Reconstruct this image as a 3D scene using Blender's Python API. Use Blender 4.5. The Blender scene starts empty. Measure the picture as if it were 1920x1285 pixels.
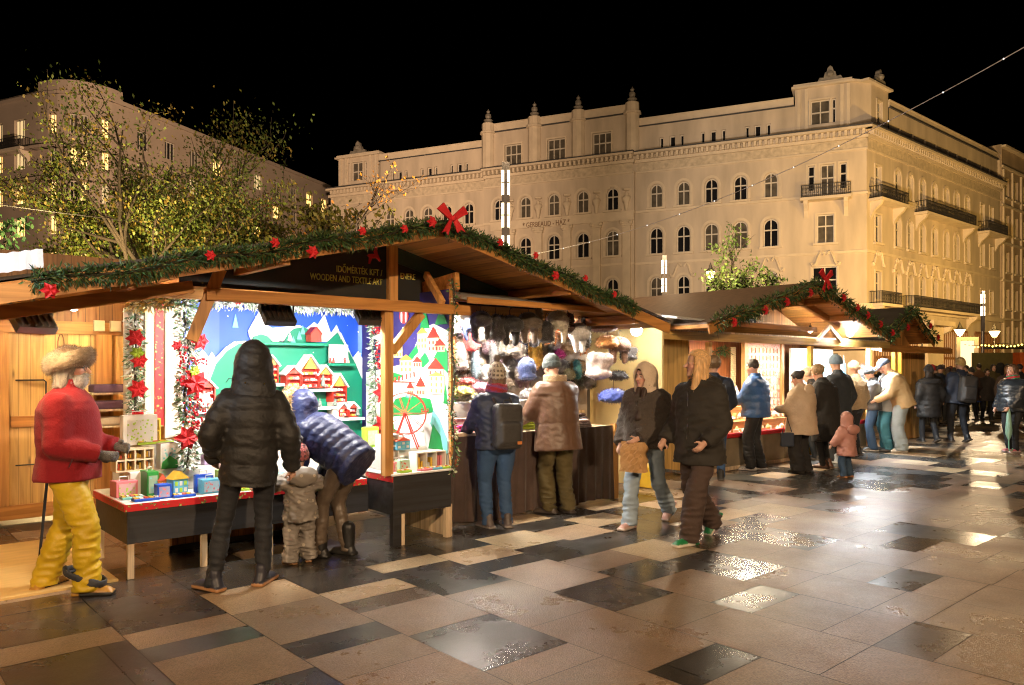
import bpy, bmesh, math, random
import numpy as np
from mathutils import Vector, Matrix, Euler
random.seed(7); np.random.seed(7)
SC = bpy.context.scene
COL = SC.collection
PI = math.pi
rad = math.radians

# ------------------------------------------------------------------ frame of the market row
OX, OY = -3.0, 5.97
ANG = rad(41.6)
U = (math.cos(ANG), math.sin(ANG)); W = (-U[1], U[0])
def SP(s, d, z=0.0):
    return Vector((OX + U[0]*s + W[0]*d, OY + U[1]*s + W[1]*d, z))

# ------------------------------------------------------------------ materials
MATS = {}
def nodes_of(m):
    m.use_nodes = True
    return m.node_tree.nodes, m.node_tree.links
def mat(name, col, rough=.6, metal=0., var=.18, vscale=6., bump=0., bscale=30., stretch=(1, 1, 1), emit=None, estr=0., attr=None,
        coat=0., sheen=0., trans=0., spec=.5):
    """procedural principled material; colour wanders by noise, optional bump, optional per-vertex tint"""
    if name in MATS: return MATS[name]
    m = bpy.data.materials.new(name); N, L = nodes_of(m)
    b = N['Principled BSDF']
    b.inputs['Roughness'].default_value = rough; b.inputs['Metallic'].default_value = metal
    b.inputs['Specular IOR Level'].default_value = spec
    b.inputs['Coat Weight'].default_value = coat; b.inputs['Coat Roughness'].default_value = .15
    b.inputs['Sheen Weight'].default_value = sheen
    b.inputs['Transmission Weight'].default_value = trans
    tc = N.new('ShaderNodeTexCoord'); mp = N.new('ShaderNodeMapping'); mp.inputs['Scale'].default_value = stretch
    L.new(tc.outputs['Object'], mp.inputs['Vector'])
    if attr:
        a = N.new('ShaderNodeAttribute'); a.attribute_name = attr; src = a.outputs['Color']
    else:
        r = N.new('ShaderNodeRGB'); r.outputs[0].default_value = (*col, 1); src = r.outputs[0]
    if var > 0:
        n = N.new('ShaderNodeTexNoise'); n.inputs['Scale'].default_value = vscale; n.inputs['Detail'].default_value = 5
        L.new(mp.outputs[0], n.inputs['Vector'])
        mr = N.new('ShaderNodeMapRange'); mr.inputs['From Min'].default_value = .25; mr.inputs['From Max'].default_value = .75
        mr.inputs['To Min'].default_value = 1 - var; mr.inputs['To Max'].default_value = 1 + var
        L.new(n.outputs['Fac'], mr.inputs['Value'])
        mx = N.new('ShaderNodeVectorMath'); mx.operation = 'SCALE'
        L.new(src, mx.inputs[0]); L.new(mr.outputs[0], mx.inputs['Scale'])
        L.new(mx.outputs[0], b.inputs['Base Color'])
    else:
        L.new(src, b.inputs['Base Color'])
    if bump > 0:
        n2 = N.new('ShaderNodeTexNoise'); n2.inputs['Scale'].default_value = bscale; n2.inputs['Detail'].default_value = 4
        L.new(mp.outputs[0], n2.inputs['Vector'])
        bp = N.new('ShaderNodeBump'); bp.inputs['Strength'].default_value = bump; bp.inputs['Distance'].default_value = .02
        L.new(n2.outputs['Fac'], bp.inputs['Height']); L.new(bp.outputs[0], b.inputs['Normal'])
    if emit:
        b.inputs['Emission Color'].default_value = (*emit, 1); b.inputs['Emission Strength'].default_value = estr
    MATS[name] = m
    return m

def wood(name, col, axis='z', rough=.5, plank=0.):
    """boards: long grain, knots, and dark seams every `plank` metres across the grain"""
    if name in MATS: return MATS[name]
    m = bpy.data.materials.new(name); N, L = nodes_of(m); b = N['Principled BSDF']
    tc = N.new('ShaderNodeTexCoord'); mp = N.new('ShaderNodeMapping')
    sc = {'x': (1.2, 22, 22), 'y': (22, 1.2, 22), 'z': (22, 22, 1.2)}[axis]
    mp.inputs['Scale'].default_value = sc; L.new(tc.outputs['Object'], mp.inputs['Vector'])
    n = N.new('ShaderNodeTexNoise'); n.inputs['Scale'].default_value = 1.; n.inputs['Detail'].default_value = 6; n.inputs['Distortion'].default_value = .6
    L.new(mp.outputs[0], n.inputs['Vector'])
    cr = N.new('ShaderNodeValToRGB')
    cr.color_ramp.elements[0].position = .3; cr.color_ramp.elements[0].color = (col[0]*.62, col[1]*.55, col[2]*.5, 1)
    cr.color_ramp.elements[1].position = .62; cr.color_ramp.elements[1].color = (min(1, col[0]*1.12), min(1, col[1]*1.12), min(1, col[2]*1.15), 1)
    L.new(n.outputs['Fac'], cr.inputs['Fac'])
    # knots
    mp2 = N.new('ShaderNodeMapping'); s2 = {'x': (1.2, 5, 5), 'y': (5, 1.2, 5), 'z': (5, 5, 1.2)}[axis]; mp2.inputs['Scale'].default_value = s2
    L.new(tc.outputs['Object'], mp2.inputs['Vector'])
    v = N.new('ShaderNodeTexVoronoi'); v.inputs['Scale'].default_value = 1.6; L.new(mp2.outputs[0], v.inputs['Vector'])
    mr = N.new('ShaderNodeMapRange'); mr.inputs['From Min'].default_value = .03; mr.inputs['From Max'].default_value = .14
    mr.inputs['To Min'].default_value = .35; mr.inputs['To Max'].default_value = 1.; L.new(v.outputs['Distance'], mr.inputs['Value'])
    mx = N.new('ShaderNodeVectorMath'); mx.operation = 'SCALE'; L.new(cr.outputs[0], mx.inputs[0]); L.new(mr.outputs[0], mx.inputs['Scale'])
    out = mx.outputs[0]
    if plank > 0:
        sp = N.new('ShaderNodeSeparateXYZ'); L.new(tc.outputs['Object'], sp.inputs[0])
        a = {'z': 'X', 'x': 'Z', 'y': 'X'}[axis]
        dv = N.new('ShaderNodeMath'); dv.operation = 'DIVIDE'; dv.inputs[1].default_value = plank; L.new(sp.outputs[a], dv.inputs[0])
        fr = N.new('ShaderNodeMath'); fr.operation = 'FRACT'; L.new(dv.outputs[0], fr.inputs[0])
        lt = N.new('ShaderNodeMath'); lt.operation = 'GREATER_THAN'; lt.inputs[1].default_value = .045; L.new(fr.outputs[0], lt.inputs[0])
        fl = N.new('ShaderNodeMath'); fl.operation = 'FLOOR'; L.new(dv.outputs[0], fl.inputs[0])
        wn = N.new('ShaderNodeTexWhiteNoise'); wn.noise_dimensions = '1D'; L.new(fl.outputs[0], wn.inputs['W'])
        m1 = N.new('ShaderNodeMapRange'); m1.inputs['To Min'].default_value = .72; m1.inputs['To Max'].default_value = 1.1; L.new(wn.outputs['Value'], m1.inputs['Value'])
        m2 = N.new('ShaderNodeMath'); m2.operation = 'MULTIPLY'; L.new(m1.outputs[0], m2.inputs[0])
        m3 = N.new('ShaderNodeMapRange'); m3.inputs['To Min'].default_value = .3; m3.inputs['To Max'].default_value = 1.; L.new(lt.outputs[0], m3.inputs['Value'])
        L.new(m3.outputs[0], m2.inputs[1])
        mx2 = N.new('ShaderNodeVectorMath'); mx2.operation = 'SCALE'; L.new(out, mx2.inputs[0]); L.new(m2.outputs[0], mx2.inputs['Scale']); out = mx2.outputs[0]
    L.new(out, b.inputs['Base Color']); b.inputs['Roughness'].default_value = rough
    bp = N.new('ShaderNodeBump'); bp.inputs['Strength'].default_value = .15; bp.inputs['Distance'].default_value = .01
    L.new(n.outputs['Fac'], bp.inputs['Height']); L.new(bp.outputs[0], b.inputs['Normal'])
    MATS[name] = m
    return m

def glow(name, col, strength):
    if name in MATS: return MATS[name]
    m = bpy.data.materials.new(name); N, L = nodes_of(m)
    N.remove(N['Principled BSDF']); e = N.new('ShaderNodeEmission'); e.inputs[0].default_value = (*col, 1); e.inputs[1].default_value = strength
    L.new(e.outputs[0], N['Material Output'].inputs[0]); MATS[name] = m
    return m

# ------------------------------------------------------------------ objects
def tag(o, label=None, cat=None, group=None, kind=None):
    if label: o['label'] = label
    if cat: o['category'] = cat
    if group: o['group'] = group
    if kind: o['kind'] = kind
    return o
def empty(name, loc, rz, label, cat, group=None):
    o = bpy.data.objects.new(name, None); COL.objects.link(o); o.empty_display_size = .1
    o.location = loc; o.rotation_euler = (0, 0, rz)
    return tag(o, label, cat, group)
def sthing(name, s, d, z, label, cat, group=None, rot=0.):
    """a thing standing at (s, d) of the market row, turned with the row"""
    return empty(name, SP(s, d, z), ANG + rot, label, cat, group)

class MB:
    def __init__(self): self.v = []; self.f = []; self.c = []; self.mi = []
    def vert(self, p): self.v.append(tuple(p)); return len(self.v)-1
    def poly(self, pts, mi=0, c=None):
        k = len(self.v); self.v += [tuple(p) for p in pts]; self.f.append(tuple(range(k, k+len(pts)))); self.mi.append(mi); self.c.append(c)
    def box(self, x0, x1, y0, y1, z0, z1, mi=0, c=None, M=None):
        p = [(x, y, z) for z in (z0, z1) for y in (y0, y1) for x in (x0, x1)]
        if M is not None: p = [tuple(M @ Vector(q)) for q in p]
        k = len(self.v); self.v += p
        for f in ((0, 2, 3, 1), (4, 5, 7, 6), (0, 1, 5, 4), (2, 6, 7, 3), (0, 4, 6, 2), (1, 3, 7, 5)):
            self.f.append(tuple(k+i for i in f)); self.mi.append(mi); self.c.append(c)
    def bar(self, a, b, w, h=None, mi=0, c=None, up=(0, 0, 1)):
        """square bar from a to b"""
        a = Vector(a); b = Vector(b); h = h or w; d = (b-a).normalized(); up = Vector(up)
        if abs(d.dot(up)) > .98: up = Vector((1, 0, 0))
        x = d.cross(up).normalized(); y = x.cross(d)
        M = Matrix((( *x, ), ( *d, ), ( *y, ))).transposed().to_4x4(); M.translation = a
        self.box(-w/2, w/2, 0, (b-a).length, -h/2, h/2, mi, c, M)
    def tube(self, pts, r, n=6, mi=0, c=None, cap=True):
        pts = [Vector(p) for p in pts]
        rs = r if isinstance(r, (list, tuple)) else [r]*len(pts)
        k = len(self.v); ref = Vector((.31, .2, .93))
        for i, p in enumerate(pts):
            d = (pts[min(i+1, len(pts)-1)] - pts[max(i-1, 0)]).normalized()
            x = d.cross(ref)
            if x.length < .05: x = d.cross(Vector((1, 0, 0)))
            x.normalize(); y = d.cross(x)
            for j in range(n):
                a = 2*PI*j/n; self.v.append(tuple(p + (x*math.cos(a) + y*math.sin(a))*rs[i]))
        for i in range(len(pts)-1):
            for j in range(n):
                j2 = (j+1) % n
                self.f.append((k+i*n+j, k+i*n+j2, k+(i+1)*n+j2, k+(i+1)*n+j)); self.mi.append(mi); self.c.append(c)
        if cap:
            self.f.append(tuple(k+j for j in reversed(range(n)))); self.mi.append(mi); self.c.append(c)
            e = k+(len(pts)-1)*n; self.f.append(tuple(e+j for j in range(n))); self.mi.append(mi); self.c.append(c)
    def lathe(self, prof, n=12, cx=0, cy=0, mi=0, c=None):
        k = len(self.v)
        for r, z in prof:
            for j in range(n): a = 2*PI*j/n; self.v.append((cx+r*math.cos(a), cy+r*math.sin(a), z))
        for i in range(len(prof)-1):
            for j in range(n):
                j2 = (j+1) % n
                self.f.append((k+i*n+j, k+i*n+j2, k+(i+1)*n+j2, k+(i+1)*n+j)); self.mi.append(mi); self.c.append(c)
    def prism(self, pts, axis_vec, mi=0, c=None):
        """polygon pts (3d) extruded by axis_vec"""
        n = len(pts); a = Vector(axis_vec); k = len(self.v)
        self.v += [tuple(p) for p in pts] + [tuple(Vector(p)+a) for p in pts]
        F = [tuple(range(k, k+n)), tuple(reversed(range(k+n, k+2*n)))] + [(k+i, k+n+i, k+n+(i+1) % n, k+(i+1) % n) for i in range(n)]
        self.f += F; self.mi += [mi]*len(F); self.c += [c]*len(F)
    def build(self, name, mats, parent=None, smooth=False, bevel=0., fixn=True):
        me = bpy.data.meshes.new(name); me.from_pydata(self.v, [], self.f)
        if not isinstance(mats, (list, tuple)): mats = [mats]
        for m in mats: me.materials.append(m)
        me.polygons.foreach_set('material_index', self.mi)
        if any(c is not None for c in self.c):
            at = me.attributes.new('tint', 'FLOAT_COLOR', 'FACE')
            arr = np.array([(*(c or (1, 1, 1)), 1.) for c in self.c], dtype=np.float32)
            at.data.foreach_set('color', arr.ravel())
        if fixn:
            bm = bmesh.new(); bm.from_mesh(me); bmesh.ops.recalc_face_normals(bm, faces=bm.faces); bm.to_mesh(me); bm.free()
        if smooth: me.polygons.foreach_set('use_smooth', [True]*len(me.polygons))
        me.update()
        o = bpy.data.objects.new(name, me); COL.objects.link(o)
        if parent is not None: o.parent = parent
        if bevel > 0:
            bv = o.modifiers.new('edge', 'BEVEL'); bv.width = bevel; bv.segments = 2; bv.limit_method = 'ANGLE'
        return o

def npmesh(name, v, f, mats, parent=None, col=None, smooth=True):
    me = bpy.data.meshes.new(name); me.from_pydata(np.asarray(v).tolist(), [], [tuple(q) for q in (f.tolist() if hasattr(f, 'tolist') else f)])
    if not isinstance(mats, (list, tuple)): mats = [mats]
    for m in mats: me.materials.append(m)
    if col is not None:
        at = me.attributes.new('tint', 'FLOAT_COLOR', 'POINT')
        a = np.ones((len(v), 4), np.float32); a[:, :3] = col; at.data.foreach_set('color', a.ravel())
    if smooth: me.polygons.foreach_set('use_smooth', [True]*len(me.polygons))
    me.update(); o = bpy.data.objects.new(name, me); COL.objects.link(o)
    if parent is not None: o.parent = parent
    return o

def text_mesh(name, body, size, m, parent, loc, rot, extrude=.004, align='LEFT', xs=1.):
    cu = bpy.data.curves.new(name, 'FONT'); cu.body = body; cu.size = size; cu.extrude = extrude; cu.align_x = align; cu.resolution_u = 3
    t = bpy.data.objects.new(name, cu); COL.objects.link(t)
    dg = bpy.context.evaluated_depsgraph_get(); me = bpy.data.meshes.new_from_object(t.evaluated_get(dg))
    bpy.data.objects.remove(t); bpy.data.curves.remove(cu)
    me.materials.clear(); me.materials.append(m)
    o = bpy.data.objects.new(name, me); COL.objects.link(o); o.parent = parent; o.location = loc; o.rotation_euler = rot; o.scale = (xs, 1, 1)
    return o

# ------------------------------------------------------------------ implicit surfaces -> mesh (surface nets)
def snet(f, lo, hi, h):
    lo = np.asarray(lo, np.float32); hi = np.asarray(hi, np.float32)
    n = np.maximum(np.ceil((hi-lo)/h).astype(int)+1, 3)
    ax = [lo[i] + h*np.arange(n[i], dtype=np.float32) for i in range(3)]
    P = np.stack(np.meshgrid(*ax, indexing='ij'), -1)
    D = f(P.reshape(-1, 3)).reshape(n).astype(np.float32)
    for a in range(3):                                   # close the surface at the box
        sl = [slice(None)]*3; sl[a] = 0; D[tuple(sl)] = np.maximum(D[tuple(sl)], 1e-4); sl[a] = -1; D[tuple(sl)] = np.maximum(D[tuple(sl)], 1e-4)
    S = D < 0
    m = n-1
    acc = np.zeros((*m, 3), np.float32); cnt = np.zeros(m, np.float32)
    offs = [(i, j, k) for i in (0, 1) for j in (0, 1) for k in (0, 1)]
    def sub(A, o): return A[o[0]:o[0]+m[0], o[1]:o[1]+m[1], o[2]:o[2]+m[2]]
    for a in offs:
        for axis in range(3):
            if a[axis]: continue
            b = list(a); b[axis] = 1
            sa, sb = sub(S, a), sub(S, b); x = sa != sb
            if not x.any(): continue
            da, db = sub(D, a)[x], sub(D, b)[x]; t = da/(da-db)
            p = np.zeros((len(t), 3), np.float32); p[:] = a; p[:, axis] = t
            acc[x] += p; cnt[x] += 1
    act = cnt > 0; idx = -np.ones(m, int); idx[act] = np.arange(act.sum())
    ijk = np.argwhere(act)
    V = lo + h*(ijk + acc[act]/cnt[act][:, None])
    F = []
    for axis in range(3):
        b, c = (axis+1) % 3, (axis+2) % 3
        s0 = [slice(1, -1)]*3; s0[axis] = slice(0, -1); s1 = list(s0); s1[axis] = slice(1, None)
        A, B = S[tuple(s0)], S[tuple(s1)]
        for flip in (False, True):
            e = np.argwhere(A & ~B) if not flip else np.argwhere(~A & B)
            if not len(e): continue
            o = np.zeros(3, int); o[b] = 1; o[c] = 1; e = e + o
            q = []
            for db, dc in ((-1, -1), (0, -1), (0, 0), (-1, 0)):
                g = e.copy(); g[:, b] += db; g[:, c] += dc; q.append(idx[g[:, 0], g[:, 1], g[:, 2]])
            q = np.stack(q, -1)
            F.append(q[:, ::-1] if flip else q)
    F = np.concatenate(F) if F else np.zeros((0, 4), int)
    F = F[(F >= 0).all(1)]
    return V, F

def cap(P, a, b, ra, rb):
    a = np.asarray(a, np.float32); b = np.asarray(b, np.float32); d = b-a; t = np.clip(((P-a)@d)/max(float(d@d), 1e-9), 0, 1)
    return np.linalg.norm(P-a-t[:, None]*d, axis=1) - (ra+(rb-ra)*t)
def capt(P, a, b):
    a = np.asarray(a, np.float32); b = np.asarray(b, np.float32); d = b-a; t = np.clip(((P-a)@d)/max(float(d@d), 1e-9), 0, 1)
    return np.linalg.norm(P-a-t[:, None]*d, axis=1), t
def ell(P, c, r):
    q = (P-np.asarray(c, np.float32))/np.asarray(r, np.float32); return (np.linalg.norm(q, axis=1)-1)*min(r)
def smin(a, b, k):
    h = np.clip(.5+.5*(b-a)/k, 0, 1); return b*(1-h)+a*h-k*h*(1-h)
def rbox(P, c, r, e):
    q = np.abs(P-np.asarray(c, np.float32))-np.asarray(r, np.float32)+e
    return np.linalg.norm(np.maximum(q, 0), axis=1)+np.minimum(q.max(1), 0)-e
def loft(P, tab, puff=None):
    """tab rows: z, half-width, half-depth, y-offset"""
    T = np.asarray(tab, np.float32); z = P[:, 2]
    a = np.interp(z, T[:, 0], T[:, 1]); b = np.interp(z, T[:, 0], T[:, 2]); y0 = np.interp(z, T[:, 0], T[:, 3])
    if puff:
        g = puff[1]*(np.abs(np.sin(PI*z/puff[0]))**.6-.6); a = a+g; b = b+g
    q = np.sqrt((P[:, 0]/a)**2+((P[:, 1]-y0)/b)**2)
    d = (q-1)*np.minimum(a, b)
    return np.maximum(d, np.maximum(T[0, 0]-z, z-T[-1, 0]))
def wob(P, f, ph=0.):
    x, y, z = P[:, 0]*f, P[:, 1]*f, P[:, 2]*f
    return (np.sin(x*1.0+1.7*np.sin(z*.8+ph)+ph)+np.sin(y*1.3+1.1*z+2*ph)+np.sin(z*1.6+.9*x-1.2*y+ph*3))/3
def vnormals(V, F):
    n = np.zeros_like(V); a, b, c, d = (V[F[:, i]] for i in range(4)); fn = np.cross(c-a, d-b)
    for i in range(4): np.add.at(n, F[:, i], fn)
    return n/(np.linalg.norm(n, axis=1, keepdims=True)+1e-9)
def fuzz(V, F, C, n, ln, droop=.4, wid=.005, rng=None, mask=None):
    """thin hair blades on a surface; returns joined V, F(list), C"""
    rng = rng or np.random.default_rng(3)
    N = vnormals(V, F); ids = np.arange(len(V)) if mask is None else np.where(mask)[0]
    i = rng.choice(ids, n); p = V[i]; nn = N[i]
    dv = nn + rng.normal(0, .35, (n, 3)); dv[:, 2] -= droop; dv /= np.linalg.norm(dv, axis=1, keepdims=True)
    sd = np.cross(dv, rng.normal(0, 1, (n, 3))); sd /= np.linalg.norm(sd, axis=1, keepdims=True)+1e-9
    l = ln*rng.uniform(.5, 1.2, (n, 1)); k = len(V)
    nv = np.concatenate([p-sd*wid-nn*.004, p+sd*wid-nn*.004, p+dv*l]); t = np.arange(n)
    nf = np.stack([k+t, k+n+t, k+2*n+t], -1)
    cc = C[i]*rng.uniform(.75, 1.35, (n, 1))
    return np.concatenate([V, nv]), [tuple(q) for q in F.tolist()]+[tuple(q) for q in nf.tolist()], np.concatenate([C, cc, cc, cc])
ORD = ['first', 'second', 'third', 'fourth', 'fifth', 'sixth', 'seventh', 'eighth', 'ninth', 'tenth', 'eleventh', 'twelfth']
# ------------------------------------------------------------------ people
def cloth(name, col, rough=.8, bump=.5, bscale=9., sheen=.03, var=.15):
    return mat('cloth_'+name, col, rough=rough, bump=bump, bscale=bscale, sheen=sheen, var=var, vscale=5)
SKIN = mat('skin', (1, 1, 1), rough=.5, attr='tint', var=.08, vscale=20)
TINT_SOFT = mat('hair_fibre', (1, 1, 1), rough=.55, attr='tint', var=.25, vscale=60, bump=.5, bscale=70, stretch=(1, 1, .12))
FUR = mat('fur_fibre', (1, 1, 1), rough=.7, attr='tint', var=.3, vscale=40, sheen=.3)
KNIT = mat('knit_wool', (1, 1, 1), rough=.9, attr='tint', var=.15, vscale=30, bump=.8, bscale=140, sheen=.2)
SHOE = mat('shoe_leather', (1, 1, 1), rough=.45, attr='tint', var=.15, vscale=20)
SKINC = np.array((.56, .33, .24)); 
def R3(rx, ry, rz):
    return np.array(Euler((rx, ry, rz), 'XYZ').to_matrix(), np.float32)
def ik(a, b, l1, l2, hint):
    a = np.array(a, float); b = np.array(b, float); d = b-a; L = np.linalg.norm(d)
    if L > (l1+l2)*.995: b = a+d/L*(l1+l2)*.995; d = b-a; L = np.linalg.norm(d)
    x = (l1*l1-l2*l2+L*L)/(2*L); hh = math.sqrt(max(l1*l1-x*x, 0)); e = d/L
    hint = np.array(hint, float); hint -= e*(hint@e); hint /= np.linalg.norm(hint)+1e-9
    return a+e*x+hint*hh, b
NP = 0
def person(label, pos, face, H=1.72, wide=1., h=.016, lean=0., twist=0., roll=0., hl=None, hr=None, fl=(-.10, 0, 0), fr=(.10, 0, 0), flz=0., frz=0., drop=0., pz=None,
           jac=None, tro=None, shoe=((.05, .05, .05), (.1, .1, .1)), hyaw=0., hpitch=0., headk=1., hair=None, hat=None, hood=None, scarf=None, beard=None,
           gloves=None, skin=1., child=False, glasses=False, group=None, furtrim=None, lowcoat=None, open_front=None, seed=0):
    """face = direction looked along, degrees from +X; all numbers below are for a 1.75 m figure and scaled"""
    global NP; NP += 1; rng = np.random.default_rng(100+NP+seed); ph = NP*1.3
    k = H/1.75
    root = empty('person', (pos[0], pos[1], .004), rad(face-90), label, 'person', group)
    A = lambda *p: np.array(p, float)*k
    hipz = (.93-drop) if not child else .80-drop
    pelvis = A(0, 0, hipz+.04)
    Rb = R3(-rad(lean), rad(roll), rad(twist))
    up = lambda p: pelvis + Rb@(np.array(p)*k - np.array((0, 0, hipz+.04))*k)
    shz = 1.43 if not child else 1.26
    sw = (.170 if not child else .18)*wide
    nk = up((0, 0, shz+.06)); 
    sL, sR = up((-sw, 0, shz-.05)), up((sw, 0, shz-.05))
    Lu, Lf = (.30*k, .27*k) if not child else (.24*k, .22*k)
    hl = up((-.27, .06, .86)) if hl is None else A(*hl)
    hr = up((.27, .06, .86)) if hr is None else A(*hr)
    back = Rb@np.array((0, -1, -.3))
    eL, hl = ik(sL, hl, Lu, Lf, back+np.array((-.5, 0, 0))); eR, hr = ik(sR, hr, Lu, Lf, back+np.array((.5, 0, 0)))
    aL = A(fl[0], fl[1], .085+fl[2]); aR = A(fr[0], fr[1], .085+fr[2])
    hpL, hpR = A(-.095*wide, 0, hipz), A(.095*wide, 0, hipz)
    Lt, Lc = (.435*k, .425*k) if not child else (.37*k, .36*k)
    kL, aL = ik(hpL, aL, Lt, Lc, (-.1, 1, 0)); kR, aR = ik(hpR, aR, Lt, Lc, (.1, 1, 0))
    hk = k*headk
    Rh = R3(-rad(hpitch+lean*.55), 0, rad(hyaw+twist))
    hc = nk + Rh@(np.array((0, .025, .125))*hk) + np.array((0, 0, .02*hk))
    HQ = lambda P: (P-hc.astype(np.float32))@Rh.astype(np.float32)/hk     # head space (metres of a 1.75 m adult)
    TQ = lambda P: ((P-pelvis.astype(np.float32))@Rb.astype(np.float32))/k+np.array((0, 0, hipz+.04), np.float32)
    def mk(name, f, lo, hi, m, colf=None, hh=None, par=root, fz=None, smooth=True):
        V, F = snet(f, lo, hi, hh or h)
        if not len(F): return None
        C = None
        if colf is not None: C = np.clip(colf(V), 0, 1)
        if fz:
            V, F, C = fuzz(V, F, C if C is not None else np.ones((len(V), 3)), *fz, rng=rng)
        return npmesh(name, V, F, m, par, C, smooth)
    pad = .30*k
    pts = np.array([sL, sR, eL, eR, hl, hr, nk, hc, pelvis, aL, aR, kL, kR])
    LO, HI = pts.min(0)-pad*.6, pts.max(0)+pad*.6; LO[2] = 0
    # ---------------- body: one continuous surface, head with features, five-fingered hands, slim limbs under the clothes
    def hand(P, wr, el, side):
        d = (wr-el); d /= np.linalg.norm(d); inn = np.array((-side, .25, 0.)); inn -= d*(inn@d); inn /= np.linalg.norm(inn)+1e-9; ac = np.cross(d, inn)
        kk = k*.95
        D = cap(P, wr, wr+d*.075*kk, .027*kk, .033*kk)
        for i, (o, L) in enumerate(((-.027, .062), (-.009, .074), (.010, .070), (.028, .055))):
            b = wr+d*.085*kk+ac*o*kk; c = b+(d*.7+inn*.25)*L*.6*kk; e = c+(d*.45+inn*.8)*L*.55*kk
            D = smin(D, np.minimum(cap(P, b, c, .0105*kk, .0095*kk), cap(P, c, e, .0095*kk, .008*kk)), .006*kk)
        t0 = wr+d*.03*kk-ac*.025*kk; t1 = t0+(d*.5+inn*.7-ac*.5)*.05*kk; t2 = t1+(d*.8+inn*.3)*.03*kk
        D = smin(D, np.minimum(cap(P, t0, t1, .014*kk, .011*kk), cap(P, t1, t2, .011*kk, .009*kk)), .008*kk)
        return D
    def fbody(P):
        q = HQ(P)
        D = ell(q, (0, -.012, .035), (.077, .098, .092))
        D = smin(D, ell(q, (0, .03, -.045), (.056, .062, .075)), .03)
        D = smin(D, cap(q, (0, .088, .012), (0, .117, -.024), .010, .0155), .012)
        D = smin(D, cap(q, (-.035, .074, .026), (.035, .074, .026), .014, .014), .012)
        D = smin(D, cap(q, (-.016, .085, -.062), (.016, .085, -.062), .009, .009), .01)
        D = smin(D, ell(q, (0, .078, -.098), (.024, .022, .022)), .02)
        D = smin(D, cap(q, (-.042, .060, -.02), (-.042, .058, -.022), .024, .024), .02); D = smin(D, cap(q, (.042, .060, -.02), (.042, .058, -.022), .024, .024), .02)
        for s in (-1, 1):
            D = smin(D, ell(q, (s*.078, -.005, -.005), (.012, .022, .034)), .006)
            D = np.maximum(D, -ell(q, (s*.032, .095, .006), (.014, .015, .010)))
            D = np.minimum(D, ell(q, (s*.032, .078, .006), (.0125, .0125, .0125)))
        D = D*hk
        D = smin(D, cap(P, nk-np.array((0, 0, .05*k)), hc-Rh@np.array((0, .02, .05))*hk, .054*k, .05*k), .03*k)
        D = smin(D, cap(P, pelvis, nk, .09*k, .05*k), .03*k)
        for s, e, w, sd in ((sL, eL, hl, -1), (sR, eR, hr, 1)):
            D = smin(D, np.minimum(cap(P, s, e, .04*k, .034*k), cap(P, e, w, .034*k, .024*k)), .02*k)
            D = smin(D, hand(P, w, e, sd), .012*k)
            D = smin(D, cap(P, nk-np.array((0, 0, .06*k)), s, .05*k, .04*k), .02*k)
        for a, b, c in ((hpL, kL, aL), (hpR, kR, aR)):
            D = smin(D, np.minimum(cap(P, a, b, .06*k, .045*k), cap(P, b, c, .045*k, .03*k)), .02*k)
        return D
    hcol = np.array(hair[1] if hair else (.1, .07, .05))
    def cbody(V):
        C = np.tile(SKINC*skin, (len(V), 1)); q = HQ(V)
        face = (q[:, 1] > .02) & (np.abs(q[:, 2]) < .2) & (np.abs(q[:, 0]) < .1)
        ch = np.exp(-((np.abs(q[:, 0])-.045)**2+(q[:, 2]+.02)**2)/.0008)*face
        C *= (1+ch[:, None]*np.array((.18, -.08, -.06)))
        lip = face & (np.abs(q[:, 2]+.062) < .010) & (np.abs(q[:, 0]) < .026) & (q[:, 1] > .07); C[lip] = np.array((.42, .14, .13))*skin
        eye = face & (((np.abs(q[:, 0])-.032)**2+(q[:, 2]-.006)**2) < .0125**2) & (q[:, 1] > .068); C[eye] = (.55, .52, .5)
        iris = face & (((np.abs(q[:, 0])-.032)**2+(q[:, 2]-.006)**2) < .0075**2) & (q[:, 1] > .08); C[iris] = (.04, .03, .025)
        br = face & (np.abs(q[:, 2]-.032) < .007) & (np.abs(np.abs(q[:, 0])-.034) < .021) & (q[:, 1] > .05); C[br] = hcol*.8
        return C
    mk('body', fbody, LO, HI, SKIN, cbody, hh=min(h, .013) if h < .02 else h)
    # ---------------- trousers
    T = tro or {}
    tm = T['m']; th = T.get('thigh', .088)*wide*k; kn = T.get('knee', .066)*k; an = T.get('ankle', .06)*k; tw = T.get('wob', .006)
    def ftro(P):
        D = ell(P, A(0, -.01, hipz), (.165*wide*k, .13*k*T.get('seat', 1), .13*k))
        for a, b, c in ((hpL, kL, aL), (hpR, kR, aR)):
            e = c.copy(); e[2] -= T.get('long', .03)*k
            leg = np.minimum(cap(P, a, b, th, kn), cap(P, b, e, kn, an))
            D = smin(D, leg, .03*k)
        D = D + wob(P, 13/k, ph)*tw*.8 + (np.abs(wob(P*np.array((.8, .8, 2.2), np.float32), 20/k, ph+2))-.35)*tw*2.4*np.clip(1.15-P[:, 2]/(.8*k), .25, 1)
        lo_z = min(aL[2], aR[2])
        return np.maximum(D, np.maximum(P[:, 2]-(hipz+.10)*k, .035*k-P[:, 2]))
    lo = np.min([hpL, hpR, kL, kR, aL, aR], 0)-.17*k; hi = np.max([hpL, hpR, kL, kR, aL, aR], 0)+.17*k; lo[2] = .0
    mk('trousers', ftro, lo, hi, tm)
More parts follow.
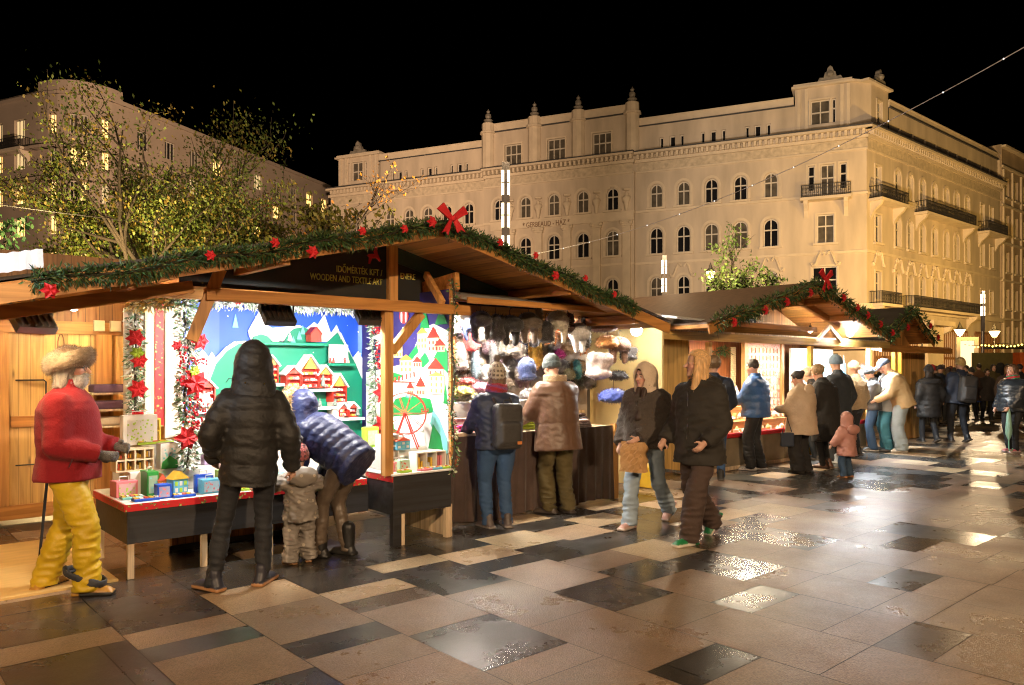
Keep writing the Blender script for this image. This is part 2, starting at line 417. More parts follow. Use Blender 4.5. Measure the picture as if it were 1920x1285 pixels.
    # ---------------- shoes
    for a, kn_, yaw in ((aL, kL, flz), (aR, kR, frz)):
        dsh = a-kn_; pitch = math.atan2(dsh[1], -dsh[2]) if a[2] > .1*k else 0
        Rs = R3(-abs(pitch)*.9 if a[2] > .1*k else 0, 0, rad(yaw)).astype(np.float32); a32 = a.astype(np.float32)
        z0 = .085*k
        def fsh(P):
            q = (P-a32)@Rs/k
            D = cap(q, (0, -.045, -.045), (0, .135, -.055), .042, .034)
            D = smin(D, cap(q, (0, -.02, -.03), (0, -.02, .04), .045, .045), .03)
            D = smin(D, ell(q, (0, .10, -.06), (.050, .085, .03)), .02)
            sole = np.maximum(rbox(q, (0, .045, -.070), (.050, .145, .02), .018), 0*q[:, 0]-1)
            return np.minimum(np.maximum(D, -.083-q[:, 2]), np.maximum(sole, -.084-q[:, 2]))*k
        up_c, so_c = np.array(shoe[0]), np.array(shoe[1])
        def csh(V):
            q = (V-a)@Rs/k; C = np.tile(up_c, (len(V), 1)).astype(float); C[q[:, 2] < -.058] = so_c
            if len(shoe) > 2:
                m_ = (q[:, 1] > .06) & (q[:, 2] > -.055) | ((q[:, 1] < -.04) & (q[:, 2] < 0)); C[m_] = shoe[2]
            return C
        mk('shoe', fsh, a-.24*k, a+.24*k, SHOE, csh, hh=min(h, .014))
    # ---------------- jacket
    J = jac; jm = J['m']; fit = J.get('fit', 1.)*wide; hem = J.get('hem', .82); dep = J.get('depth', 1.)*fit; puff = J.get('puff'); arm = J.get('arm', 1.)*(1 if wide < 1.2 else 1.1); fl_ = J.get('flare', 1.)
    if not child:
        tab = [(hem, .205*fit*fl_, .155*dep*fl_, 0), (1.0, .192*fit*(1+(fl_-1)*.4), .150*dep, J.get('belly', .0)), (1.2, .200*fit, .150*dep, J.get('belly', 0)*.5), (1.34, .208*fit, .138*dep, 0), (1.40, .180*fit, .118*dep, 0), (1.45, .118*fit, .095*dep, 0), (1.50, .082, .082, .005), (J.get('collar', 1.54), .078, .078, .01)]
    else:
        tab = [(hem, .23*fit*fl_, .19*dep*fl_, 0), (.95, .21*fit, .18*dep, .01), (1.1, .20*fit, .17*dep, 0), (1.2, .19*fit, .15*dep, 0), (1.28, .14*fit, .12*dep, 0), (1.33, .10, .10, .005), (1.37, .09, .09, .01)]
    ctop = tab[-1][0]
    ra = np.array((.074, .070, .056))*arm*k*(1 if not child else 1.1)
    cuffL = hl-(hl-eL)/np.linalg.norm(hl-eL)*.012*k; cuffR = hr-(hr-eR)/np.linalg.norm(hr-eR)*.012*k
    jw = J.get('wob', .006)
    def fjac(P):
        q = TQ(P); D = loft(q, tab, (puff[0], puff[1]) if puff else None)*k
        for s, e, w in ((sL, eL, cuffL), (sR, eR, cuffR)):
            d1, t1 = capt(P, s, e); d2, t2 = capt(P, e, w)
            r1 = ra[0]+(ra[1]-ra[0])*t1; r2 = ra[1]+(ra[2]-ra[1])*t2
            if puff:
                g = puff[1]*k*.8; l1 = np.linalg.norm(e-s); l2 = np.linalg.norm(w-e)
                r1 = r1+g*(np.abs(np.sin(PI*t1*l1/(puff[0]*k*.8)))**.6-.6); r2 = r2+g*(np.abs(np.sin(PI*t2*l2/(puff[0]*k*.8)))**.6-.6)
            a_ = np.minimum(d1-r1, d2-r2)
            # flat cuff
            dn = (w-e)/np.linalg.norm(w-e); a_ = np.maximum(a_, (P-w.astype(np.float32))@dn.astype(np.float32)-.012*k)
            D = smin(D, a_, J.get('blend', .075)*k)
        D = D + wob(P, 17/k, ph+1)*jw + wob(P*np.array((1, 1, 1.6), np.float32), 38/k, ph)*jw*.5
        D = D + (np.abs(wob(P*np.array((1, 1, 1.7), np.float32), 23/k, ph+4))-.33)*jw*1.3
        for zz in J.get('seam', ()): D = D + .006*np.exp(-((q[:, 2]-zz)/.010)**2)
        if J.get('seam'): D = D + .006*np.exp(-(q[:, 0]/.010)**2)*(q[:, 1] < 0)
        if J.get('zip'):                                              # front closure as a shallow groove
            D = D + .008*np.exp(-(q[:, 0]/.008)**2)*(q[:, 1] > 0)
        return D
    JL = np.min([sL, sR, eL, eR, hl, hr, nk, pelvis], 0)-.30*k*max(1, fit); JH = np.max([sL, sR, eL, eR, hl, hr, nk, pelvis], 0)+.24*k*max(1, fit)
    JL[2] = max(0, min(JL[2], (hem-.03)*k)) if lean < 20 else max(0, JL[2])
    cj = None
    if J.get('colf'): cj = lambda V: J['colf'](TQ(V.astype(np.float32)), V)
    jo = mk('jacket', fjac, JL, JH, jm, cj)
    if J.get('zip') and jo:
        zb = MB(); zb.bar(up((0, 1.0, hem+.02))*0+up((0, .152*dep+J.get('belly', 0)*.4, hem+.05)), up((0, .135*dep, 1.38)), .012*k, .006*k); zb.build('zip', mat('zip_metal', (.25, .24, .22), rough=.35, metal=1.), jo)
    if T.get('cuff'):
        pass
    # ---------------- hair
    if hair:
        st, hc_ = hair[0], np.array(hair[1])
        def fh(P):
            q = HQ(P)
            D = ell(q, (0, -.016, .042), (.088, .108, .098))
            if st in ('long', 'longloose'):
                L = hair[2] if len(hair) > 2 else .26
                b = loft(q, [(-L, .085, .035, -.045), (-.12, .098, .062, -.045), (0, .094, .075, -.03), (.06, .088, .09, -.02)])
                D = smin(D, b, .03)
                if st == 'longloose':
                    for s in (-1, 1): D = smin(D, cap(q, (s*.080, .01, .03), (s*.085, .045, -L*.95), .032, .042), .03)
            if st == 'bun': D = smin(D, ell(q, (0, -.12, .06), (.045, .045, .045)), .01)
            if st == 'shag':
                D = smin(D, loft(q, [(-.15, .098, .065, -.05), (-.05, .10, .08, -.04), (.02, .09, .09, -.02)]), .03)
            if st == 'curly': D = smin(D, ell(q, (0, -.03, .05), (.105, .12, .105)), .02)+wob(q, 95, ph)*.006
            D = D+wob(q*np.array((1, 1, .25), np.float32), 120, ph)*.0035
            cut = np.maximum((q[:, 1]-.040)-.35*np.clip(q[:, 2]-.05, 0, 1)*2, -(q[:, 2]-.088))
            cut2 = (q[:, 1]+.02) if st == 'short' else (q[:, 1]-.035)
            facecut = np.minimum(.075-np.abs(q[:, 0]), np.minimum(q[:, 1]-.045, .075-q[:, 2]))
            D = np.maximum(D, facecut)
            if st == 'short': D = np.maximum(D, np.minimum(-.045-q[:, 2], 1)*1.0)
            return D*hk
        L = (hair[2] if len(hair) > 2 else .26) if 'long' in st else .17
        def chair(V):
            q = HQ(V); s = .8+.45*np.sin(q[:, 0]*190+3*np.sin(q[:, 2]*9)+ph)**2
            return hc_[None]*s[:, None]
        mk('hair', fh, hc-np.array((.2, .2, L+.05))*hk, hc+.19*hk, TINT_SOFT, chair, hh=min(h, .012) if h < .02 else h*.8, fz=(int(500 if h < .015 else 120), .035*hk, .9, .0022) if st not in ('short',) else None)
    if beard:
        bc = np.array(beard)
        def fb(P):
            q = HQ(P); D = ell(q, (0, .045, -.082), (.066, .066, .072)); D = smin(D, cap(q, (-.03, .098, -.045), (.03, .098, -.045), .012, .012), .01)
            D = np.maximum(D, -ell(q, (0, .12, -.062), (.020, .03, .008)))
            return np.maximum(D, q[:, 2]+.032-.25*np.abs(q[:, 0]))*hk
        mk('beard', fb, hc-.2*hk, hc+.17*hk, TINT_SOFT, lambda V: np.tile(bc, (len(V), 1))*(.75+.5*rng.random((len(V), 1))), hh=.011, fz=(420, .028*hk, .5, .002))
    # ---------------- head wear
    if hat:
        ty, c1 = hat[0], np.array(hat[1]); c2 = np.array(hat[2]) if len(hat) > 2 else c1
        if ty in ('beanie', 'pompom'):
            def fhat(P):
                q = HQ(P); D = np.maximum(ell(q, (0, -.014, .045), (.096, .115, .125)), .012-q[:, 2]+.25*(q[:, 1]-.03))
                z_ = q[:, 2]-.25*(q[:, 1]-.03)
                cu = np.maximum(ell(q, (0, -.014, .045), (.104, .123, .13)), np.abs(z_-.04)-.032)
                D = smin(D, cu, .008)+np.sin(np.arctan2(q[:, 0], q[:, 1])*46)*.0012
                if ty == 'pompom': D = smin(D, ell(q, (0, -.02, .205), (.042, .042, .042)), .01)
                return D*hk
            def ch(V):
                q = HQ(V); C = np.tile(c1, (len(V), 1)).astype(float)
                if len(hat) > 3:
                    z_ = q[:, 2]-.25*(q[:, 1]-.03); b = (np.floor((z_)/.024).astype(int) % 2 == 0) & (np.sin(np.arctan2(q[:, 0], q[:, 1])*18) > -.2); C[b] = c2
                C[q[:, 2] > .168] = c2 if ty == 'pompom' else c1
                return C
            mk('hat', fhat, hc-.2*hk, hc+.28*hk, KNIT, ch, hh=min(h, .011) if h < .02 else h*.8, fz=(500, .03*hk, .1, .003) if False else None)
        elif ty == 'fur':
            def fhat(P):
                q = HQ(P); z_ = q[:, 2]-.30*(q[:, 1]+.02)
                D = np.maximum(ell(q, (0, -.015, .05), (.105, .125, .115)), .0-z_)
                roll = np.sqrt((np.sqrt((q[:, 0]/.9)**2+(q[:, 1]+.015)**2)-.118)**2*1.0+((z_-.055)/1.45)**2)-.043
                D = smin(D, roll, .02); D = smin(D, ell(q, (0, -.125, .025), (.085, .06, .075)), .03)
                return (D+wob(q, 60, ph)*.004)*hk
            def ch(V):
                q = HQ(V); top = (q[:, 2] > .115) & (np.hypot(q[:, 0], q[:, 1]+.015) < .085); C = np.tile(c1, (len(V), 1)).astype(float); C[top] = c2
                return C
            mk('hat', fhat, hc-.27*hk, hc+.27*hk, FUR, ch, hh=.012, fz=(9000, .024*hk, .15, .0011))
        elif ty == 'cap':
            def fhat(P):
                q = HQ(P); D = np.maximum(ell(q, (0, -.012, .045), (.094, .114, .10)), .035-q[:, 2])
                br = np.maximum(ell(q, (0, .11, .045), (.075, .085, .3)), np.abs(q[:, 2]-.045+.35*(q[:, 1]-.09))-.006)
                return np.minimum(D, br)*hk
            mk('hat', fhat, hc-.2*hk, hc+.25*hk, KNIT, lambda V: np.tile(c1, (len(V), 1)), hh=min(h, .012))
        elif ty == 'brim':
            def fhat(P):
                q = HQ(P); D = np.maximum(ell(q, (0, -.012, .06), (.096, .115, .11)), .03-q[:, 2])
                return smin(D, np.maximum(ell(q, (0, -.01, .04), (.165, .18, .3)), np.abs(q[:, 2]-.045)-.010), .01)*hk
            def ch(V):
                q = HQ(V); C = np.tile(c1, (len(V), 1)).astype(float); C[(q[:, 2] > .06) & (q[:, 2] < .095)] = c2; return C
            mk('hat', fhat, hc-.25*hk, hc+.25*hk, KNIT, ch, hh=min(h, .012))
        elif ty == 'ears':   # small fur earmuffs
            def fhat(P):
                q = HQ(P); D = np.minimum(ell(q, (-.095, 0, 0), (.03, .045, .045)), ell(q, (.095, 0, 0), (.03, .045, .045)))
                return D*hk
            mk('earmuffs', fhat, hc-.2*hk, hc+.2*hk, FUR, lambda V: np.tile(c1, (len(V), 1)), hh=min(h, .012))
    if hood:
        hm = hood[0]; bigger = hood[1] if len(hood) > 1 else 1.
        def fhood(P):
            q = HQ(P)
            D = ell(q, (0, -.02, .025), (.112*bigger, .138*bigger, .142*bigger))
            D = smin(D, loft(q, [(-.24, .17, .13, -.03), (-.14, .140*bigger, .125, -.025), (0, .116*bigger, .128*bigger, -.02), (.05, .105*bigger, .115*bigger, -.02)]), .04)
            op = ell(q, (0, .16, -.02), (.088, .155, .125)); D = np.maximum(D, -op)
            D = np.maximum(D, -ell(q, (0, .02, .0), (.085, .105, .12)))
            return (D+wob(q, 38, ph)*.004+wob(q*np.array((1, 1, 2.2), np.float32), 60, ph)*.003)*hk
        mk('hood', fhood, hc-np.array((.2, .22, .26))*hk, hc+.22*hk, hm, hh=min(h, .013) if h < .02 else h)
    if furtrim:
        fc = np.array(furtrim)
        def ft(P):
            q = HQ(P); a = np.sqrt((q[:, 0]/.95)**2+((q[:, 2]+.01)/1.25)**2)-.118
            return (np.sqrt(a**2+(q[:, 1]-.085)**2)-.046)*hk
        mk('fur_trim', ft, hc-.25*hk, hc+.25*hk, FUR, lambda V: np.tile(fc, (len(V), 1))*(.7+.6*rng.random((len(V), 1))), hh=.013, fz=(4200, .055*hk, .1, .0018))
    if scarf:
        sc1 = np.array(scarf[0]); sc2 = np.array(scarf[1]) if len(scarf) > 1 else sc1
        base = nk+np.array((0, 0, .02*k))
        def fs(P):
            q = (P-base.astype(np.float32))@Rb.astype(np.float32)/k
            D = np.sqrt((np.sqrt((q[:, 0]/1.05)**2+(q[:, 1]-.01)**2)-.082)**2+(q[:, 2]/1.7)**2)-.036
            if len(scarf) > 2: D = smin(D, np.maximum(cap(q, (.03, .13, 0), (.05, .175, -.38), .04, .045), np.abs(q[:, 1]-.15)-.045), .02)
            return (D+wob(q*np.array((1, 1, 2.2), np.float32), 55, ph)*.006)*k
        def cs(V):
            q = (V-base)@Rb/k; C = np.tile(sc1, (len(V), 1)).astype(float); C[np.sin(q[:, 2]*95+q[:, 0]*22) > .35] = sc2; return C
        mk('scarf', fs, base-np.array((.22, .24, .5 if len(scarf) > 2 else .16))*k, base+.26*k, KNIT, cs, hh=min(h, .012))
    if gloves:
        gc = np.array(gloves)
        for w, e, sd in ((hl, eL, -1), (hr, eR, 1)):
            mk('glove', lambda P: hand(P, w, e, sd)-.005*k, np.array(w)-.22*k, np.array(w)+.22*k, KNIT, lambda V: np.tile(gc, (len(V), 1)), hh=min(h, .010))
    if glasses:
        g = MB(); to = lambda p: hc+Rh@(np.array(p)*hk)
        for s in (-1, 1):
            g.tube([to((s*.034+.024*math.cos(a), .098, .004+.018*math.sin(a))) for a in np.linspace(0, 2*PI, 13)], .0022*hk, 5)
            g.tube([to((s*.058, .096, .008)), to((s*.085, .0, .006))], .0022*hk, 5)
        g.build('glasses', mat('glasses_frame', (.05, .05, .05), rough=.3), root)
    root['_anchor'] = 0; del root['_anchor']
    M = Matrix.Rotation(rad(face-90), 4, 'Z'); M.translation = Vector((pos[0], pos[1], .004))
    return dict(root=root, up=up, hl=hl, hr=hr, eL=eL, eR=eR, k=k, M=M, Rb=Rb, world=lambda p: M @ Vector(p))
# ------------------------------------------------------------------ sky, camera
w_ = bpy.data.worlds.new('World'); SC.world = w_; w_.use_nodes = True
N, L = w_.node_tree.nodes, w_.node_tree.links
sky = N.new('ShaderNodeTexSky'); sky.sky_type = 'NISHITA'; sky.sun_disc = False; sky.sun_elevation = rad(-9); sky.sun_rotation = rad(250)
L.new(sky.outputs[0], N['Background'].inputs[0]); N['Background'].inputs[1].default_value = .012
cam = bpy.data.cameras.new('camera'); co = bpy.data.objects.new('camera', cam); COL.objects.link(co)
co.location = (0, 0, 1.65); co.rotation_euler = (rad(90), 0, 0); cam.sensor_width = 36; cam.lens = 27.0; cam.shift_y = .0248
cam.clip_start = .05; cam.clip_end = 600; SC.camera = co
SC.view_settings.view_transform = 'Standard'; SC.view_settings.look = 'None'; SC.view_settings.exposure = .3; SC.view_settings.gamma = 1
SC.cycles.use_denoising = True; SC.cycles.denoising_prefilter = 'NONE'; SC.cycles.adaptive_threshold = .004; SC.cycles.filter_width = 1.15; SC.cycles.max_bounces = 6; SC.cycles.diffuse_bounces = 3; SC.cycles.glossy_bounces = 3
SC.cycles.sample_clamp_indirect = 6; SC.cycles.caustics_reflective = False; SC.cycles.caustics_refractive = False

# ------------------------------------------------------------------ pavement of the square
def stone_mat():
    m = bpy.data.materials.new('wet_paving'); N, L = nodes_of(m); b = N['Principled BSDF']
    a = N.new('ShaderNodeAttribute'); a.attribute_name = 'tint'
    tc = N.new('ShaderNodeTexCoord')
    n1 = N.new('ShaderNodeTexNoise'); n1.inputs['Scale'].default_value = 2.2; n1.inputs['Detail'].default_value = 6; n1.inputs['Roughness'].default_value = .6
    n2 = N.new('ShaderNodeTexNoise'); n2.inputs['Scale'].default_value = 90; n2.inputs['Detail'].default_value = 3
    n3 = N.new('ShaderNodeTexNoise'); n3.inputs['Scale'].default_value = .8; n3.inputs['Detail'].default_value = 7; n3.inputs['Roughness'].default_value = .65
    v = N.new('ShaderNodeTexVoronoi'); v.inputs['Scale'].default_value = 105
    for n in (n1, n2, n3, v): L.new(tc.outputs['Object'], n.inputs['Vector'])
    m1 = N.new('ShaderNodeMapRange'); m1.inputs['From Min'].default_value = .3; m1.inputs['From Max'].default_value = .7; m1.inputs['To Min'].default_value = .78; m1.inputs['To Max'].default_value = 1.15
    L.new(n1.outputs['Fac'], m1.inputs['Value'])
    m2 = N.new('ShaderNodeMapRange'); m2.inputs['From Min'].default_value = .3; m2.inputs['From Max'].default_value = .7; m2.inputs['To Min'].default_value = .7; m2.inputs['To Max'].default_value = 1.3
    L.new(n2.outputs['Fac'], m2.inputs['Value'])
    mm = N.new('ShaderNodeMath'); mm.operation = 'MULTIPLY'; L.new(m1.outputs[0], mm.inputs[0]); L.new(m2.outputs[0], mm.inputs[1])
    sc = N.new('ShaderNodeVectorMath'); sc.operation = 'SCALE'; L.new(a.outputs['Color'], sc.inputs[0]); L.new(mm.outputs[0], sc.inputs['Scale'])
    L.new(sc.outputs[0], b.inputs['Base Color'])
    # wetness: pale stones are grainy, dark stones and low spots are slick
    rr = N.new('ShaderNodeSeparateColor'); L.new(a.outputs['Color'], rr.inputs[0])
    mr = N.new('ShaderNodeMapRange'); mr.inputs['From Min'].default_value = .03; mr.inputs['From Max'].default_value = .25; mr.inputs['To Min'].default_value = .20; mr.inputs['To Max'].default_value = .29
    L.new(rr.outputs[0], mr.inputs['Value'])
    wet = N.new('ShaderNodeMapRange'); wet.inputs['From Min'].default_value = .40; wet.inputs['From Max'].default_value = .62; wet.inputs['To Min'].default_value = -.02; wet.inputs['To Max'].default_value = .16
    L.new(n3.outputs['Fac'], wet.inputs['Value'])
    ad = N.new('ShaderNodeMath'); ad.operation = 'ADD'; ad.use_clamp = True; L.new(mr.outputs[0], ad.inputs[0]); L.new(wet.outputs[0], ad.inputs[1])
    L.new(ad.outputs[0], b.inputs['Roughness'])
    b.inputs['Specular IOR Level'].default_value = .62
    bm_ = N.new('ShaderNodeMapRange'); bm_.inputs['From Min'].default_value = .03; bm_.inputs['From Max'].default_value = .25; bm_.inputs['To Min'].default_value = .04; bm_.inputs['To Max'].default_value = .36
    L.new(rr.outputs[0], bm_.inputs['Value'])
    bp = N.new('ShaderNodeBump'); bp.inputs['Distance'].default_value = .006
    L.new(bm_.outputs[0], bp.inputs['Strength']); L.new(v.outputs['Distance'], bp.inputs['Height'])
    bp2 = N.new('ShaderNodeBump'); bp2.inputs['Distance'].default_value = .03; bp2.inputs['Strength'].default_value = .12; L.new(n1.outputs['Fac'], bp2.inputs['Height']); L.new(bp.outputs[0], bp2.inputs['Normal'])
    L.new(bp2.outputs[0], b.inputs['Normal'])
    return m
g = MB(); g.poly([(-260, -60, 0), (260, -60, 0), (260, 320, 0), (-260, 320, 0)])
tag(g.build('ground', mat('joint_mortar', (.022, .017, .013), rough=.4, var=.2, vscale=3)), kind='structure')
DARK, TAN, MID, PALE = (.038, .034, .030), (.245, .165, .105), (.10, .072, .052), (.40, .29, .175)
KNOWN = {   # column: [far edge ... near edges with the tone of the stone in front of each]
 -2: (0.3, [(-.5, 'T'), (-1.1, 'T'), (-1.45, 'M'), (-2.4, 'T')]),
 -1: (-.1, [(-.41, 'M'), (-1.11, 'D'), (-1.44, 'T'), (-2.31, 'D'), (-2.9, 'T')]),
 0: (-.06, [(-1.33, 'D'), (-1.66, 'T'), (-1.92, 'D'), (-2.58, 'T'), (-3.2, 'D'), (-4, 'T')]),
 1: (.0, [(-.79, 'D'), (-1.40, 'P'), (-2.14, 'T'), (-2.44, 'D'), (-2.84, 'T'), (-3.5, 'T')]),
 2: (.0, [(-.8, 'D'), (-1.34, 'D'), (-1.66, 'P'), (-1.92, 'M'), (-2.51, 'T'), (-2.62, 'D'), (-3.10, 'D'), (-3.24, 'D'), (-3.52, 'T'), (-4.3, 'T')]),
 3: (.0, [(-.45, 'D'), (-.89, 'D'), (-1.18, 'P'), (-1.44, 'D'), (-1.98, 'D'), (-2.89, 'T'), (-3.83, 'T'), (-4.13, 'D'), (-5, 'T')]),
 4: (-.1, [(-.5, 'D'), (-.98, 'D'), (-1.42, 'P'), (-1.71, 'D'), (-2.44, 'T'), (-3.04, 'D'), (-3.51, 'T'), (-4.47, 'T'), (-5.2, 'T')]),
 5: (-.1, [(-.40, 'D'), (-.71, 'D'), (-1.27, 'P'), (-1.55, 'D'), (-1.84, 'D'), (-2.28, 'T'), (-2.72, 'D'), (-3.35, 'T'), (-3.67, 'D'), (-4.15, 'T'), (-4.47, 'T'), (-4.8, 'M'), (-5.6, 'T')]),
 6: (-.1, [(-.45, 'P'), (-.85, 'D'), (-1.35, 'P'), (-1.83, 'D'), (-2.43, 'P'), (-3.06, 'D'), (-3.21, 'D'), (-3.53, 'T'), (-4.16, 'T'), (-4.5, 'T'), (-5.1, 'T'), (-5.6, 'T')]),
 7: (-.1, [(-.6, 'D'), (-1.1, 'P'), (-1.81, 'D'), (-2.42, 'M'), (-2.89, 'T'), (-3.55, 'T'), (-3.86, 'T'), (-4.18, 'D'), (-4.5, 'T'), (-5.2, 'T')]),
 8: (-.1, [(-.5, 'P'), (-1.0, 'D'), (-1.5, 'D'), (-1.95, 'T'), (-2.41, 'D'), (-3.05, 'D'), (-3.85, 'T'), (-4.52, 'T'), (-5.4, 'T')]),
 9: (-.1, [(-.5, 'D'), (-1.0, 'P'), (-1.4, 'D'), (-1.8, 'P'), (-2.2, 'D'), (-3.08, 'T'), (-3.40, 'T'), (-3.72, 'D'), (-4.22, 'T'), (-4.54, 'T'), (-5.4, 'T')]),
}
pv = MB(); rt = random.Random(11); PIT = .656
S0 = lambda i: -.38+PIT*i
def stone(i, dn, df, tone, cut=None):
    s0, s1 = S0(i)+.003, S0(i+1)-.003
    base = {'D': DARK, 'T': TAN, 'M': MID, 'P': PALE}[tone]; j = rt.uniform(.86, 1.14); c = tuple(x*j*rt.uniform(.97, 1.03) for x in base)
    segs = [(s0, s1)]
    if cut: segs = [(s0, s0+PIT*cut-.003), (s0+PIT*cut+.003, s1)]
    for a, b_ in segs:
        j2 = rt.uniform(.9, 1.1) if cut else 1; cc = tuple(x*j2 for x in c)
        P = [SP(a, dn+.003), SP(b_, dn+.003), SP(b_, df-.003), SP(a, df-.003)]
        z = .004 + rt.uniform(-.0008, .0008)
        pv.poly([(p.x, p.y, z) for p in P], 0, cc)
for i in range(-14, 84):
    if i in KNOWN: far, rows = KNOWN[i]
    else: far, rows = rt.uniform(-.2, .2), []
    d = far
    for e, t in rows:
        stone(i, e, d, t, rt.choice((None, None, None, .24, .76)) if t == 'D' else None); d = e
    lim = -6 if i < 10 else -14
    while d > lim:
        l = rt.choice((.31, .31, .47, .47, .62, .62, .78, .93)); near_dark = .62 if d > -1.6 else (.42 if d > -2.6 else .13)
        if i > 24: near_dark = .22
        t = 'D' if rt.random() < near_dark else ('P' if d > -1.8 and rt.random() < .5 else 'T'); stone(i, d-l, d, t, rt.choice((None, None, None, .3, .7)) if t == 'D' else None); d -= l
    d = far
    while d < (16 if i < 10 else 10):
        l = rt.choice((.31, .47, .62, .62, .78, .93)); t = 'D' if rt.random() < (.55 if d < 4 else .3) else 'T'; stone(i, d, d+l, t); d += l
tag(pv.build('pavement', stone_mat(), fixn=False), kind='structure')

# ------------------------------------------------------------------ the large cream house across the square
CX_, CY_ = 27.25, 59.0
DL = Vector((-math.sin(rad(65.5)), math.cos(rad(65.5)), 0)); DR = Vector((math.sin(rad(50.05)), math.cos(rad(50.05)), 0))
NL = Vector((-DL.y, DL.x, 0)); NL = NL if NL.y < 0 else -NL
NR = Vector((DR.y, -DR.x, 0))
CREAM = mat('cream_render', (.50, .42, .325), rough=.85, var=.22, vscale=.9, bump=.2, bscale=3, stretch=(1, 1, .22))
TRIM = mat('pale_stucco_trim', (.58, .49, .37), rough=.85, var=.12, vscale=1.2, bump=.3, bscale=6)
FRIEZE = mat('relief_frieze', (.50, .42, .31), rough=.9, var=.25, vscale=3.2, bump=1., bscale=3.5)
ROOFM = mat('dark_zinc', (.05, .05, .055), rough=.5, var=.2, vscale=1)
FRAMEW = mat('window_paint', (.55, .50, .42), rough=.5, var=.08)
GLASSD = mat('dark_glass', (.012, .012, .014), rough=.06, var=.3, vscale=.5, spec=.8)
GLASSL = glow('lit_room_glass', (1., .58, .16), 2.6)
GLASSD2 = glow('dim_room_glass', (1., .68, .3), .8)
CURT = mat('curtained_glass', (.10, .088, .07), rough=.15, var=.5, vscale=1.4, spec=.6)
IRON = mat('wrought_iron', (.02, .018, .016), rough=.5, var=.1)
house = empty('corner_building', (CX_, CY_, 0), 0, 'long cream historic building with arched windows, attic storey and rooftop pinnacles', 'building')
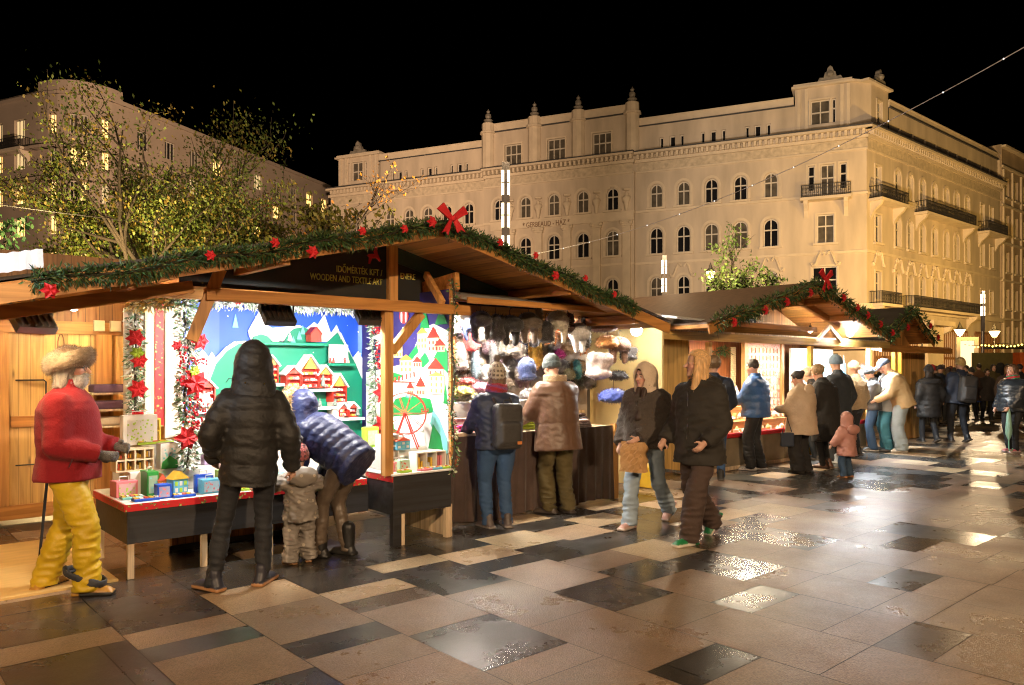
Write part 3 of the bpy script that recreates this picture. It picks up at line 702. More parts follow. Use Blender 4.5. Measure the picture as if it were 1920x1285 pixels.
class Fac:
    """a facade: t along it from the corner, n outwards, z up"""
    def __init__(s, o, D, Nn): s.o, s.D, s.N = Vector(o), D, Nn
    def p(s, t, n, z): return s.o + s.D*t + s.N*n + Vector((0, 0, z))
    def box(s, m, t0, t1, n0, n1, z0, z1, mi=0):
        q = [s.p(t, n, z) for z in (z0, z1) for n in (n0, n1) for t in (t0, t1)]; k = len(m.v); m.v += [tuple(x) for x in q]
        for f in ((0, 2, 3, 1), (4, 5, 7, 6), (0, 1, 5, 4), (2, 6, 7, 3), (0, 4, 6, 2), (1, 3, 7, 5)):
            m.f.append(tuple(k+i for i in f)); m.mi.append(mi); m.c.append(None)
    def wall(s, m, t0, t1, z0, z1, ops, n=0., depth=.32):
        """wall band with openings (tc, w, zb, zt, arch): holes, reveals and arch heads are real"""
        ops = sorted([(o[0]-o[1]/2, o[0]+o[1]/2, o[2], o[3], o[4]) for o in ops]); t = t0
        Q = lambda a, b, c, d: m.poly([s.p(a, n, c), s.p(b, n, c), s.p(b, n, d), s.p(a, n, d)])
        for a, b, zb, zt, arch in ops:
            Q(t, a, z0, z1); Q(a, b, z0, zb); r = (b-a)/2; c_ = (a+b)/2
            if arch:
                K = 10; zs = zt-r; pts = [(c_-r*math.cos(PI*i/K), zs+r*math.sin(PI*i/K)) for i in range(K+1)]
                for i in range(K):
                    m.poly([s.p(pts[i][0], n, pts[i][1]), s.p(pts[i+1][0], n, pts[i+1][1]), s.p(pts[i+1][0], n, z1), s.p(pts[i][0], n, z1)])
            else: zs = zt; pts = [(a, zt), (b, zt)]; Q(a, b, zt, z1)
            ring = [(a, zb)] + pts + [(b, zb)]
            for i in range(len(ring)):
                p0, p1 = ring[i], ring[(i+1) % len(ring)]
                m.poly([s.p(p0[0], n, p0[1]), s.p(p1[0], n, p1[1]), s.p(p1[0], n-depth, p1[1]), s.p(p0[0], n-depth, p0[1])])
            t = b
        Q(t, t1, z0, z1)
    def window(s, parent, tc, w, zb, zt, arch=False, n=0., depth=.26, lit=None, cross=.6, mull=1, hood=True, sill=True):
        m = MB(); r = w/2; K = 10; zs = zt-r if arch else zt
        if arch: out = [(tc-r*math.cos(PI*i/K), zs+r*math.sin(PI*i/K)) for i in range(K+1)]
        else: out = [(tc-r, zt), (tc+r, zt)]
        ring = [(tc-r, zb)] + out + [(tc+r, zb)]
        cz = (zb+zt)/2; sh = lambda p: (tc+(p[0]-tc)*(1-.16/w), cz+(p[1]-cz)*(1-.16/(zt-zb)))
        for i in range(len(ring)):
            p0, p1 = ring[i], ring[(i+1) % len(ring)]; q0, q1 = sh(p0), sh(p1)
            m.poly([s.p(p0[0], n-depth+.06, p0[1]), s.p(p1[0], n-depth+.06, p1[1]), s.p(q1[0], n-depth+.06, q1[1]), s.p(q0[0], n-depth+.06, q0[1])])
            m.poly([s.p(q0[0], n-depth+.06, q0[1]), s.p(q1[0], n-depth+.06, q1[1]), s.p(q1[0], n-depth, q1[1]), s.p(q0[0], n-depth, q0[1])])
        for i in range(mull):
            t = tc-r+w*(i+1)/(mull+1); s.box(m, t-.045, t+.045, n-depth, n-depth+.07, zb+.04, zt-.06)
        if cross: zc = zb+(zt-zb)*cross; s.box(m, tc-r+.04, tc+r-.04, n-depth+.005, n-depth+.085, zc-.05, zc+.05)
        o = m.build('window', FRAMEW, parent, fixn=False)
        g_ = MB(); g_.poly([s.p(p[0], n-depth-.01, p[1]) for p in ring]); pm = lit if lit else (CURT if (round(tc*7+zb*3) % 5) < 2 and w > .6 else GLASSD)
        g_.build('pane', pm, o, fixn=False)
        if hood and arch:
            h_ = MB()
            for i in range(K):
                a0, a1 = PI*i/K, PI*(i+1)/K
                for r0, r1, nn in ((r+.06, r+.26, .07),):
                    P = [(tc-r0*math.cos(a0), zs+r0*math.sin(a0)), (tc-r0*math.cos(a1), zs+r0*math.sin(a1)), (tc-r1*math.cos(a1), zs+r1*math.sin(a1)), (tc-r1*math.cos(a0), zs+r1*math.sin(a0))]
                    h_.poly([s.p(p[0], n+nn, p[1]) for p in P]); h_.poly([s.p(P[2][0], n+nn, P[2][1]), s.p(P[3][0], n+nn, P[3][1]), s.p(P[3][0], n, P[3][1]), s.p(P[2][0], n, P[2][1])]); h_.poly([s.p(P[0][0], n+nn, P[0][1]), s.p(P[1][0], n+nn, P[1][1]), s.p(P[1][0], n, P[1][1]), s.p(P[0][0], n, P[0][1])])
            s.box(h_, tc-r-.26, tc-r-.06, n, n+.07, zb, zs); s.box(h_, tc+r+.06, tc+r+.26, n, n+.07, zb, zs)
            h_.build('surround', TRIM, o, fixn=False)
        elif hood:
            h_ = MB(); s.box(h_, tc-r-.14, tc-r, n, n+.06, zb, zt); s.box(h_, tc+r, tc+r+.14, n, n+.06, zb, zt); s.box(h_, tc-r-.14, tc+r+.14, n, n+.06, zt, zt+.14)
            h_.build('surround', TRIM, o)
        if sill:
            l_ = MB(); s.box(l_, tc-r-.3, tc+r+.3, n, n+.2, zb-.16, zb-.001); l_.build('sill', TRIM, o)
        return o
    def balcony(s, parent, t0, t1, z0, n=0.):
        sl = MB(); s.box(sl, t0-.1, t1+.1, n, n+1.05, z0-.22, z0)
        sl.build('balcony_slab', TRIM, parent)
        for t in (t0+.3, t1-.3):
            b_ = MB(); P = [s.p(t-.16, n, z0-.22), s.p(t-.16, n+.95, z0-.22), s.p(t-.16, n+.8, z0-.5), s.p(t-.16, n+.3, z0-.9), s.p(t-.16, n, z0-1.5)]
            b_.prism(P, s.D*.32); b_.build('bracket', TRIM, parent)
        r_ = MB(); top = z0+.95
        s.box(r_, t0, t1, n+.95, n+1.0, top-.05, top); s.box(r_, t0, t1, n+.95, n+1.0, z0+.06, z0+.11); s.box(r_, t0, t1, n+.955, n+.995, top-.3, top-.26)
        for a in (t0, t1):
            s.box(r_, a-.025, a+.025, n, n+1.0, top-.05, top); s.box(r_, a-.025, a+.025, n, n+1.0, z0+.06, z0+.11)
            for i in range(5): s.box(r_, a-.015, a+.015, n+.1+i*.2, n+.13+i*.2, z0, top)
        k = int((t1-t0)/.14)
        for i in range(k+1):
            t = t0+(t1-t0)*i/k; s.box(r_, t-.018, t+.018, n+.96, n+.99, z0, top)
            if i % 2 == 0 and i < k:
                c0 = t+.07
                for q in range(8):
                    a0, a1 = 2*PI*q/8, 2*PI*(q+1)/8
                    r_.bar(s.p(c0+.06*math.cos(a0), n+.975, z0+.45+.16*math.sin(a0)), s.p(c0+.06*math.cos(a1), n+.975, z0+.45+.16*math.sin(a1)), .025)
        r_.build('railing', IRON, parent)
FL = Fac((CX_, CY_, 0), DL, NL); FR = Fac((CX_, CY_, 0), DR, NR)
for f_, sub in ((FL, 0), (FR, 0)): f_.o = Vector((0, 0, 0))          # geometry is relative to the building's own base
wl = MB()
T2 = [7.02, 9.4, 11.74, 14.05, 16.38]; TC = [20.13, 22.86, 25.64, 28.43]; TL = [34.53, 36.9, 39.05, 41.2, 43.45]
row3 = [(t, 1.06, 15.4, 17.4, True) for t in T2+TL]; row3c = [(t, 1.06, 15.4, 17.35, True) for t in TC+[31.1]]
row2 = [(t, 1.14, 11.42, 13.68, True) for t in T2+TL]; row2c = [(t, 1.14, 11.42, 13.65, True) for t in TC+[31.1]]
row1 = [(t, 1.05, 7.0, 9.45, True) for t in T2+TL]; row1c = [(t, 1.05, 7.0, 9.45, True) for t in TC+[31.1]]
def inr(ops, a, b): return [o for o in ops if a < o[0] < b]
BANDS = ((15.0, 18.6, row3, row3c), (11.0, 15.0, row2, row2c), (6.2, 11.0, row1, row1c))
PAV = [((2.8, 1.0, 15.0, 17.6, False), (1.65, .5, 15.6, 17.6, False), (3.97, .5, 15.6, 17.6, False)), ((2.93, 1.25, 11.44, 13.69, False),), ((3.0, 1.8, 7., 9.6, False),)]
for bi, (z0, z1, R, RC) in enumerate(BANDS):
    FL.wall(wl, 0, 5.7, z0, z1, PAV[bi]); FL.wall(wl, 5.7, 18.2, z0, z1, inr(R, 5.7, 18.2))
    FL.wall(wl, 18.2, 32.6, z0, z1, inr(RC, 18, 33), n=.45); FL.wall(wl, 32.6, 44.6, z0, z1, inr(R, 32, 45))
    FL.wall(wl, 44.6, 50.7, z0, z1, [(tc-2.8+47.6, w, a, b, c) for (tc, w, a, b, c) in PAV[bi]])
    for t in (18.2, 32.6):
        wl.poly([FL.p(t, 0, z0), FL.p(t, .45, z0), FL.p(t, .45, z1), FL.p(t, 0, z1)])
FL.box(wl, 0, 50.7, -.4, .12, 0, 6.2)
TR = [5.4, 7.75, 10.15, 12.65, 15.15, 17.5, 20.0]
for z0, z1, zb, zt in ((15.0, 18.6, 15.4, 17.7), (11.0, 15.0, 11.45, 13.85), (6.2, 11.0, 7.0, 9.4)):
    FR.wall(wl, 0, 28.5, z0, z1, [(1.9, 1.0, zb, zt-.2, False)]+[(t, .95, zb, zt, True) for t in TR]+[(23.8, 1.0, zb, zt-.2, False), (26.2, .9, zb, zt-.2, False)])
FR.box(wl, 0, 28.5, -.4, .1, 0, 6.2)
# frieze level, attic, backs
FL.box(wl, 0, 50.7, -.4, 0, 18.6, 20.3); FR.box(wl, 0, 28.5, -.4, 0, 18.6, 20.3)
def attic(F_, t0, t1, z1, n, ops): F_.wall(wl, t0, t1, 20.3, z1, ops, n=n, depth=.3)
AT = [(15.94, .34), (15.0, .5), (14.2, .34), (12.45, .34), (11.6, .5), (10.75, .34), (8.87, .34), (8.04, .5), (7.2, .34)]
ATL = [(43.15, .34), (42.33, .5), (41.58, .34), (39.74, .34), (38.89, .5), (38.17, .34), (36.45, .34), (35.57, .5), (34.82, .34)]
attic(FL, 5.2, 18.2, 22.5, -.12, [(t, w, 20.45, 21.4, False) for t, w in AT]); attic(FL, 32.6, 44.6, 22.5, -.12, [(t, w, 20.45, 21.3, False) for t, w in ATL])
ATC = [21.2, 25.5, 29.8]
attic(FL, 18.2, 32.6, 23.7, .1, [(t, 1.7, 20.5, 22.4, False) for t in ATC])
for t in (18.2, 32.6): wl.poly([FL.p(t, -3, 20.3), FL.p(t, .1, 20.3), FL.p(t, .1, 23.7), FL.p(t, -3, 23.7)])
TRA = [6.15, 8.63, 11.04, 13.34, 15.98, 18.05, 20.44, 23.96, 26.2]
attic(FR, 4.2, 28.5, 22.6, -.2, [(t, .45, 20.5, 21.35, False) for t in TRA])
# corner tower and far tower (chamfered)
def tower(F_, t0, t1, z1, G=None):
    F_.wall(wl, t0, t1, 20.3, z1, [((t0+t1)/2+.15, 1.4, 20.9, 22.8, False), ((t0+t1)/2-1.0+.15, .3, 20.9, 22.8, False), ((t0+t1)/2+1.0+.15, .3, 20.9, 22.8, False)], n=-.25, depth=.3)
tower(FL, 1.15, 5.2, 24.0); tower(FL, 44.9, 49.9, 23.5)
cA, cB = FL.p(1.15, -.25, 0), FR.p(1.3, -.25, 0); FCH = Fac(cA, (cB-cA).normalized(), Vector((0, -1, 0)))
nch = Vector((FCH.D.y, -FCH.D.x, 0)); FCH.N = nch if nch.y < 0 else -nch
FCH.wall(wl, 0, (cB-cA).length, 20.3, 24.0, [], n=0)
FR.wall(wl, 1.3, 4.2, 20.3, 24.0, [(2.7, .9, 20.9, 22.8, False)], n=-.25, depth=.3)
for F_, t in ((FL, 5.2), (FR, 4.2), (FL, 44.9), (FL, 49.9)): wl.poly([F_.p(t, -5, 20.3), F_.p(t, -.25, 20.3), F_.p(t, -.25, 24.0 if F_ is FR or t < 10 else 23.5), F_.p(t, -5, 24.0 if F_ is FR or t < 10 else 23.5)])
wl.poly([FL.p(50.7, 0, 0), FL.p(50.7, -14, 0), FL.p(50.7, -14, 20.3), FL.p(50.7, 0, 20.3)])
wl.poly([FR.p(28.5, 0, 0), FR.p(28.5, -12, 0), FR.p(28.5, -12, 22.6), FR.p(28.5, 0, 22.6)])
wl.build('wall', CREAM, house, fixn=False)
# trim: cornices, strings, pilasters, parapets
tr = MB()
def both(z0, z1, n, a=50.9, b=28.5):
    e = n*.64
    FL.box(tr, -e, 18.15-0, 0, n, z0, z1); FL.box(tr, 18.15, 32.65, .002, n+.45, z0, z1); FL.box(tr, 32.65, a, 0, n, z0, z1); FR.box(tr, -e, b, 0, n-.002, z0, z1)
both(18.45, 18.6, .10); both(19.35, 19.6, .18); both(20.0, 20.18, .62)
both(15.02, 15.22, .12); both(10.55, 10.75, .1); both(6.2, 6.6, .35)
for F_, a, b, off in ((FL, 0, 18.1, 0), (FL, 18.2, 32.6, .45), (FL, 32.7, 50.6, 0), (FR, .2, 28.4, 0)):
    k = int((b-a)/.42)
    for i in range(k): t = a+(b-a)*(i+.5)/k; F_.box(tr, t-.1, t+.1, off, off+.42, 19.62, 19.99)
tr.build('cornice', TRIM, house)
fz_ = MB()
for F_, a, b, off in ((FL, 0.02, 18.1, 0), (FL, 18.3, 32.5, .45), (FL, 32.7, 50.6, 0), (FR, .02, 28.4, 0)): F_.box(fz_, a, b, off, off+.05, 18.62, 19.33)
fz_.build('frieze', FRIEZE, house)
gut = MB()
FL.box(gut, -.4, 50.9, -1., .70, 20.19, 20.27); FL.box(gut, 18.1, 32.7, .701, 1.1, 20.19, 20.27); FR.box(gut, -.4, 28.5, -1., .69, 20.195, 20.275)
for F_, a, b, z, n in ((FL, 5.25, 18.2, 22.5, .03), (FL, 32.6, 44.8, 22.5, .03), (FR, 4.25, 28.5, 22.6, -.05), (FL, 18.0, 32.8, 23.7, .3)): F_.box(gut, a, b, n-.4, n, z, z+.08)
gut.build('gutter', ROOFM, house)
pp = MB()
for F_, a, b, z, z1, n in ((FL, 5.3, 18.2, 22.58, 23.15, -.12), (FL, 32.6, 44.8, 22.58, 23.15, -.12), (FR, 4.3, 28.5, 22.68, 23.2, -.2), (FL, 18.2, 32.6, 23.78, 24.45, .1)):
    F_.box(pp, a, b, n-.3, n, z, z1); F_.box(pp, a, b, n-.35, n+.06, z1, z1+.1)
pp.build('parapet', TRIM, house)
tcap = MB()
def capb(F_, a, b, z, n): F_.box(tcap, a-.25, b+.25, -5, n, z, z+.16); F_.box(tcap, a-.12, b+.12, -5, n-.12, z+.16, z+.34)
capb(FL, 1.15, 5.2, 23.85, .1); capb(FL, 44.9, 49.9, 23.3, .1); FR.box(tcap, .2, 4.4, -4.5, .08, 23.86, 24.02); FCH.box(tcap, -.2, (cB-cA).length+.2, -1, .3, 23.87, 24.03)
for t in (1.3, 1.75, 4.35, 4.9): FL.box(tcap, t-.12, t+.12, -.25, -.12, 20.5, 23.8)
for t in (45.2, 45.9, 48.9, 49.6): FL.box(tcap, t-.12, t+.12, -.25, -.12, 20.5, 23.3)
tcap.build('tower_cornice', TRIM, house)
# pinnacles, ornaments, statues, pilasters
for t in (18.45, 23.39, 27.63, 32.35):
    q = FL.p(t, .1, 0); m_ = MB(); m_.lathe([(.62, 20.3), (.62, 23.6), (.78, 23.62), (.78, 23.8), (.6, 23.85), (.6, 24.6), (.5, 24.65)], 10, q.x, q.y); o = m_.build('pinnacle', TRIM, house)
    m_ = MB(); m_.lathe([(.36, 24.65), (.30, 24.8), (.44, 24.95), (.20, 25.1), (.29, 25.28), (.27, 25.48), (.12, 25.6), (.18, 25.78), (.06, 25.92), (0, 26.05)], 10, q.x, q.y); m_.build('finial', mat('weathered_stone', (.20, .18, .15), var=.35, vscale=4, bump=.6, bscale=8), o)
def ornament(F_, t, n, z, sc):
    m_ = MB()
    pr = [(-1.1, 0), (-.9, .35), (-.55, .3), (-.45, .75), (-.3, .8), (-.22, 1.15), (0, 1.35), (.22, 1.15), (.3, .8), (.45, .75), (.55, .3), (.9, .35), (1.1, 0)]
    m_.prism([F_.p(t+a*sc, n, z+b*sc) for a, b in pr], -F_.N*.35)
    q = F_.p(t, n, z+.55*sc); m_.lathe([(0, q.z-.3*sc), (.28*sc, q.z-.15*sc), (.33*sc, q.z), (.28*sc, q.z+.2*sc), (0, q.z+.33*sc)], 10, q.x, q.y)
    m_.build('roof_ornament', mat('weathered_stone', (.2, .18, .15)), house)
ornament(FL, 2.6, -.1, 24.2, .85); ornament(FL, 47.4, -.1, 23.65, .95); ornament(FR, 2.6, -.1, 24.2, .8)
for t in (18.8, 21.5, 24.25, 27.03, 29.8):
    m_ = MB(); FL.box(m_, t-.34, t+.34, .45, .72, 6.7, 13.75); o = m_.build('pilaster', TRIM, house)
    m_ = MB()
    for i, (a, z) in enumerate(((.36, 13.75), (.44, 13.92), (.40, 14.06), (.52, 14.22))): FL.box(m_, t-a, t+a, .45, .75+.05*i, z, z+.16)
    for s_ in (-1, 1): q = FL.p(t+s_*.4, .85, 14.2); m_.lathe([(0, 14.0), (.16, 14.08), (.17, 14.22), (.1, 14.36), (0, 14.38)], 8, q.x, q.y)
    m_.build('capital', TRIM, o)
    # herm figure above the pilaster
    def fst(P):
        D = cap(P, (0, 0, 0), (0, 0, .7), .14, .26); D = smin(D, ell(P, (0, 0, .95), (.34, .22, .28)), .12); D = smin(D, ell(P, (0, .02, 1.36), (.15, .16, .19)), .06)
        D = smin(D, cap(P, (-.32, .05, 1.0), (-.2, .2, .6), .09, .07), .06); D = smin(D, cap(P, (.32, .05, 1.0), (.25, .1, 1.45), .09, .07), .06); return smin(D, rbox(P, (0, 0, 1.72), (.32, .24, .08), .03), .05)
    V, F = snet(fst, (-.6, -.5, -.2), (.6, .5, 1.95), .09); q = FL.p(t, .72, 15.3); V = V + np.array(q); npmesh('statue', V, F, TRIM, house)
text_mesh('lettering', '* GERBEAUD - HÁZ *', .66, mat('bronze_letters', (.17, .10, .055), rough=.5), house, FL.p(28.6, .60, 14.46), Euler((rad(90), 0, math.atan2(-DL.y, -DL.x))), .03, 'LEFT', .74)
ent = MB(); FL.box(ent, 18.2, 31.9, .45, .58, 14.42, 15.02); ent.build('sign_band', TRIM, house)
# windows
for (z0, z1, R, RC) in BANDS:
    for o_ in inr(R, 5.7, 18.2)+inr(R, 32, 45): FL.window(house, *o_)
    for o_ in RC: FL.window(house, *o_, n=.45)
for bi in range(3):
    for off in (0, 44.8):
        for (tc, w, a, b, c) in PAV[bi]: FL.window(house, tc+off, w, a, b, False, mull=1 if w > .7 else 0, sill=bi > 0, hood=True)
for t, w in AT+ATL: FL.window(house, t, w, 20.45, 21.4 if t < 20 else 21.3, n=-.12, hood=False, sill=False, cross=0, mull=0)
for t in ATC: FL.window(house, t, 1.7, 20.5, 22.4, n=.1, sill=False, mull=2, cross=.52)
for c_, zt in ((3.325, 22.8), (47.55, 22.8)):
    FL.window(house, c_, 1.4, 20.9, zt, n=-.25, sill=False, mull=1, cross=.5); FL.window(house, c_-1.0, .3, 20.9, zt, n=-.25, sill=False, mull=0, hood=False); FL.window(house, c_+1.0, .3, 20.9, zt, n=-.25, sill=False, mull=0, hood=False)
FR.window(house, 2.7, .9, 20.9, 22.8, n=-.25, sill=False)
for z0, z1, zb, zt in ((15.0, 18.6, 15.4, 17.7), (11.0, 15.0, 11.45, 13.85), (6.2, 11.0, 7.0, 9.4)):
    for t in TR: FR.window(house, t, .95, zb, zt, True)
    for t, w in ((1.9, 1.0), (23.8, 1.0), (26.2, .9)): FR.window(house, t, w, zb, zt-.2, False)
for t in TRA: FR.window(house, t, .45, 20.5, 21.35, n=-.2, hood=False, sill=False, cross=0, mull=0)
FL.balcony(house, 1.15, 4.65, 14.95); FR.balcony(house, .4, 5.0, 14.7); FR.balcony(house, 8.6, 19.4, 14.7); FR.balcony(house, 22.6, 27.6, 14.7); FR.balcony(house, 6.0, 20.0, 6.6, n=.1); FR.balcony(house, .3, 3.6, 6.6, n=.1)
# stucco scrolls over the pavilion windows
for F_, t, z in ((FL, 2.93, 10.25), (FL, 7.05, 10.0), (FL, 14.1, 9.95), (FR, 1.9, 10.2))+tuple((FR, t, 9.95) for t in TR):
    for sgn in (-1, 1):
        sc_ = MB(); P = [F_.p(t+sgn*(.1+.95*i/8), .08, z+.35*math.sin(i*.75)+.25*math.cos(i*.4)) for i in range(9)]; sc_.tube(P, [.10]*6+[.12, .14, .1], 6); sc_.build('stucco_scroll', TRIM, house)
# ground floor shopfront on the street side: timber screens, porch and canopy
for t0, t1 in ((1.0, 8.6), (12.6, 19.5), (21.5, 27.8)):
    k = int((t1-t0)/.42); sf = MB()
    FR.box(sf, t0, t1, .12, .2, 2.4, 2.6); FR.box(sf, t0, t1, .12, .2, 4.9, 5.1)
    for i in range(k+1): t = t0+(t1-t0)*i/k; FR.box(sf, t-.06, t+.06, .12, .22, .1, 5.0)
    sf.build('timber_screen', wood('brown_shopfront', (.22, .11, .04)), house)
px_ = MB(); FR.box(px_, 9.0, 12.2, .1, .9, 0, 5.2); FR.box(px_, 8.4, 12.9, .1, 1.6, 5.2, 5.6)
for t in (8.6, 12.3): px_.prism([FR.p(t, .1, 5.2), FR.p(t, 1.5, 5.2), FR.p(t, 1.3, 4.8), FR.p(t, .5, 4.4), FR.p(t, .1, 3.8)], FR.D*.4)
px_.build('porch', TRIM, house)
gl = MB(); FR.box(gl, 1.0, 8.6, .05, .11, 2.6, 4.9); FR.box(gl, 12.6, 19.5, .05, .11, .3, 4.9); gl.build('shop_glass', glow('warm_shop_glass', (1., .6, .25), 1.0), house)
rf = MB(); rf.poly([FL.p(0, -.5, 20.29), FL.p(50.7, -.5, 20.29), FL.p(50.7, -14, 20.29), FR.p(28.5, -12, 20.29), FR.p(28.5, -.5, 20.29)]); rf.build('roof', ROOFM, house, fixn=False)

# neighbour farther up the street
nb = empty('street_building', tuple(Vector((CX_, CY_, 0))+DR*28.7), 0, 'taller plain stone building beyond the cream corner house at the far end of the street', 'building')
FN = Fac((0, 0, 0), DR, NR); m_ = MB(); zz = 24.2
ops = [[(2+2.6*i, 1.0, z, z+2.1, False) for i in range(14)] for z in (3.8, 7.6, 11.4, 15.2, 19.)]
for z, o_ in zip((3., 6.8, 10.6, 14.4, 18.2), ops): FN.wall(m_, 0, 40, z, z+3.8, o_)
FN.box(m_, 0, 40, -.4, .1, 0, 3.0); FN.box(m_, 0, 40, -.4, 0, 22, zz); m_.poly([FN.p(0, .1, 0), FN.p(0, -12, 0), FN.p(0, -12, zz), FN.p(0, .1, zz)])
m_.build('wall', mat('brown_stone', (.40, .31, .22), var=.2, vscale=.6, bump=.2, bscale=5), nb, fixn=False)
m_ = MB()
for z in (6.5, 10.4, 14.2, 18., 21.9, 23.9): FN.box(m_, 0, 40, 0, .25 if z < 23 else .5, z, z+.2)
for i in range(15): FN.box(m_, .55+2.6*i, .85+2.6*i, 0, .16, 3.2, 21.8)
m_.build('cornice', TRIM, nb)
for o_ in ops:
    for q in o_[:10]: FN.window(nb, *q, hood=False)

# pale low building closing the street end at the right
eb = empty('far_street_building', (46, 92, 0), 0, 'brown street front with lit doorways closing the view at the far right', 'building')
FE = Fac((0, 0, 0), Vector((1, -.35, 0)).normalized(), Vector((-.35, -1, 0)).normalized()); m_ = MB()

for z in (0.2, 4.2, 8.2, 12.2, 16.2): FE.wall(m_, -6, 40, z, z+4, [(-4+3*i, 1.2, z+.8, z+3.2, False) for i in range(14)])
m_.build('wall', mat('brown_stone', (.4, .31, .22)), eb, fixn=False)
for z in (0.2, 4.2, 8.2, 12.2, 16.2):
    for i in range(8): FE.window(eb, -4+3*i, 1.2, z+.8, z+3.2, hood=False, lit=GLASSD2 if (i*7+int(z)) % 5 == 0 else None)

# ------------------------------------------------------------------ the plain rounded-corner block at the left
lb = empty('rounded_apartment_block', (-37.5, 66, 0), 0, 'plain rendered block with a rounded corner, balconies and many lit yellow windows', 'building')
a1, a2 = rad(65), rad(19.4)
dl = Vector((-math.sin(a1), math.cos(a1), 0)); dr = Vector((math.sin(a2), math.cos(a2), 0))
PLAIN = mat('grey_beige_render', (.40, .32, .25), rough=.9, var=.12, vscale=.3, bump=.1, bscale=4)
R_ = 5.0
nl = Vector((-dl.y, dl.x, 0)); nl = nl if nl.y < 0 else -nl; nr = Vector((dr.y, -dr.x, 0))
pl0 = dl*5.0; pr0 = dr*5.0
arc = []
for i in range(9):
    t = i/8; p_ = (1-t)**2*pl0 + 2*t*(1-t)*Vector((0, 0, 0)) + t*t*pr0; arc.append(p_)
FA = Fac(dl*5.0, dl, nl); FB = Fac(dr*5.0, dr, nr)
m_ = MB(); FLO = [22.3, 19.5, 16.4, 13.4, 10.3, 7.2]
for k_, z in enumerate(FLO):
    z0, z1 = z-.9, (FLO[k_-1]-.9 if k_ else 26.2)
    FA.wall(m_, 0, 30, z0, z1, [(2.6+3.2*i, 1.5, z, z+1.75, False) for i in range(9)]); FB.wall(m_, 0, 38, z0, z1, [(2.4+3.4*i, 1.4, z, z+1.75, False) for i in range(10)])
    for i in range(8):
        D_ = (arc[i+1]-arc[i]); fa = Fac(arc[i], D_.normalized(), Vector((D_.y, -D_.x, 0)).normalized()); lw = D_.length
        fa.wall(m_, 0, lw, z0, z1, [(lw/2, lw*.75, z, z+1.75, False)] if i in (1, 3, 4, 6) else [])
    if k_ == 0:
        for i in range(8): D_ = (arc[i+1]-arc[i]); fa = Fac(arc[i], D_.normalized(), Vector((D_.y, -D_.x, 0)).normalized()); fa.box(m_, 0, D_.length, -.3, 0, 26.2, 27.0)
FA.box(m_, 0, 30, -.3, 0, 0, 6.3); FB.box(m_, 0, 38, -.3, 0, 0, 6.3)
m_.poly([FB.p(38, 0, 0), FB.p(38, -14, 0), FB.p(38, -14, 26.2), FB.p(38, 0, 26.2)])
for i in range(8): m_.poly([arc[i], arc[i+1], arc[i+1]+Vector((0, 0, 6.3)), arc[i]+Vector((0, 0, 6.3))])
m_.build('wall', PLAIN, lb, fixn=False)
m_ = MB()
for z in (21.2, 18.4, 26.0):
    FA.box(m_, 0, 30, 0, .7 if z < 22 else .2, z-.25, z); FB.box(m_, 0, 38, 0, .5 if z < 22 else .2, z-.25, z)
    for i in range(8): D_ = (arc[i+1]-arc[i]); fa = Fac(arc[i], D_.normalized(), Vector((D_.y, -D_.x, 0)).normalized()); fa.box(m_, -.2, D_.length+.2, 0, .7 if z < 22 else .2, z-.25, z)
m_.build('ledge', PLAIN, lb)
rl = random.Random(5)
for k_, z in enumerate(FLO[:5]):
    for F_, n_, t0, st in ((FA, 8, 2.6, 3.2), (FB, 10, 2.4, 3.4)):
        for i in range(n_):
            x = rl.random(); p_ = .9 if F_ is FA else .4
            F_.window(lb, t0+st*i, 1.5 if F_ is FA else 1.4, z, z+1.75, hood=False, sill=False, mull=2, cross=0, lit=GLASSL if x < p_*.6 else (GLASSD2 if x < p_ else None))
    for i in (1, 3, 4, 6):
        D_ = (arc[i+1]-arc[i]); fa = Fac(arc[i], D_.normalized(), Vector((D_.y, -D_.x, 0)).normalized()); x = rl.random()
        fa.window(lb, D_.length/2, D_.length*.75, z, z+1.75, hood=False, sill=False, mull=1, cross=0, lit=GLASSL if x < .5 else (GLASSD2 if x < .65 else None))
FA.balcony(lb, 1., 13, 21.2); 
rr_ = MB(); rr_.poly([FA.p(30, 0, 26.2), FA.p(0, 0, 26.2)]+arc[1:-1]and[FA.p(30, 0, 26.19), FA.p(0, 0, 26.19), FB.p(0, 0, 26.19), FB.p(38, 0, 26.19), FB.p(38, -14, 26.19)]); rr_.build('roof', ROOFM, lb, fixn=False)
# ------------------------------------------------------------------ market stalls
PINE = wood('pine_boards', (.78, .50, .18), 'z', plank=.115)
PINEX = wood('pine_beam', (.50, .235, .06), 'x'); PINEZ = wood('pine_post', (.58, .30, .09), 'z'); PINEY = wood('pine_rafter', (.48, .22, .06), 'y')
PLANKY = wood('roof_soffit', (.60, .30, .085), 'y', plank=.14)
PALEW = wood('pale_timber', (.70, .55, .36), 'z')
FELT = mat('roofing_felt', (.055, .045, .038), rough=.7, var=.25, vscale=4, bump=.3, bscale=60)
BLACKB = wood('black_stained_boards', (.026, .026, .028), 'x', rough=.55)
BLACKPLY = mat('dark_gable_board', (.010, .011, .010), rough=.6, var=.2)
GREENB = mat('dark_green_board', (.012, .045, .038), rough=.55, var=.2, vscale=3)
WHITE = mat('white_board', (.78, .76, .72), rough=.5, var=.05)
STEEL = mat('brushed_steel', (.42, .42, .43), rough=.35, metal=.9, var=.1)
BLACKM = mat('black_metal', (.018, .017, .016), rough=.45, var=.1)
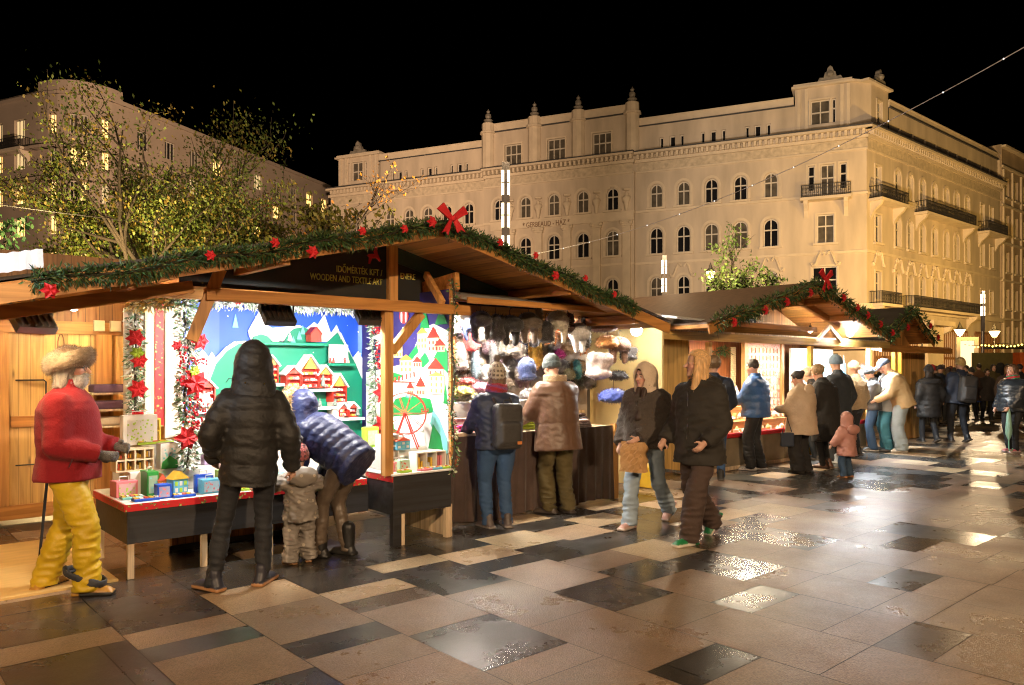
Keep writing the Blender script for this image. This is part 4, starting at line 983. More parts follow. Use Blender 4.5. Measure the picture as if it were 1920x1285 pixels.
def roof(root, name, s0, s1, sr, d0, d1, zr, sl0, sl1, th=.05, top=FELT):
    """two sloping boarded planes meeting at a ridge that runs back into the row"""
    for s, sl in ((s0, sl0), (s1, sl1)):
        z = zr-sl*abs(s-sr); m = MB()
        A = [(sr, d0, zr), (s, d0, z), (s, d1, z), (sr, d1, zr)]; m.prism(A, (0, 0, -th)); r = m.build('roof', PLANKY, root)
        m = MB(); sg = -1 if s < sr else 1; B = [(sr, d0-.02, zr+.003), (s+sg*.04, d0-.02, z+.003), (s+sg*.04, d1, z+.003), (sr, d1, zr+.003)]; m.prism(B, (0, 0, .02)); m.build('roofing', top, r)
        m = MB(); m.bar((sr, d0-.015, zr-.075), (s, d0-.015, z-.075), .028, .11, up=(0, 0, 1)); m.build('bargeboard', PINEX, root)
def lattice(s): pass
st1 = sthing('market_stall', 0, 0, 0, 'near wooden market stall with a dark gable sign, selling toys and hats', 'market stall', 'wooden market stalls')
BROWNF = mat('brown_roof_boards', (.13, .078, .046), rough=.6, var=.3, vscale=3, stretch=(1, 6, 6))
roof(st1, '', -1.35, 5.65, 2.38, -.92, 3.3, 2.95, .235, .235)
m = MB(); m.box(5.35, 6.78, -.12, 2.4, 2.25, 2.29); m.build('side_roof', wood('cream_soffit', (.66, .50, .28), 'y', plank=.14), st1)
m = MB()
for s in (-.2, .9, 4.0, 5.1): z = 2.95-.235*abs(s-2.38)-.11; m.bar((s, -.9, z), (s, 3.2, z), .06, .10)
m.build('rafter', PINEY, st1)
# gable boards
m = MB(); m.prism([(.42, .06, 2.33), (2.40, .06, 2.33), (2.40, .06, 2.86), (.42, .06, 2.41)], (0, .02, 0)); sg = m.build('gable_board', BLACKPLY, st1)
m = MB(); m.prism([(2.50, .06, 2.30), (4.6, .06, 2.30), (4.4, .06, 2.37), (2.50, .06, 2.85)], (0, .02, 0)); m.build('gable_board', BLACKPLY, st1)
m = MB(); m.prism([(2.5, .02, 2.85), (4.5, .02, 2.37), (4.0, .02, 2.33), (2.5, .02, 2.70)], (0, .03, 0)); m.build('green_gable_board', GREENB, st1)
GOLD = mat('sign_yellow_green', (.62, .60, .12), rough=.5, var=.3, vscale=40)
text_mesh('lettering', 'IDŐMÉRTÉK KFT /', .088, GOLD, sg, (2.35, .055, 2.555), Euler((rad(90), 0, 0)), .003, 'RIGHT', .72)
text_mesh('lettering', 'WOODEN AND TEXTILE ART', .088, GOLD, sg, (2.35, .055, 2.465), Euler((rad(90), 0, 0)), .003, 'RIGHT', .66)
text_mesh('lettering', 'ENERE', .088, GOLD, sg, (2.56, .055, 2.545), Euler((rad(90), 0, 0)), .003, 'LEFT', .72)
def part_box(root, name, m_, *bx, bevel=.004):
    m = MB(); m.box(*bx); return m.build(name, m_, root, bevel=bevel)
def part_bar(root, name, m_, a, b, w, h=None, bevel=.004):
    m = MB(); m.bar(a, b, w, h); return m.build(name, m_, root, bevel=bevel)
part_box(st1, 'king_post', PINEZ, 2.40, 2.50, .0, .09, 2.30, 2.86)
part_box(st1, 'header_beam', PINEX, -.2, 4.9, .01, .09, 2.22, 2.325)
part_box(st1, 'front_beam', PINEX, .44, 3.02, -.50, -.42, 2.17, 2.265)
part_bar(st1, 'sloping_beam', PINEX, (-1.30, -.58, 1.92), (.30, -.58, 2.255), .07, .09)
part_box(st1, 'post', PINEZ, 2.06, 2.15, -.46, -.38, .66, 2.168)
part_bar(st1, 'brace', PINEZ, (.56, -.46, 2.42), (.36, -.40, 1.86), .08, .09)
part_bar(st1, 'brace', PINEZ, (2.15, -.42, 1.80), (2.48, -.42, 2.165), .07, .08)
part_bar(st1, 'bracket_board', PINEX, (2.86, .36, 2.42), (2.86, -.5, 2.50), .05, .17)
part_bar(st1, 'brace', PINEZ, (2.75, -.40, 2.28), (2.80, -.05, 2.60), .05, .07)
# back and side walls on the left: the planked cabin with its door
m = MB(); m.box(-3.2, 1.0, 3.12, 3.16, .05, 2.02); cab = m.build('back_wall', PINE, st1)
part_box(st1, 'wall_rail', PINEX, -3.2, 1.0, 3.06, 3.118, 2.02, 2.16)
part_box(st1, 'wall_rail', PINEX, -3.2, 1.0, 3.08, 3.118, .05, .2)
part_box(st1, 'door_rail', PINEX, -.30, .46, 3.08, 3.118, 1.02, 1.14)
part_box(st1, 'post', PINEZ, .50, .66, 3.03, 3.118, .2, 2.02); part_box(st1, 'post', PINEZ, .74, .84, 2.2, 2.3, .02, 2.3)
part_box(st1, 'post', PINEZ, -.42, -.32, 3.06, 3.118, .2, 2.02)
m = MB(); m.box(.96, 1.0, 1.4, 3.1, .05, 2.3); m.build('side_wall', PINE, st1)
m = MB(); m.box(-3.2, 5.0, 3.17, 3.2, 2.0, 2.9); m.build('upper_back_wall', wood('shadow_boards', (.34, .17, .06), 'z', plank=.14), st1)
m = MB(); m.tube([(-.26, 3.07, 1.52), (.0, 3.07, 1.52), (.02, 3.07, 1.50), (.02, 3.07, 1.33)], .008, 6); m.build('door_handle', BLACKM, st1)
m = MB(); m.tube([(-.26, 3.07, .62), (.02, 3.07, .62), (.04, 3.07, .60), (.04, 3.07, .48)], .008, 6); m.build('door_handle', BLACKM, st1)
m = MB(); m.tube([(.16+.03*math.cos(a), 3.06, 1.90+.13*math.sin(a)-.01) for a in np.linspace(0, 2*PI, 17)], .006, 5); m.build('hanging_loop', mat('brown_cord', (.2, .09, .03)), st1)
for s in (-.05, .12): part_box(st1, 'junction_box', mat('beige_plastic', (.62, .52, .34), rough=.5), .52+s, .63+s, 3.0, 3.05, 2.06, 2.18)
# shelves with wares just inside the left cabin door
shf = sthing('wall_shelf', .60, 2.7, 0, 'small wooden shelf with folded goods behind the man in the red fleece', 'shelf')
m = MB()
for z in (1.0, 1.18, 1.36): m.box(-.22, .16, 0, .28, z, z+.02)
m.build('board', PALEW, shf)
for z, c in ((1.02, (.5, .42, .3)), (1.20, (.10, .05, .09)), (1.38, (.09, .05, .10))): m = MB(); m.box(-.2, .14, .02, .26, z, z+.09); m.build('folded_goods', mat('goods_%02d' % int(z*100), c, rough=.9), shf, bevel=.02)
# plywood floor of the cabin
fl_ = MB(); fl_.box(-3.3, -.06, -.02, 1.95, .006, .024); 
fo = sthing('plywood_floor', 0, 0, 0, 'smooth yellowish plywood floor sheet by the near stall at the far left', 'floor sheet'); fl_.build('sheet', mat('plywood', (.62, .42, .16), rough=.28, var=.15, vscale=4, stretch=(1, 4, 1)), fo)
# left counter: low black boards, white top, patterned red edging
ct = MB(); ct.box(.0, 2.14, -.03, .0, .28, .535); ct.box(0, .03, .0, .9, .28, .535); ct.box(2.11, 2.14, 0, .5, .28, .535); ct.build('counter_front', BLACKB, st1)
part_box(st1, 'counter_top', WHITE, -.01, 2.12, -.035, .95, .575, .592)
def ribbon_mat():
    m_ = bpy.data.materials.new('patterned_red_ribbon'); N, L = nodes_of(m_); b = N['Principled BSDF']
    tc = N.new('ShaderNodeTexCoord'); v = N.new('ShaderNodeTexVoronoi'); v.inputs['Scale'].default_value = 26; L.new(tc.outputs['Object'], v.inputs['Vector'])
    n = N.new('ShaderNodeTexNoise'); n.inputs['Scale'].default_value = 55; L.new(tc.outputs['Object'], n.inputs['Vector'])
    ad = N.new('ShaderNodeMath'); ad.operation = 'ADD'; L.new(v.outputs['Distance'], ad.inputs[0]); L.new(n.outputs['Fac'], ad.inputs[1])
    cr = N.new('ShaderNodeValToRGB'); cr.color_ramp.interpolation = 'CONSTANT'; e = cr.color_ramp.elements
    e[0].position = 0; e[0].color = (.45, .38, .10, 1); e[1].position = .66; e[1].color = (.08, .14, .03, 1); x = e.new(.76); x.color = (.5, .012, .015, 1)
    L.new(ad.outputs[0], cr.inputs['Fac']); L.new(cr.outputs[0], b.inputs['Base Color']); b.inputs['Roughness'].default_value = .5; return m_
RIB = ribbon_mat()
m = MB(); m.box(-.014, 2.12, -.042, -.031, .535, .590); m.box(-.022, -.0105, -.03, .9, .535, .590); m.build('edging_ribbon', RIB, st1)
for s, d in ((.005, -.02), (.57, -.02), (1.14, -.02), (1.62, -.02), (.005, .85)): part_box(st1, 'counter_leg', PALEW, s, s+.05, d, d+.04, 0.004, .28)
m = MB(); m.box(.58, 2.0, .75, .80, .03, .26); m.build('base_boards', wood('orange_plinth', (.5, .24, .07), 'z', plank=.07), st1)
m = MB(); m.box(.55, 2.0, .72, .745, .004, .05); m.build('base_sill', BLACKB, st1)
# right-hand table that sticks out
m = MB(); m.box(2.14, 2.80, -.47, -.44, .30, .655); m.box(2.141, 2.17, -.44, .5, .30, .60); m.build('counter_front', BLACKB, st1)
part_box(st1, 'counter_leg', BLACKB, 2.142, 2.23, -.468, -.40, .004, .30); part_box(st1, 'counter_leg', PALEW, 2.235, 2.27, -.465, -.42, .004, .299); part_box(st1, 'counter_leg', PALEW, 2.74, 2.80, -.475, -.42, .004, .299)
m = MB(); m.box(2.80, 2.83, -.45, .5, .004, .32); m.build('side_panel', PALEW, st1)
part_box(st1, 'counter_top', WHITE, 2.12, 2.80, -.50, .95, .657, .675)
m = MB(); m.box(2.128, 2.139, -.47, .0, .60, .656); m.build('edging_ribbon', RIB, st1)
# stepped display behind
for s0, s1, d0, d1, z in ((.14, 2.1, .42, .95, .78), (.3, 2.1, .66, 1.05, .98)): part_box(st1, 'display_step', WHITE, s0, s1, d0, d1, .594, z, bevel=.01)
part_box(st1, 'display_step', WHITE, 2.2, 2.78, -.10, .45, .677, .86, bevel=.01)
# left uprights: timber, printed red ribbon, white curtain
part_box(st1, 'post', PALEW, .44, .52, 1.05, 1.12, .99, 2.25); part_box(st1, 'ribbon_board', RIB, .535, .615, 1.08, 1.10, 1.1, 2.25)
part_box(st1, 'white_board', mat('blush_board', (.72, .62, .50), rough=.6), .62, .78, 1.06, 1.10, .99, 2.25); part_box(st1, 'white_board', mat('blush_board', (.72, .62, .50)), .30, .438, 1.2, 1.22, .99, 2.2)

# ------------------------------------------------------------------ painted alpine backdrop
def sky_mat(name, c, dot, scale, rad_):
    m_ = bpy.data.materials.new(name); N, L = nodes_of(m_); b = N['Principled BSDF']
    tc = N.new('ShaderNodeTexCoord'); v = N.new('ShaderNodeTexVoronoi'); v.inputs['Scale'].default_value = scale; L.new(tc.outputs['Object'], v.inputs['Vector'])
    lt = N.new('ShaderNodeMath'); lt.operation = 'LESS_THAN'; lt.inputs[1].default_value = rad_; L.new(v.outputs['Distance'], lt.inputs[0])
    n = N.new('ShaderNodeTexNoise'); n.inputs['Scale'].default_value = 3; L.new(tc.outputs['Object'], n.inputs['Vector'])
    mr = N.new('ShaderNodeMapRange'); mr.inputs['To Min'].default_value = .75; mr.inputs['To Max'].default_value = 1.25; L.new(n.outputs['Fac'], mr.inputs['Value'])
    sc = N.new('ShaderNodeVectorMath'); sc.operation = 'SCALE'; sc.inputs[0].default_value = c; L.new(mr.outputs[0], sc.inputs['Scale'])
    mx = N.new('ShaderNodeMix'); mx.data_type = 'RGBA'; L.new(lt.outputs[0], mx.inputs['Factor']); L.new(sc.outputs[0], mx.inputs[6]); mx.inputs[7].default_value = (*dot, 1)
    L.new(mx.outputs[2], b.inputs['Base Color']); b.inputs['Roughness'].default_value = .5; return m_
BLUE = sky_mat('painted_blue_sky', (.012, .085, .62), (.8, .85, .9), 11, .085)
NIGHT = sky_mat('painted_night_sky', (.035, .028, .16), (.75, .6, .2), 16, .09)
HILLG = sky_mat('painted_green_hill', (.004, .22, .13), (.75, .85, .8), 8, .05)
GREENP = mat('painted_green', (.01, .24, .06), rough=.5, var=.15); DGREEN = mat('painted_pine_green', (.01, .10, .045), rough=.5, var=.2)
SNOW = mat('painted_snow', (.80, .82, .84), rough=.6, var=.06, vscale=9); REDP = mat('red_painted_wood', (.50, .028, .018), rough=.45, var=.12)
REDB = mat('coral_red_wood', (.55, .06, .04), rough=.5, var=.1); CREAMP = mat('cream_paint', (.72, .60, .36), rough=.5, var=.15, vscale=30); OCHRE = mat('ochre_paint', (.65, .36, .06), rough=.5, var=.2)
AQUA = mat('aqua_paint', (.16, .5, .52), rough=.5, var=.1)
bd = sthing('painted_backdrop', 0, 0, 0, 'blue backdrop painted with snowy peaks and a green hill behind the toy counter', 'backdrop', None)
def slab(root, name, m_, pts, d, th=.012):
    m = MB(); m.prism([(s, d, z) for s, z in pts], (0, th, 0)); return m.build(name, m_, root)
m = MB(); m.box(.80, 3.2, 1.262, 1.29, .6, 2.3); m.build('sky_panel', BLUE, bd)
m = MB(); m.box(.80, 1.20, 1.254, 1.26, .6, 2.3); m.build('sky_panel', mat('lit_side_blue', (.05, .13, .55), rough=.5, var=.15, vscale=3), bd)  # paler blue puts the light on a differently facing panel into the colour
SNOWL = [(0.95, 1.57), (0.97, 1.78), (1.03, 1.83), (1.09, 1.76), (1.12, 1.81), (1.16, 1.75), (1.25, 1.85), (1.35, 1.92), (1.39, 1.91), (1.25, 1.76), (1.11, 1.57), (1.07, 1.0), (0.95, 1.0)]
HILL = [(1.06, .8), (1.07, 1.54), (1.15, 1.7), (1.26, 1.82), (1.38, 1.9), (1.54, 1.92), (2.37, 1.93), (2.5, 2.04), (2.56, 1.99), (2.72, 1.73), (2.92, 1.31), (2.92, .8)]
SNOWM = [(1.49, 2.03), (1.54, 2.12), (1.61, 2.24), (1.69, 2.1), (1.75, 2.07), (1.92, 2.09), (2.05, 2.11), (2.14, 2.08), (2.23, 2.15), (2.27, 2.12), (2.35, 2.24), (2.43, 2.03), (2.5, 2.13), (2.54, 2.04), (2.49, 2.01), (2.38, 1.94), (1.89, 1.93), (1.53, 1.92), (1.5, 1.98)]
slab(bd, 'snow_peaks', SNOW, SNOWL, 1.24); slab(bd, 'green_hill', HILLG, HILL, 1.222); slab(bd, 'snow_peaks', SNOW, SNOWM, 1.238)
slab(bd, 'green_knoll', HILLG, [(1.51, 1.92), (1.53, 1.97), (1.61, 2.0), (1.68, 1.98), (1.74, 1.92)], 1.20); slab(bd, 'green_knoll', HILLG, [(1.86, 1.92), (1.92, 2.02), (1.98, 2.07), (2.09, 2.09), (2.17, 2.05), (2.19, 1.93)], 1.204)
slab(bd, 'snow_edge', SNOW, [(2.48, 2.06), (2.53, 2.04), (2.68, 1.76), (2.75, 1.84), (2.79, 1.77), (2.87, 1.73), (2.97, 1.39), (2.97, 1.2), (2.92, 1.29), (2.7, 1.73)], 1.195)
slab(bd, 'snow_edge', SNOW, [(1.05, 1.5), (1.12, 1.72), (1.25, 1.86), (1.38, 1.92), (1.52, 1.93), (1.50, 1.91), (1.38, 1.895), (1.26, 1.82), (1.15, 1.69), (1.08, 1.5)], 1.215)
for s, z, h in ((1.36, 2.13, .14), (2.07, 2.06, .10), (2.03, 2.0, .09), (1.96, 1.95, .07)): slab(bd, 'painted_tree', AQUA, [(s-.03, z-h/2), (s+.03, z-h/2), (s, z+h/2)], 1.19 if s > 1.5 else 1.245, .006)
for s0, s1, z in ((1.86, 2.40, 1.425), (2.17, 2.42, 1.23), (1.5, 2.3, 1.915), (2.41, 2.75, 1.10), (2.30, 2.64, 1.70), (.92, 1.12, 1.24), (1.56, 1.8, 1.49), (1.8, 2.15, 1.24)):
    part_box(bd, 'ledge', SNOW if z < 1.6 else HILLG, s0, s1, 1.05, 1.225 if z < 1.6 else 1.2, z-.03, z, bevel=.006)
# little red houses standing on the ledges
HOUSES = [(1.82, 1.99, 1.455, 1.59, 1.66, 'lower left of the tall one'), (1.99, 2.2, 1.44, 1.64, 1.78, 'the tallest in the middle of the hill'), (2.19, 2.35, 1.44, 1.58, 1.67, 'right of the tallest'), (2.35, 2.53, 1.28, 1.45, 1.58, 'on a pale base'),
          (1.94, 2.09, 1.26, 1.37, 1.46, 'on the lower snow ledge under the tallest'), (2.43, 2.545, 1.12, 1.2, 1.26, 'left one of the low pair'), (2.55, 2.67, 1.11, 1.21, 1.26, 'right one of the low pair'), (1.59, 1.74, 1.5, 1.68, 1.77, 'with an aqua window beside the hooded head'), (0.95, 1.09, 1.25, 1.46, 1.53, 'at the far left with an ochre gable'), (1.82, 1.93, 1.25, 1.34, 1.43, 'half hidden at the left of the lower ledge')]
GOODS = [mat('toy_white', (.8, .78, .7), rough=.5), mat('toy_amber', (.8, .45, .08), rough=.5), mat('toy_grey', (.3, .28, .3), rough=.5)]
rg = random.Random(3)
for (s0, s1, z0, ze, za, d_) in HOUSES:
    h_ = sthing('toy_house', (s0+s1)/2, 1.06, z0, 'red gabled toy house with tiny shelves, '+d_, 'toy house', 'red toy houses on the alpine backdrop')
    hw = (s1-s0)/2*.97; e, a = ze-z0, za-z0
    m = MB(); m.prism([(-hw, .05, 0), (hw, .05, 0), (hw, .05, e), (0, .05, a), (-hw, .05, e)], (0, .1, 0)); m.box(-hw, -hw+.012, 0, .05, 0, e); m.box(hw-.012, hw, 0, .05, 0, e)
    nf = max(2, int(e/.055)); 
    for i in range(nf): m.box(-hw+.012, hw-.012, 0, .05, i*e/nf, i*e/nf+.008)
    m.build('wall', REDP, h_)
    m = MB()
    for s in (-1, 1): m.bar((0, .07, a+.012), (s*(hw+.02), .07, e-.012), .16, .016)
    m.build('roof', SNOW, h_)
    m = MB(); m.prism([(-hw*.7, -.002, e), (hw*.7, -.002, e), (0, -.002, a-.02)], (0, .05, 0)); m.build('gable', OCHRE if a-e > .08 else REDB, h_)
    m = MB()
    for i in range(nf):
        k = max(3, int(hw*2/.028))
        for j in range(k):
            if rg.random() < .85: x = -hw+.02+(2*hw-.04)*(j+.5)/k; w_2 = .007+.004*rg.random(); m.box(x-w_2, x+w_2, .005, .045, i*e/nf+.008, i*e/nf+.008+.028*rg.uniform(.6, 1), rg.randrange(3))
    m.build('little_goods', GOODS, h_)
m = MB(); m.box(2.36, 2.50, 1.07, 1.2, 1.10, 1.275); 
b_ = sthing('toy_tower', 0, 0, 0, 'white and pink tower base under the right red toy house', 'toy tower'); m.build('tower_block', mat('blush_white', (.78, .62, .55), rough=.5), b_)
rb = sthing('toy_house', 2.16, 1.06, 1.93, 'plain coral red block house on top of the green hill', 'toy house', 'red toy houses on the alpine backdrop')
m = MB(); m.prism([(-.06, 0, 0), (.06, 0, 0), (.06, 0, .085), (0, 0, .15), (-.06, 0, .085)], (0, .12, 0)); m.build('wall', REDB, rb); m = MB(); m.bar((0, .06, .155), (.066, .06, .08), .13, .012); m.bar((0, .06, .155), (-.066, .06, .08), .13, .012); m.build('roof', REDP, rb)
fr = sthing('framed_print', 2.45, 1.1, 1.705, 'square white framed print standing on the green shelf at the right of the backdrop', 'picture')
m = MB(); m.box(-.115, .115, 0, .02, 0, .2); m.build('frame', WHITE, fr); m = MB(); m.box(-.085, .085, -.004, .001, .03, .17); m.build('print', sky_mat('pink_floral_print', (.75, .55, .58), (.8, .2, .25), 40, .25), fr)
for i, s in enumerate((2.34, 2.38, 2.52, 2.56)):
    t_ = sthing('figurine', s, 1.09, 1.705, f'tiny {("red", "red and white", "red hooded", "cream")[i]} figurine beside the framed print', 'figurine', 'figurines on the green shelf'); m = MB(); m.lathe([(.016, 0), (.012, .03), (.006, .035), (.010, .045), (.0, .058)], 8); m.build('body', CREAMP if i == 3 else REDP, t_)
for i, (s, z, h) in enumerate(((2.24, 1.445, .16), (1.98, 1.26, .10), (2.66, 1.115, .12), (2.20, 1.235, .1), (2.38, 1.235, .09), (1.77, 1.925, .11), (1.86, 1.925, .10))):
    t_ = sthing('toy_tree', s, 1.06, z, ('grey cone tree between the red toy houses', 'dark little cone tree under the tallest toy house', 'grey cone tree behind the low pair of toy houses', 'small dark cone tree on the lower snow ledge', 'grey small cone tree by the pink tower base', 'pale little tree on the upper green ledge', 'white little tree on the upper green ledge')[i], 'toy tree', 'cone trees on the alpine backdrop')
    m = MB(); m.lathe([(.004, 0), (.028, .012), (.016, h*.45), (.02, h*.46), (.0, h)], 8); m.build('cone', mat('toy_tree_grey', (.16, .20, .18), var=.4, vscale=60) if i < 5 else SNOW, t_)

# ------------------------------------------------------------------ painted night village on the end partition
pt = sthing('painted_partition', 2.80, 0, 0, 'partition painted with a night sky, snowy village and balloon beside the ferris wheel', 'partition')
def pslab(name, m_, pts, off, th=.006):
    m = MB(); m.prism([(-off, d, z) for d, z in pts], (th, 0, 0)); return m.build(name, m_, pt)
m = MB(); m.box(0, .03, -.44, 1.2, .677, 2.42); m.build('night_sky', NIGHT, pt)
pslab('snow_field', SNOW, [(1.1, 1.6), (.59, 1.66), (0.35, 1.69), (0.15, 1.85), (-0.01, 2.06), (-0.19, 2.09), (-0.435, 2.01), (-0.435, 0.68), (1.1, .68)], .008)
for p_ in ([(0.25, 1.77), (0.07, 1.91), (0.07, 1.81), (0.18, 1.74)], [(0.07, 1.72), (-0.05, 1.81), (-0.13, 1.72), (-0.01, 1.65)], [(0.59, 1.61), (0.33, 1.57), (0.58, 1.48)], [(0.56, 1.24), (0.49, 1.32), (0.26, 1.36), (-0.14, 1.34), (-0.2, 1.21), (0.07, 1.17), (0.56, 1.13)], [(.8, .9), (.8, 1.26), (0.59, 1.24), (0.52, 1.0), (0.35, 0.95)], [(-.2, 1.75), (-.35, 1.9), (-.43, 1.8), (-.43, 1.6)]): pslab('green_slope', GREENP, p_, .014)
pslab('stream', AQUA, [(-0.19, 1.23), (-0.29, 1.15), (-0.43, 0.94), (-0.43, 0.80), (-0.29, 0.92), (-0.14, 1.09)], .014)
for p_ in ([(0.04, 2.05), (-0.05, 2.25), (-0.13, 2.05)], [(-0.22, 2.08), (-0.33, 2.26), (-0.43, 2.08)], [(-0.11, 0.84), (-0.19, 1.09), (-0.32, 0.98), (-0.36, 0.84)], [(-.36, 1.3), (-.40, 1.5), (-.435, 1.3)]): pslab('painted_tree', GREENP, p_, .015)
for (a, b, z0, ze, za, red) in ((0.52, 0.36, 1.76, 1.91, 1.99, 0), (0.4, 0.17, 1.6, 1.73, 1.79, 0), (0.07, -0.09, 1.84, 2.0, 2.06, 0), (-0.11, -0.29, 1.81, 1.95, 2.06, 1), (-0.23, -0.39, 1.81, 1.87, 1.94, 1), (0.15, 0.01, 1.65, 1.71, 1.77, 1), (-0.11, -0.37, 1.57, 1.64, 1.75, 1), (0.26, 0.15, 1.36, 1.44, 1.51, 1), (0.09, -0.05, 1.37, 1.46, 1.56, 1), (-0.13, -0.38, 1.39, 1.57, 1.61, 0)):
    o = pslab('painted_house', CREAMP, [(a, z0), (b, z0), (b, ze), (a, ze)], .018)
    m = MB(); m.prism([(-.022, a+.015, ze), (-.022, b-.015, ze), (-.022, (a+b)/2, za)], (.006, 0, 0)); m.build('painted_roof', REDP if red or za-ze > .065 else OCHRE, o)
    m = MB(); k = 3
    for r in range(max(1, int((ze-z0)/.06))):
        for j in range(k): y = a+(b-a)*(j+.5)/k; m.box(-.021, -.015, y-.012, y+.012, z0+.015+.06*r, z0+.05+.06*r)
    m.build('painted_windows', OCHRE if not red else REDB, o)
m = MB(); m.prism([(-.016, .33+.085*math.cos(a), 2.2+.085*math.sin(a)) for a in np.linspace(0, 2*PI, 20)[:-1]], (.006, 0, 0)); o = m.build('balloon', REDB, pt)
m = MB()
for k in (-1, 1): m.prism([(-.019, .33+k*.04+.014*math.cos(a), 2.2+.075*math.sin(a)) for a in np.linspace(0, 2*PI, 14)[:-1]], (.004, 0, 0))
m.box(-.019, -.012, .31, .35, 2.045, 2.08); m.build('balloon_stripe', SNOW, o)
m = MB()
for i in range(7): m.box(-.02, -.014, .55-.07*i, .57-.07*i, 1.485+.012*i, 1.54+.012*i)
m.box(-.021, -.015, .12, .58, 1.50, 1.51); m.build('painted_fence', REDB, pt)
m = MB(); m.box(0, .03, -.47, -.441, .677, 2.45); m.build('edge_strip', PINEZ, pt)

# toy ferris wheel
fw = sthing('toy_ferris_wheel', 2.50, -.12, .862, 'red wooden toy ferris wheel with two spoked rings on the right table', 'toy ferris wheel', rot=rad(-38))
RW = .205; m = MB()
for y in (-.075, .075):
    m.tube([(RW*math.cos(a), y, .34+RW*math.sin(a)) for a in np.linspace(0, 2*PI, 33)], .0055, 6, cap=False)
    for i in range(10): a = 2*PI*i/10; m.tube([(0, y, .34), (RW*math.cos(a), y, .34+RW*math.sin(a))], .003, 5)
for i in range(10): a = 2*PI*i/10; m.tube([(RW*math.cos(a), -.075, .34+RW*math.sin(a)), (RW*math.cos(a), .075, .34+RW*math.sin(a))], .003, 5)
m.build('wheel', REDB, fw)
m = MB()
for y in (-.10, .10):
    for x in (-.13, .13): m.tube([(0, y, .34), (x, y, 0)], .0065, 6)
m.tube([(0, -.11, .34), (0, .11, .34)], .012, 8); m.build('frame', REDP, fw)
for i in range(6):
    a = 2*PI*i/6+.3; x, z = RW*math.cos(a), .34+RW*math.sin(a); m = MB(); m.box(x-.032, x+.032, -.055, .055, z-.045, z-.035); m.box(x-.032, x-.026, -.055, .055, z-.035, z-.01); m.box(x+.026, x+.032, -.055, .055, z-.035, z-.01); m.build('gondola', (REDP, AQUA, SNOW)[i % 3], fw)

# ------------------------------------------------------------------ wooden toys and boxes on the counters
TOYC = {'blue': (.012, .08, .55), 'light blue': (.14, .48, .72), 'lime': (.38, .62, .06), 'pink': (.75, .22, .26), 'orange': (.72, .24, .05), 'yellow': (.78, .50, .06), 'white': (.78, .77, .72), 'green': (.03, .30, .05), 'coral': (.7, .12, .07), 'lilac': (.5, .36, .62), 'aqua': (.22, .58, .58), 'cream': (.75, .60, .40), 'mint': (.45, .68, .50)}
TM = {k: mat('toy_'+k.replace(' ', '_')+'_paint', v, rough=.4, var=.06) for k, v in TOYC.items()}
def toy_box(lab, c, s, d, z, w, dp, h, rot=0, name='toy_box', g='wooden toys on the toy counter'):
    t = sthing(name, s, d, z, lab, 'toy box', g, rot); m = MB(); k = sum(map(ord, lab)) % 3; cs = [x for x in ('yellow', 'coral', 'aqua', 'lime', 'pink', 'cream') if x != c]
    m.box(-w/2, w/2, -dp/2, dp/2, 0, h*(.72 if k == 1 else 1)); m.build('box', TM[c], t, bevel=.004)
    if k == 1:
        m = MB(); m.prism([(-w*.56, -dp*.56, h*.72), (w*.56, -dp*.56, h*.72), (0, -dp*.56, h*1.05)], (0, dp*1.12, 0)); m.build('roof', TM[cs[len(lab) % 5]], t)
        m = MB()
        for i in range(3):
            for j in range(2): x, z_ = -w*.3+w*.3*i, h*(.16+.28*j); m.box(x-w*.09, x+w*.09, -dp/2-.003, -dp/2+.001, z_, z_+h*.18, (i+j) % 2)
        m.build('window_print', [TM['white'], TM[cs[len(lab) % 4]]], t)
    else:
        m = MB(); m.box(-w*.38, w*.38, -dp/2-.003, -dp/2+.001, h*.12, h*.84); m.build('printed_front', sky_mat('printed_front_%s' % c.replace(' ', '_'), tuple(min(.8, x*.5+.3) for x in TOYC[c]), TOYC[cs[len(lab) % 5]], 34, .32), t)
        if k == 2: m = MB(); m.tube([(-w*.22, 0, h), (-w*.2, 0, h+.03), (w*.2, 0, h+.03), (w*.22, 0, h)], .005, 5); m.build('handle', TM['white'], t)
    return t
def shelf_unit(lab, c, s, d, z, w, dp, h, nx, nz, cols, rot=0, name='doll_shelf', g='dollhouse shelves on the toy counter'):
    t = sthing(name, s, d, z, lab, 'dollhouse', g, rot); e = .012; m = MB()
    m.box(-w/2, -w/2+e, -dp/2, dp/2, 0, h); m.box(w/2-e, w/2, -dp/2, dp/2, 0, h); m.box(-w/2+e, w/2-e, -dp/2, dp/2, h-e, h); m.box(-w/2+e, w/2-e, -dp/2, dp/2, 0, e); m.box(-w/2+e, w/2-e, dp/2-e, dp/2, e, h-e)
    for i in range(1, nx): x = -w/2+w*i/nx; m.box(x-e/2, x+e/2, -dp/2, dp/2-e, e, h-e)
    for i in range(1, nz): zz_ = h*i/nz; m.box(-w/2+e, w/2-e, -dp/2+.002, dp/2-e, zz_-e/2, zz_+e/2)
    m.build('carcass', TM[c], t)
    for i in range(nx):
        x0, x1 = -w/2+w*i/nx+e, -w/2+w*(i+1)/nx-e
        m = MB(); m.box(x0, x1, dp/2-e-.004, dp/2-e-.001, e, h-e); m.build('lining', TM[cols[i % len(cols)]], t)
        m = MB(); 
        for j in range(nz):
            zb = h*j/nz+e
            for q in range(3): x = x0+(x1-x0)*(q+.5)/3; hh = h/nz*(.25+.4*rg.random()); wq = (x1-x0)*.12; m.box(x-wq, x+wq, -.02, .03, zb, zb+hh, rg.randrange(3))
        m.build('little_goods', [TM[cols[(i+1) % len(cols)]], TM['yellow'], TM['white']], t)
    return t
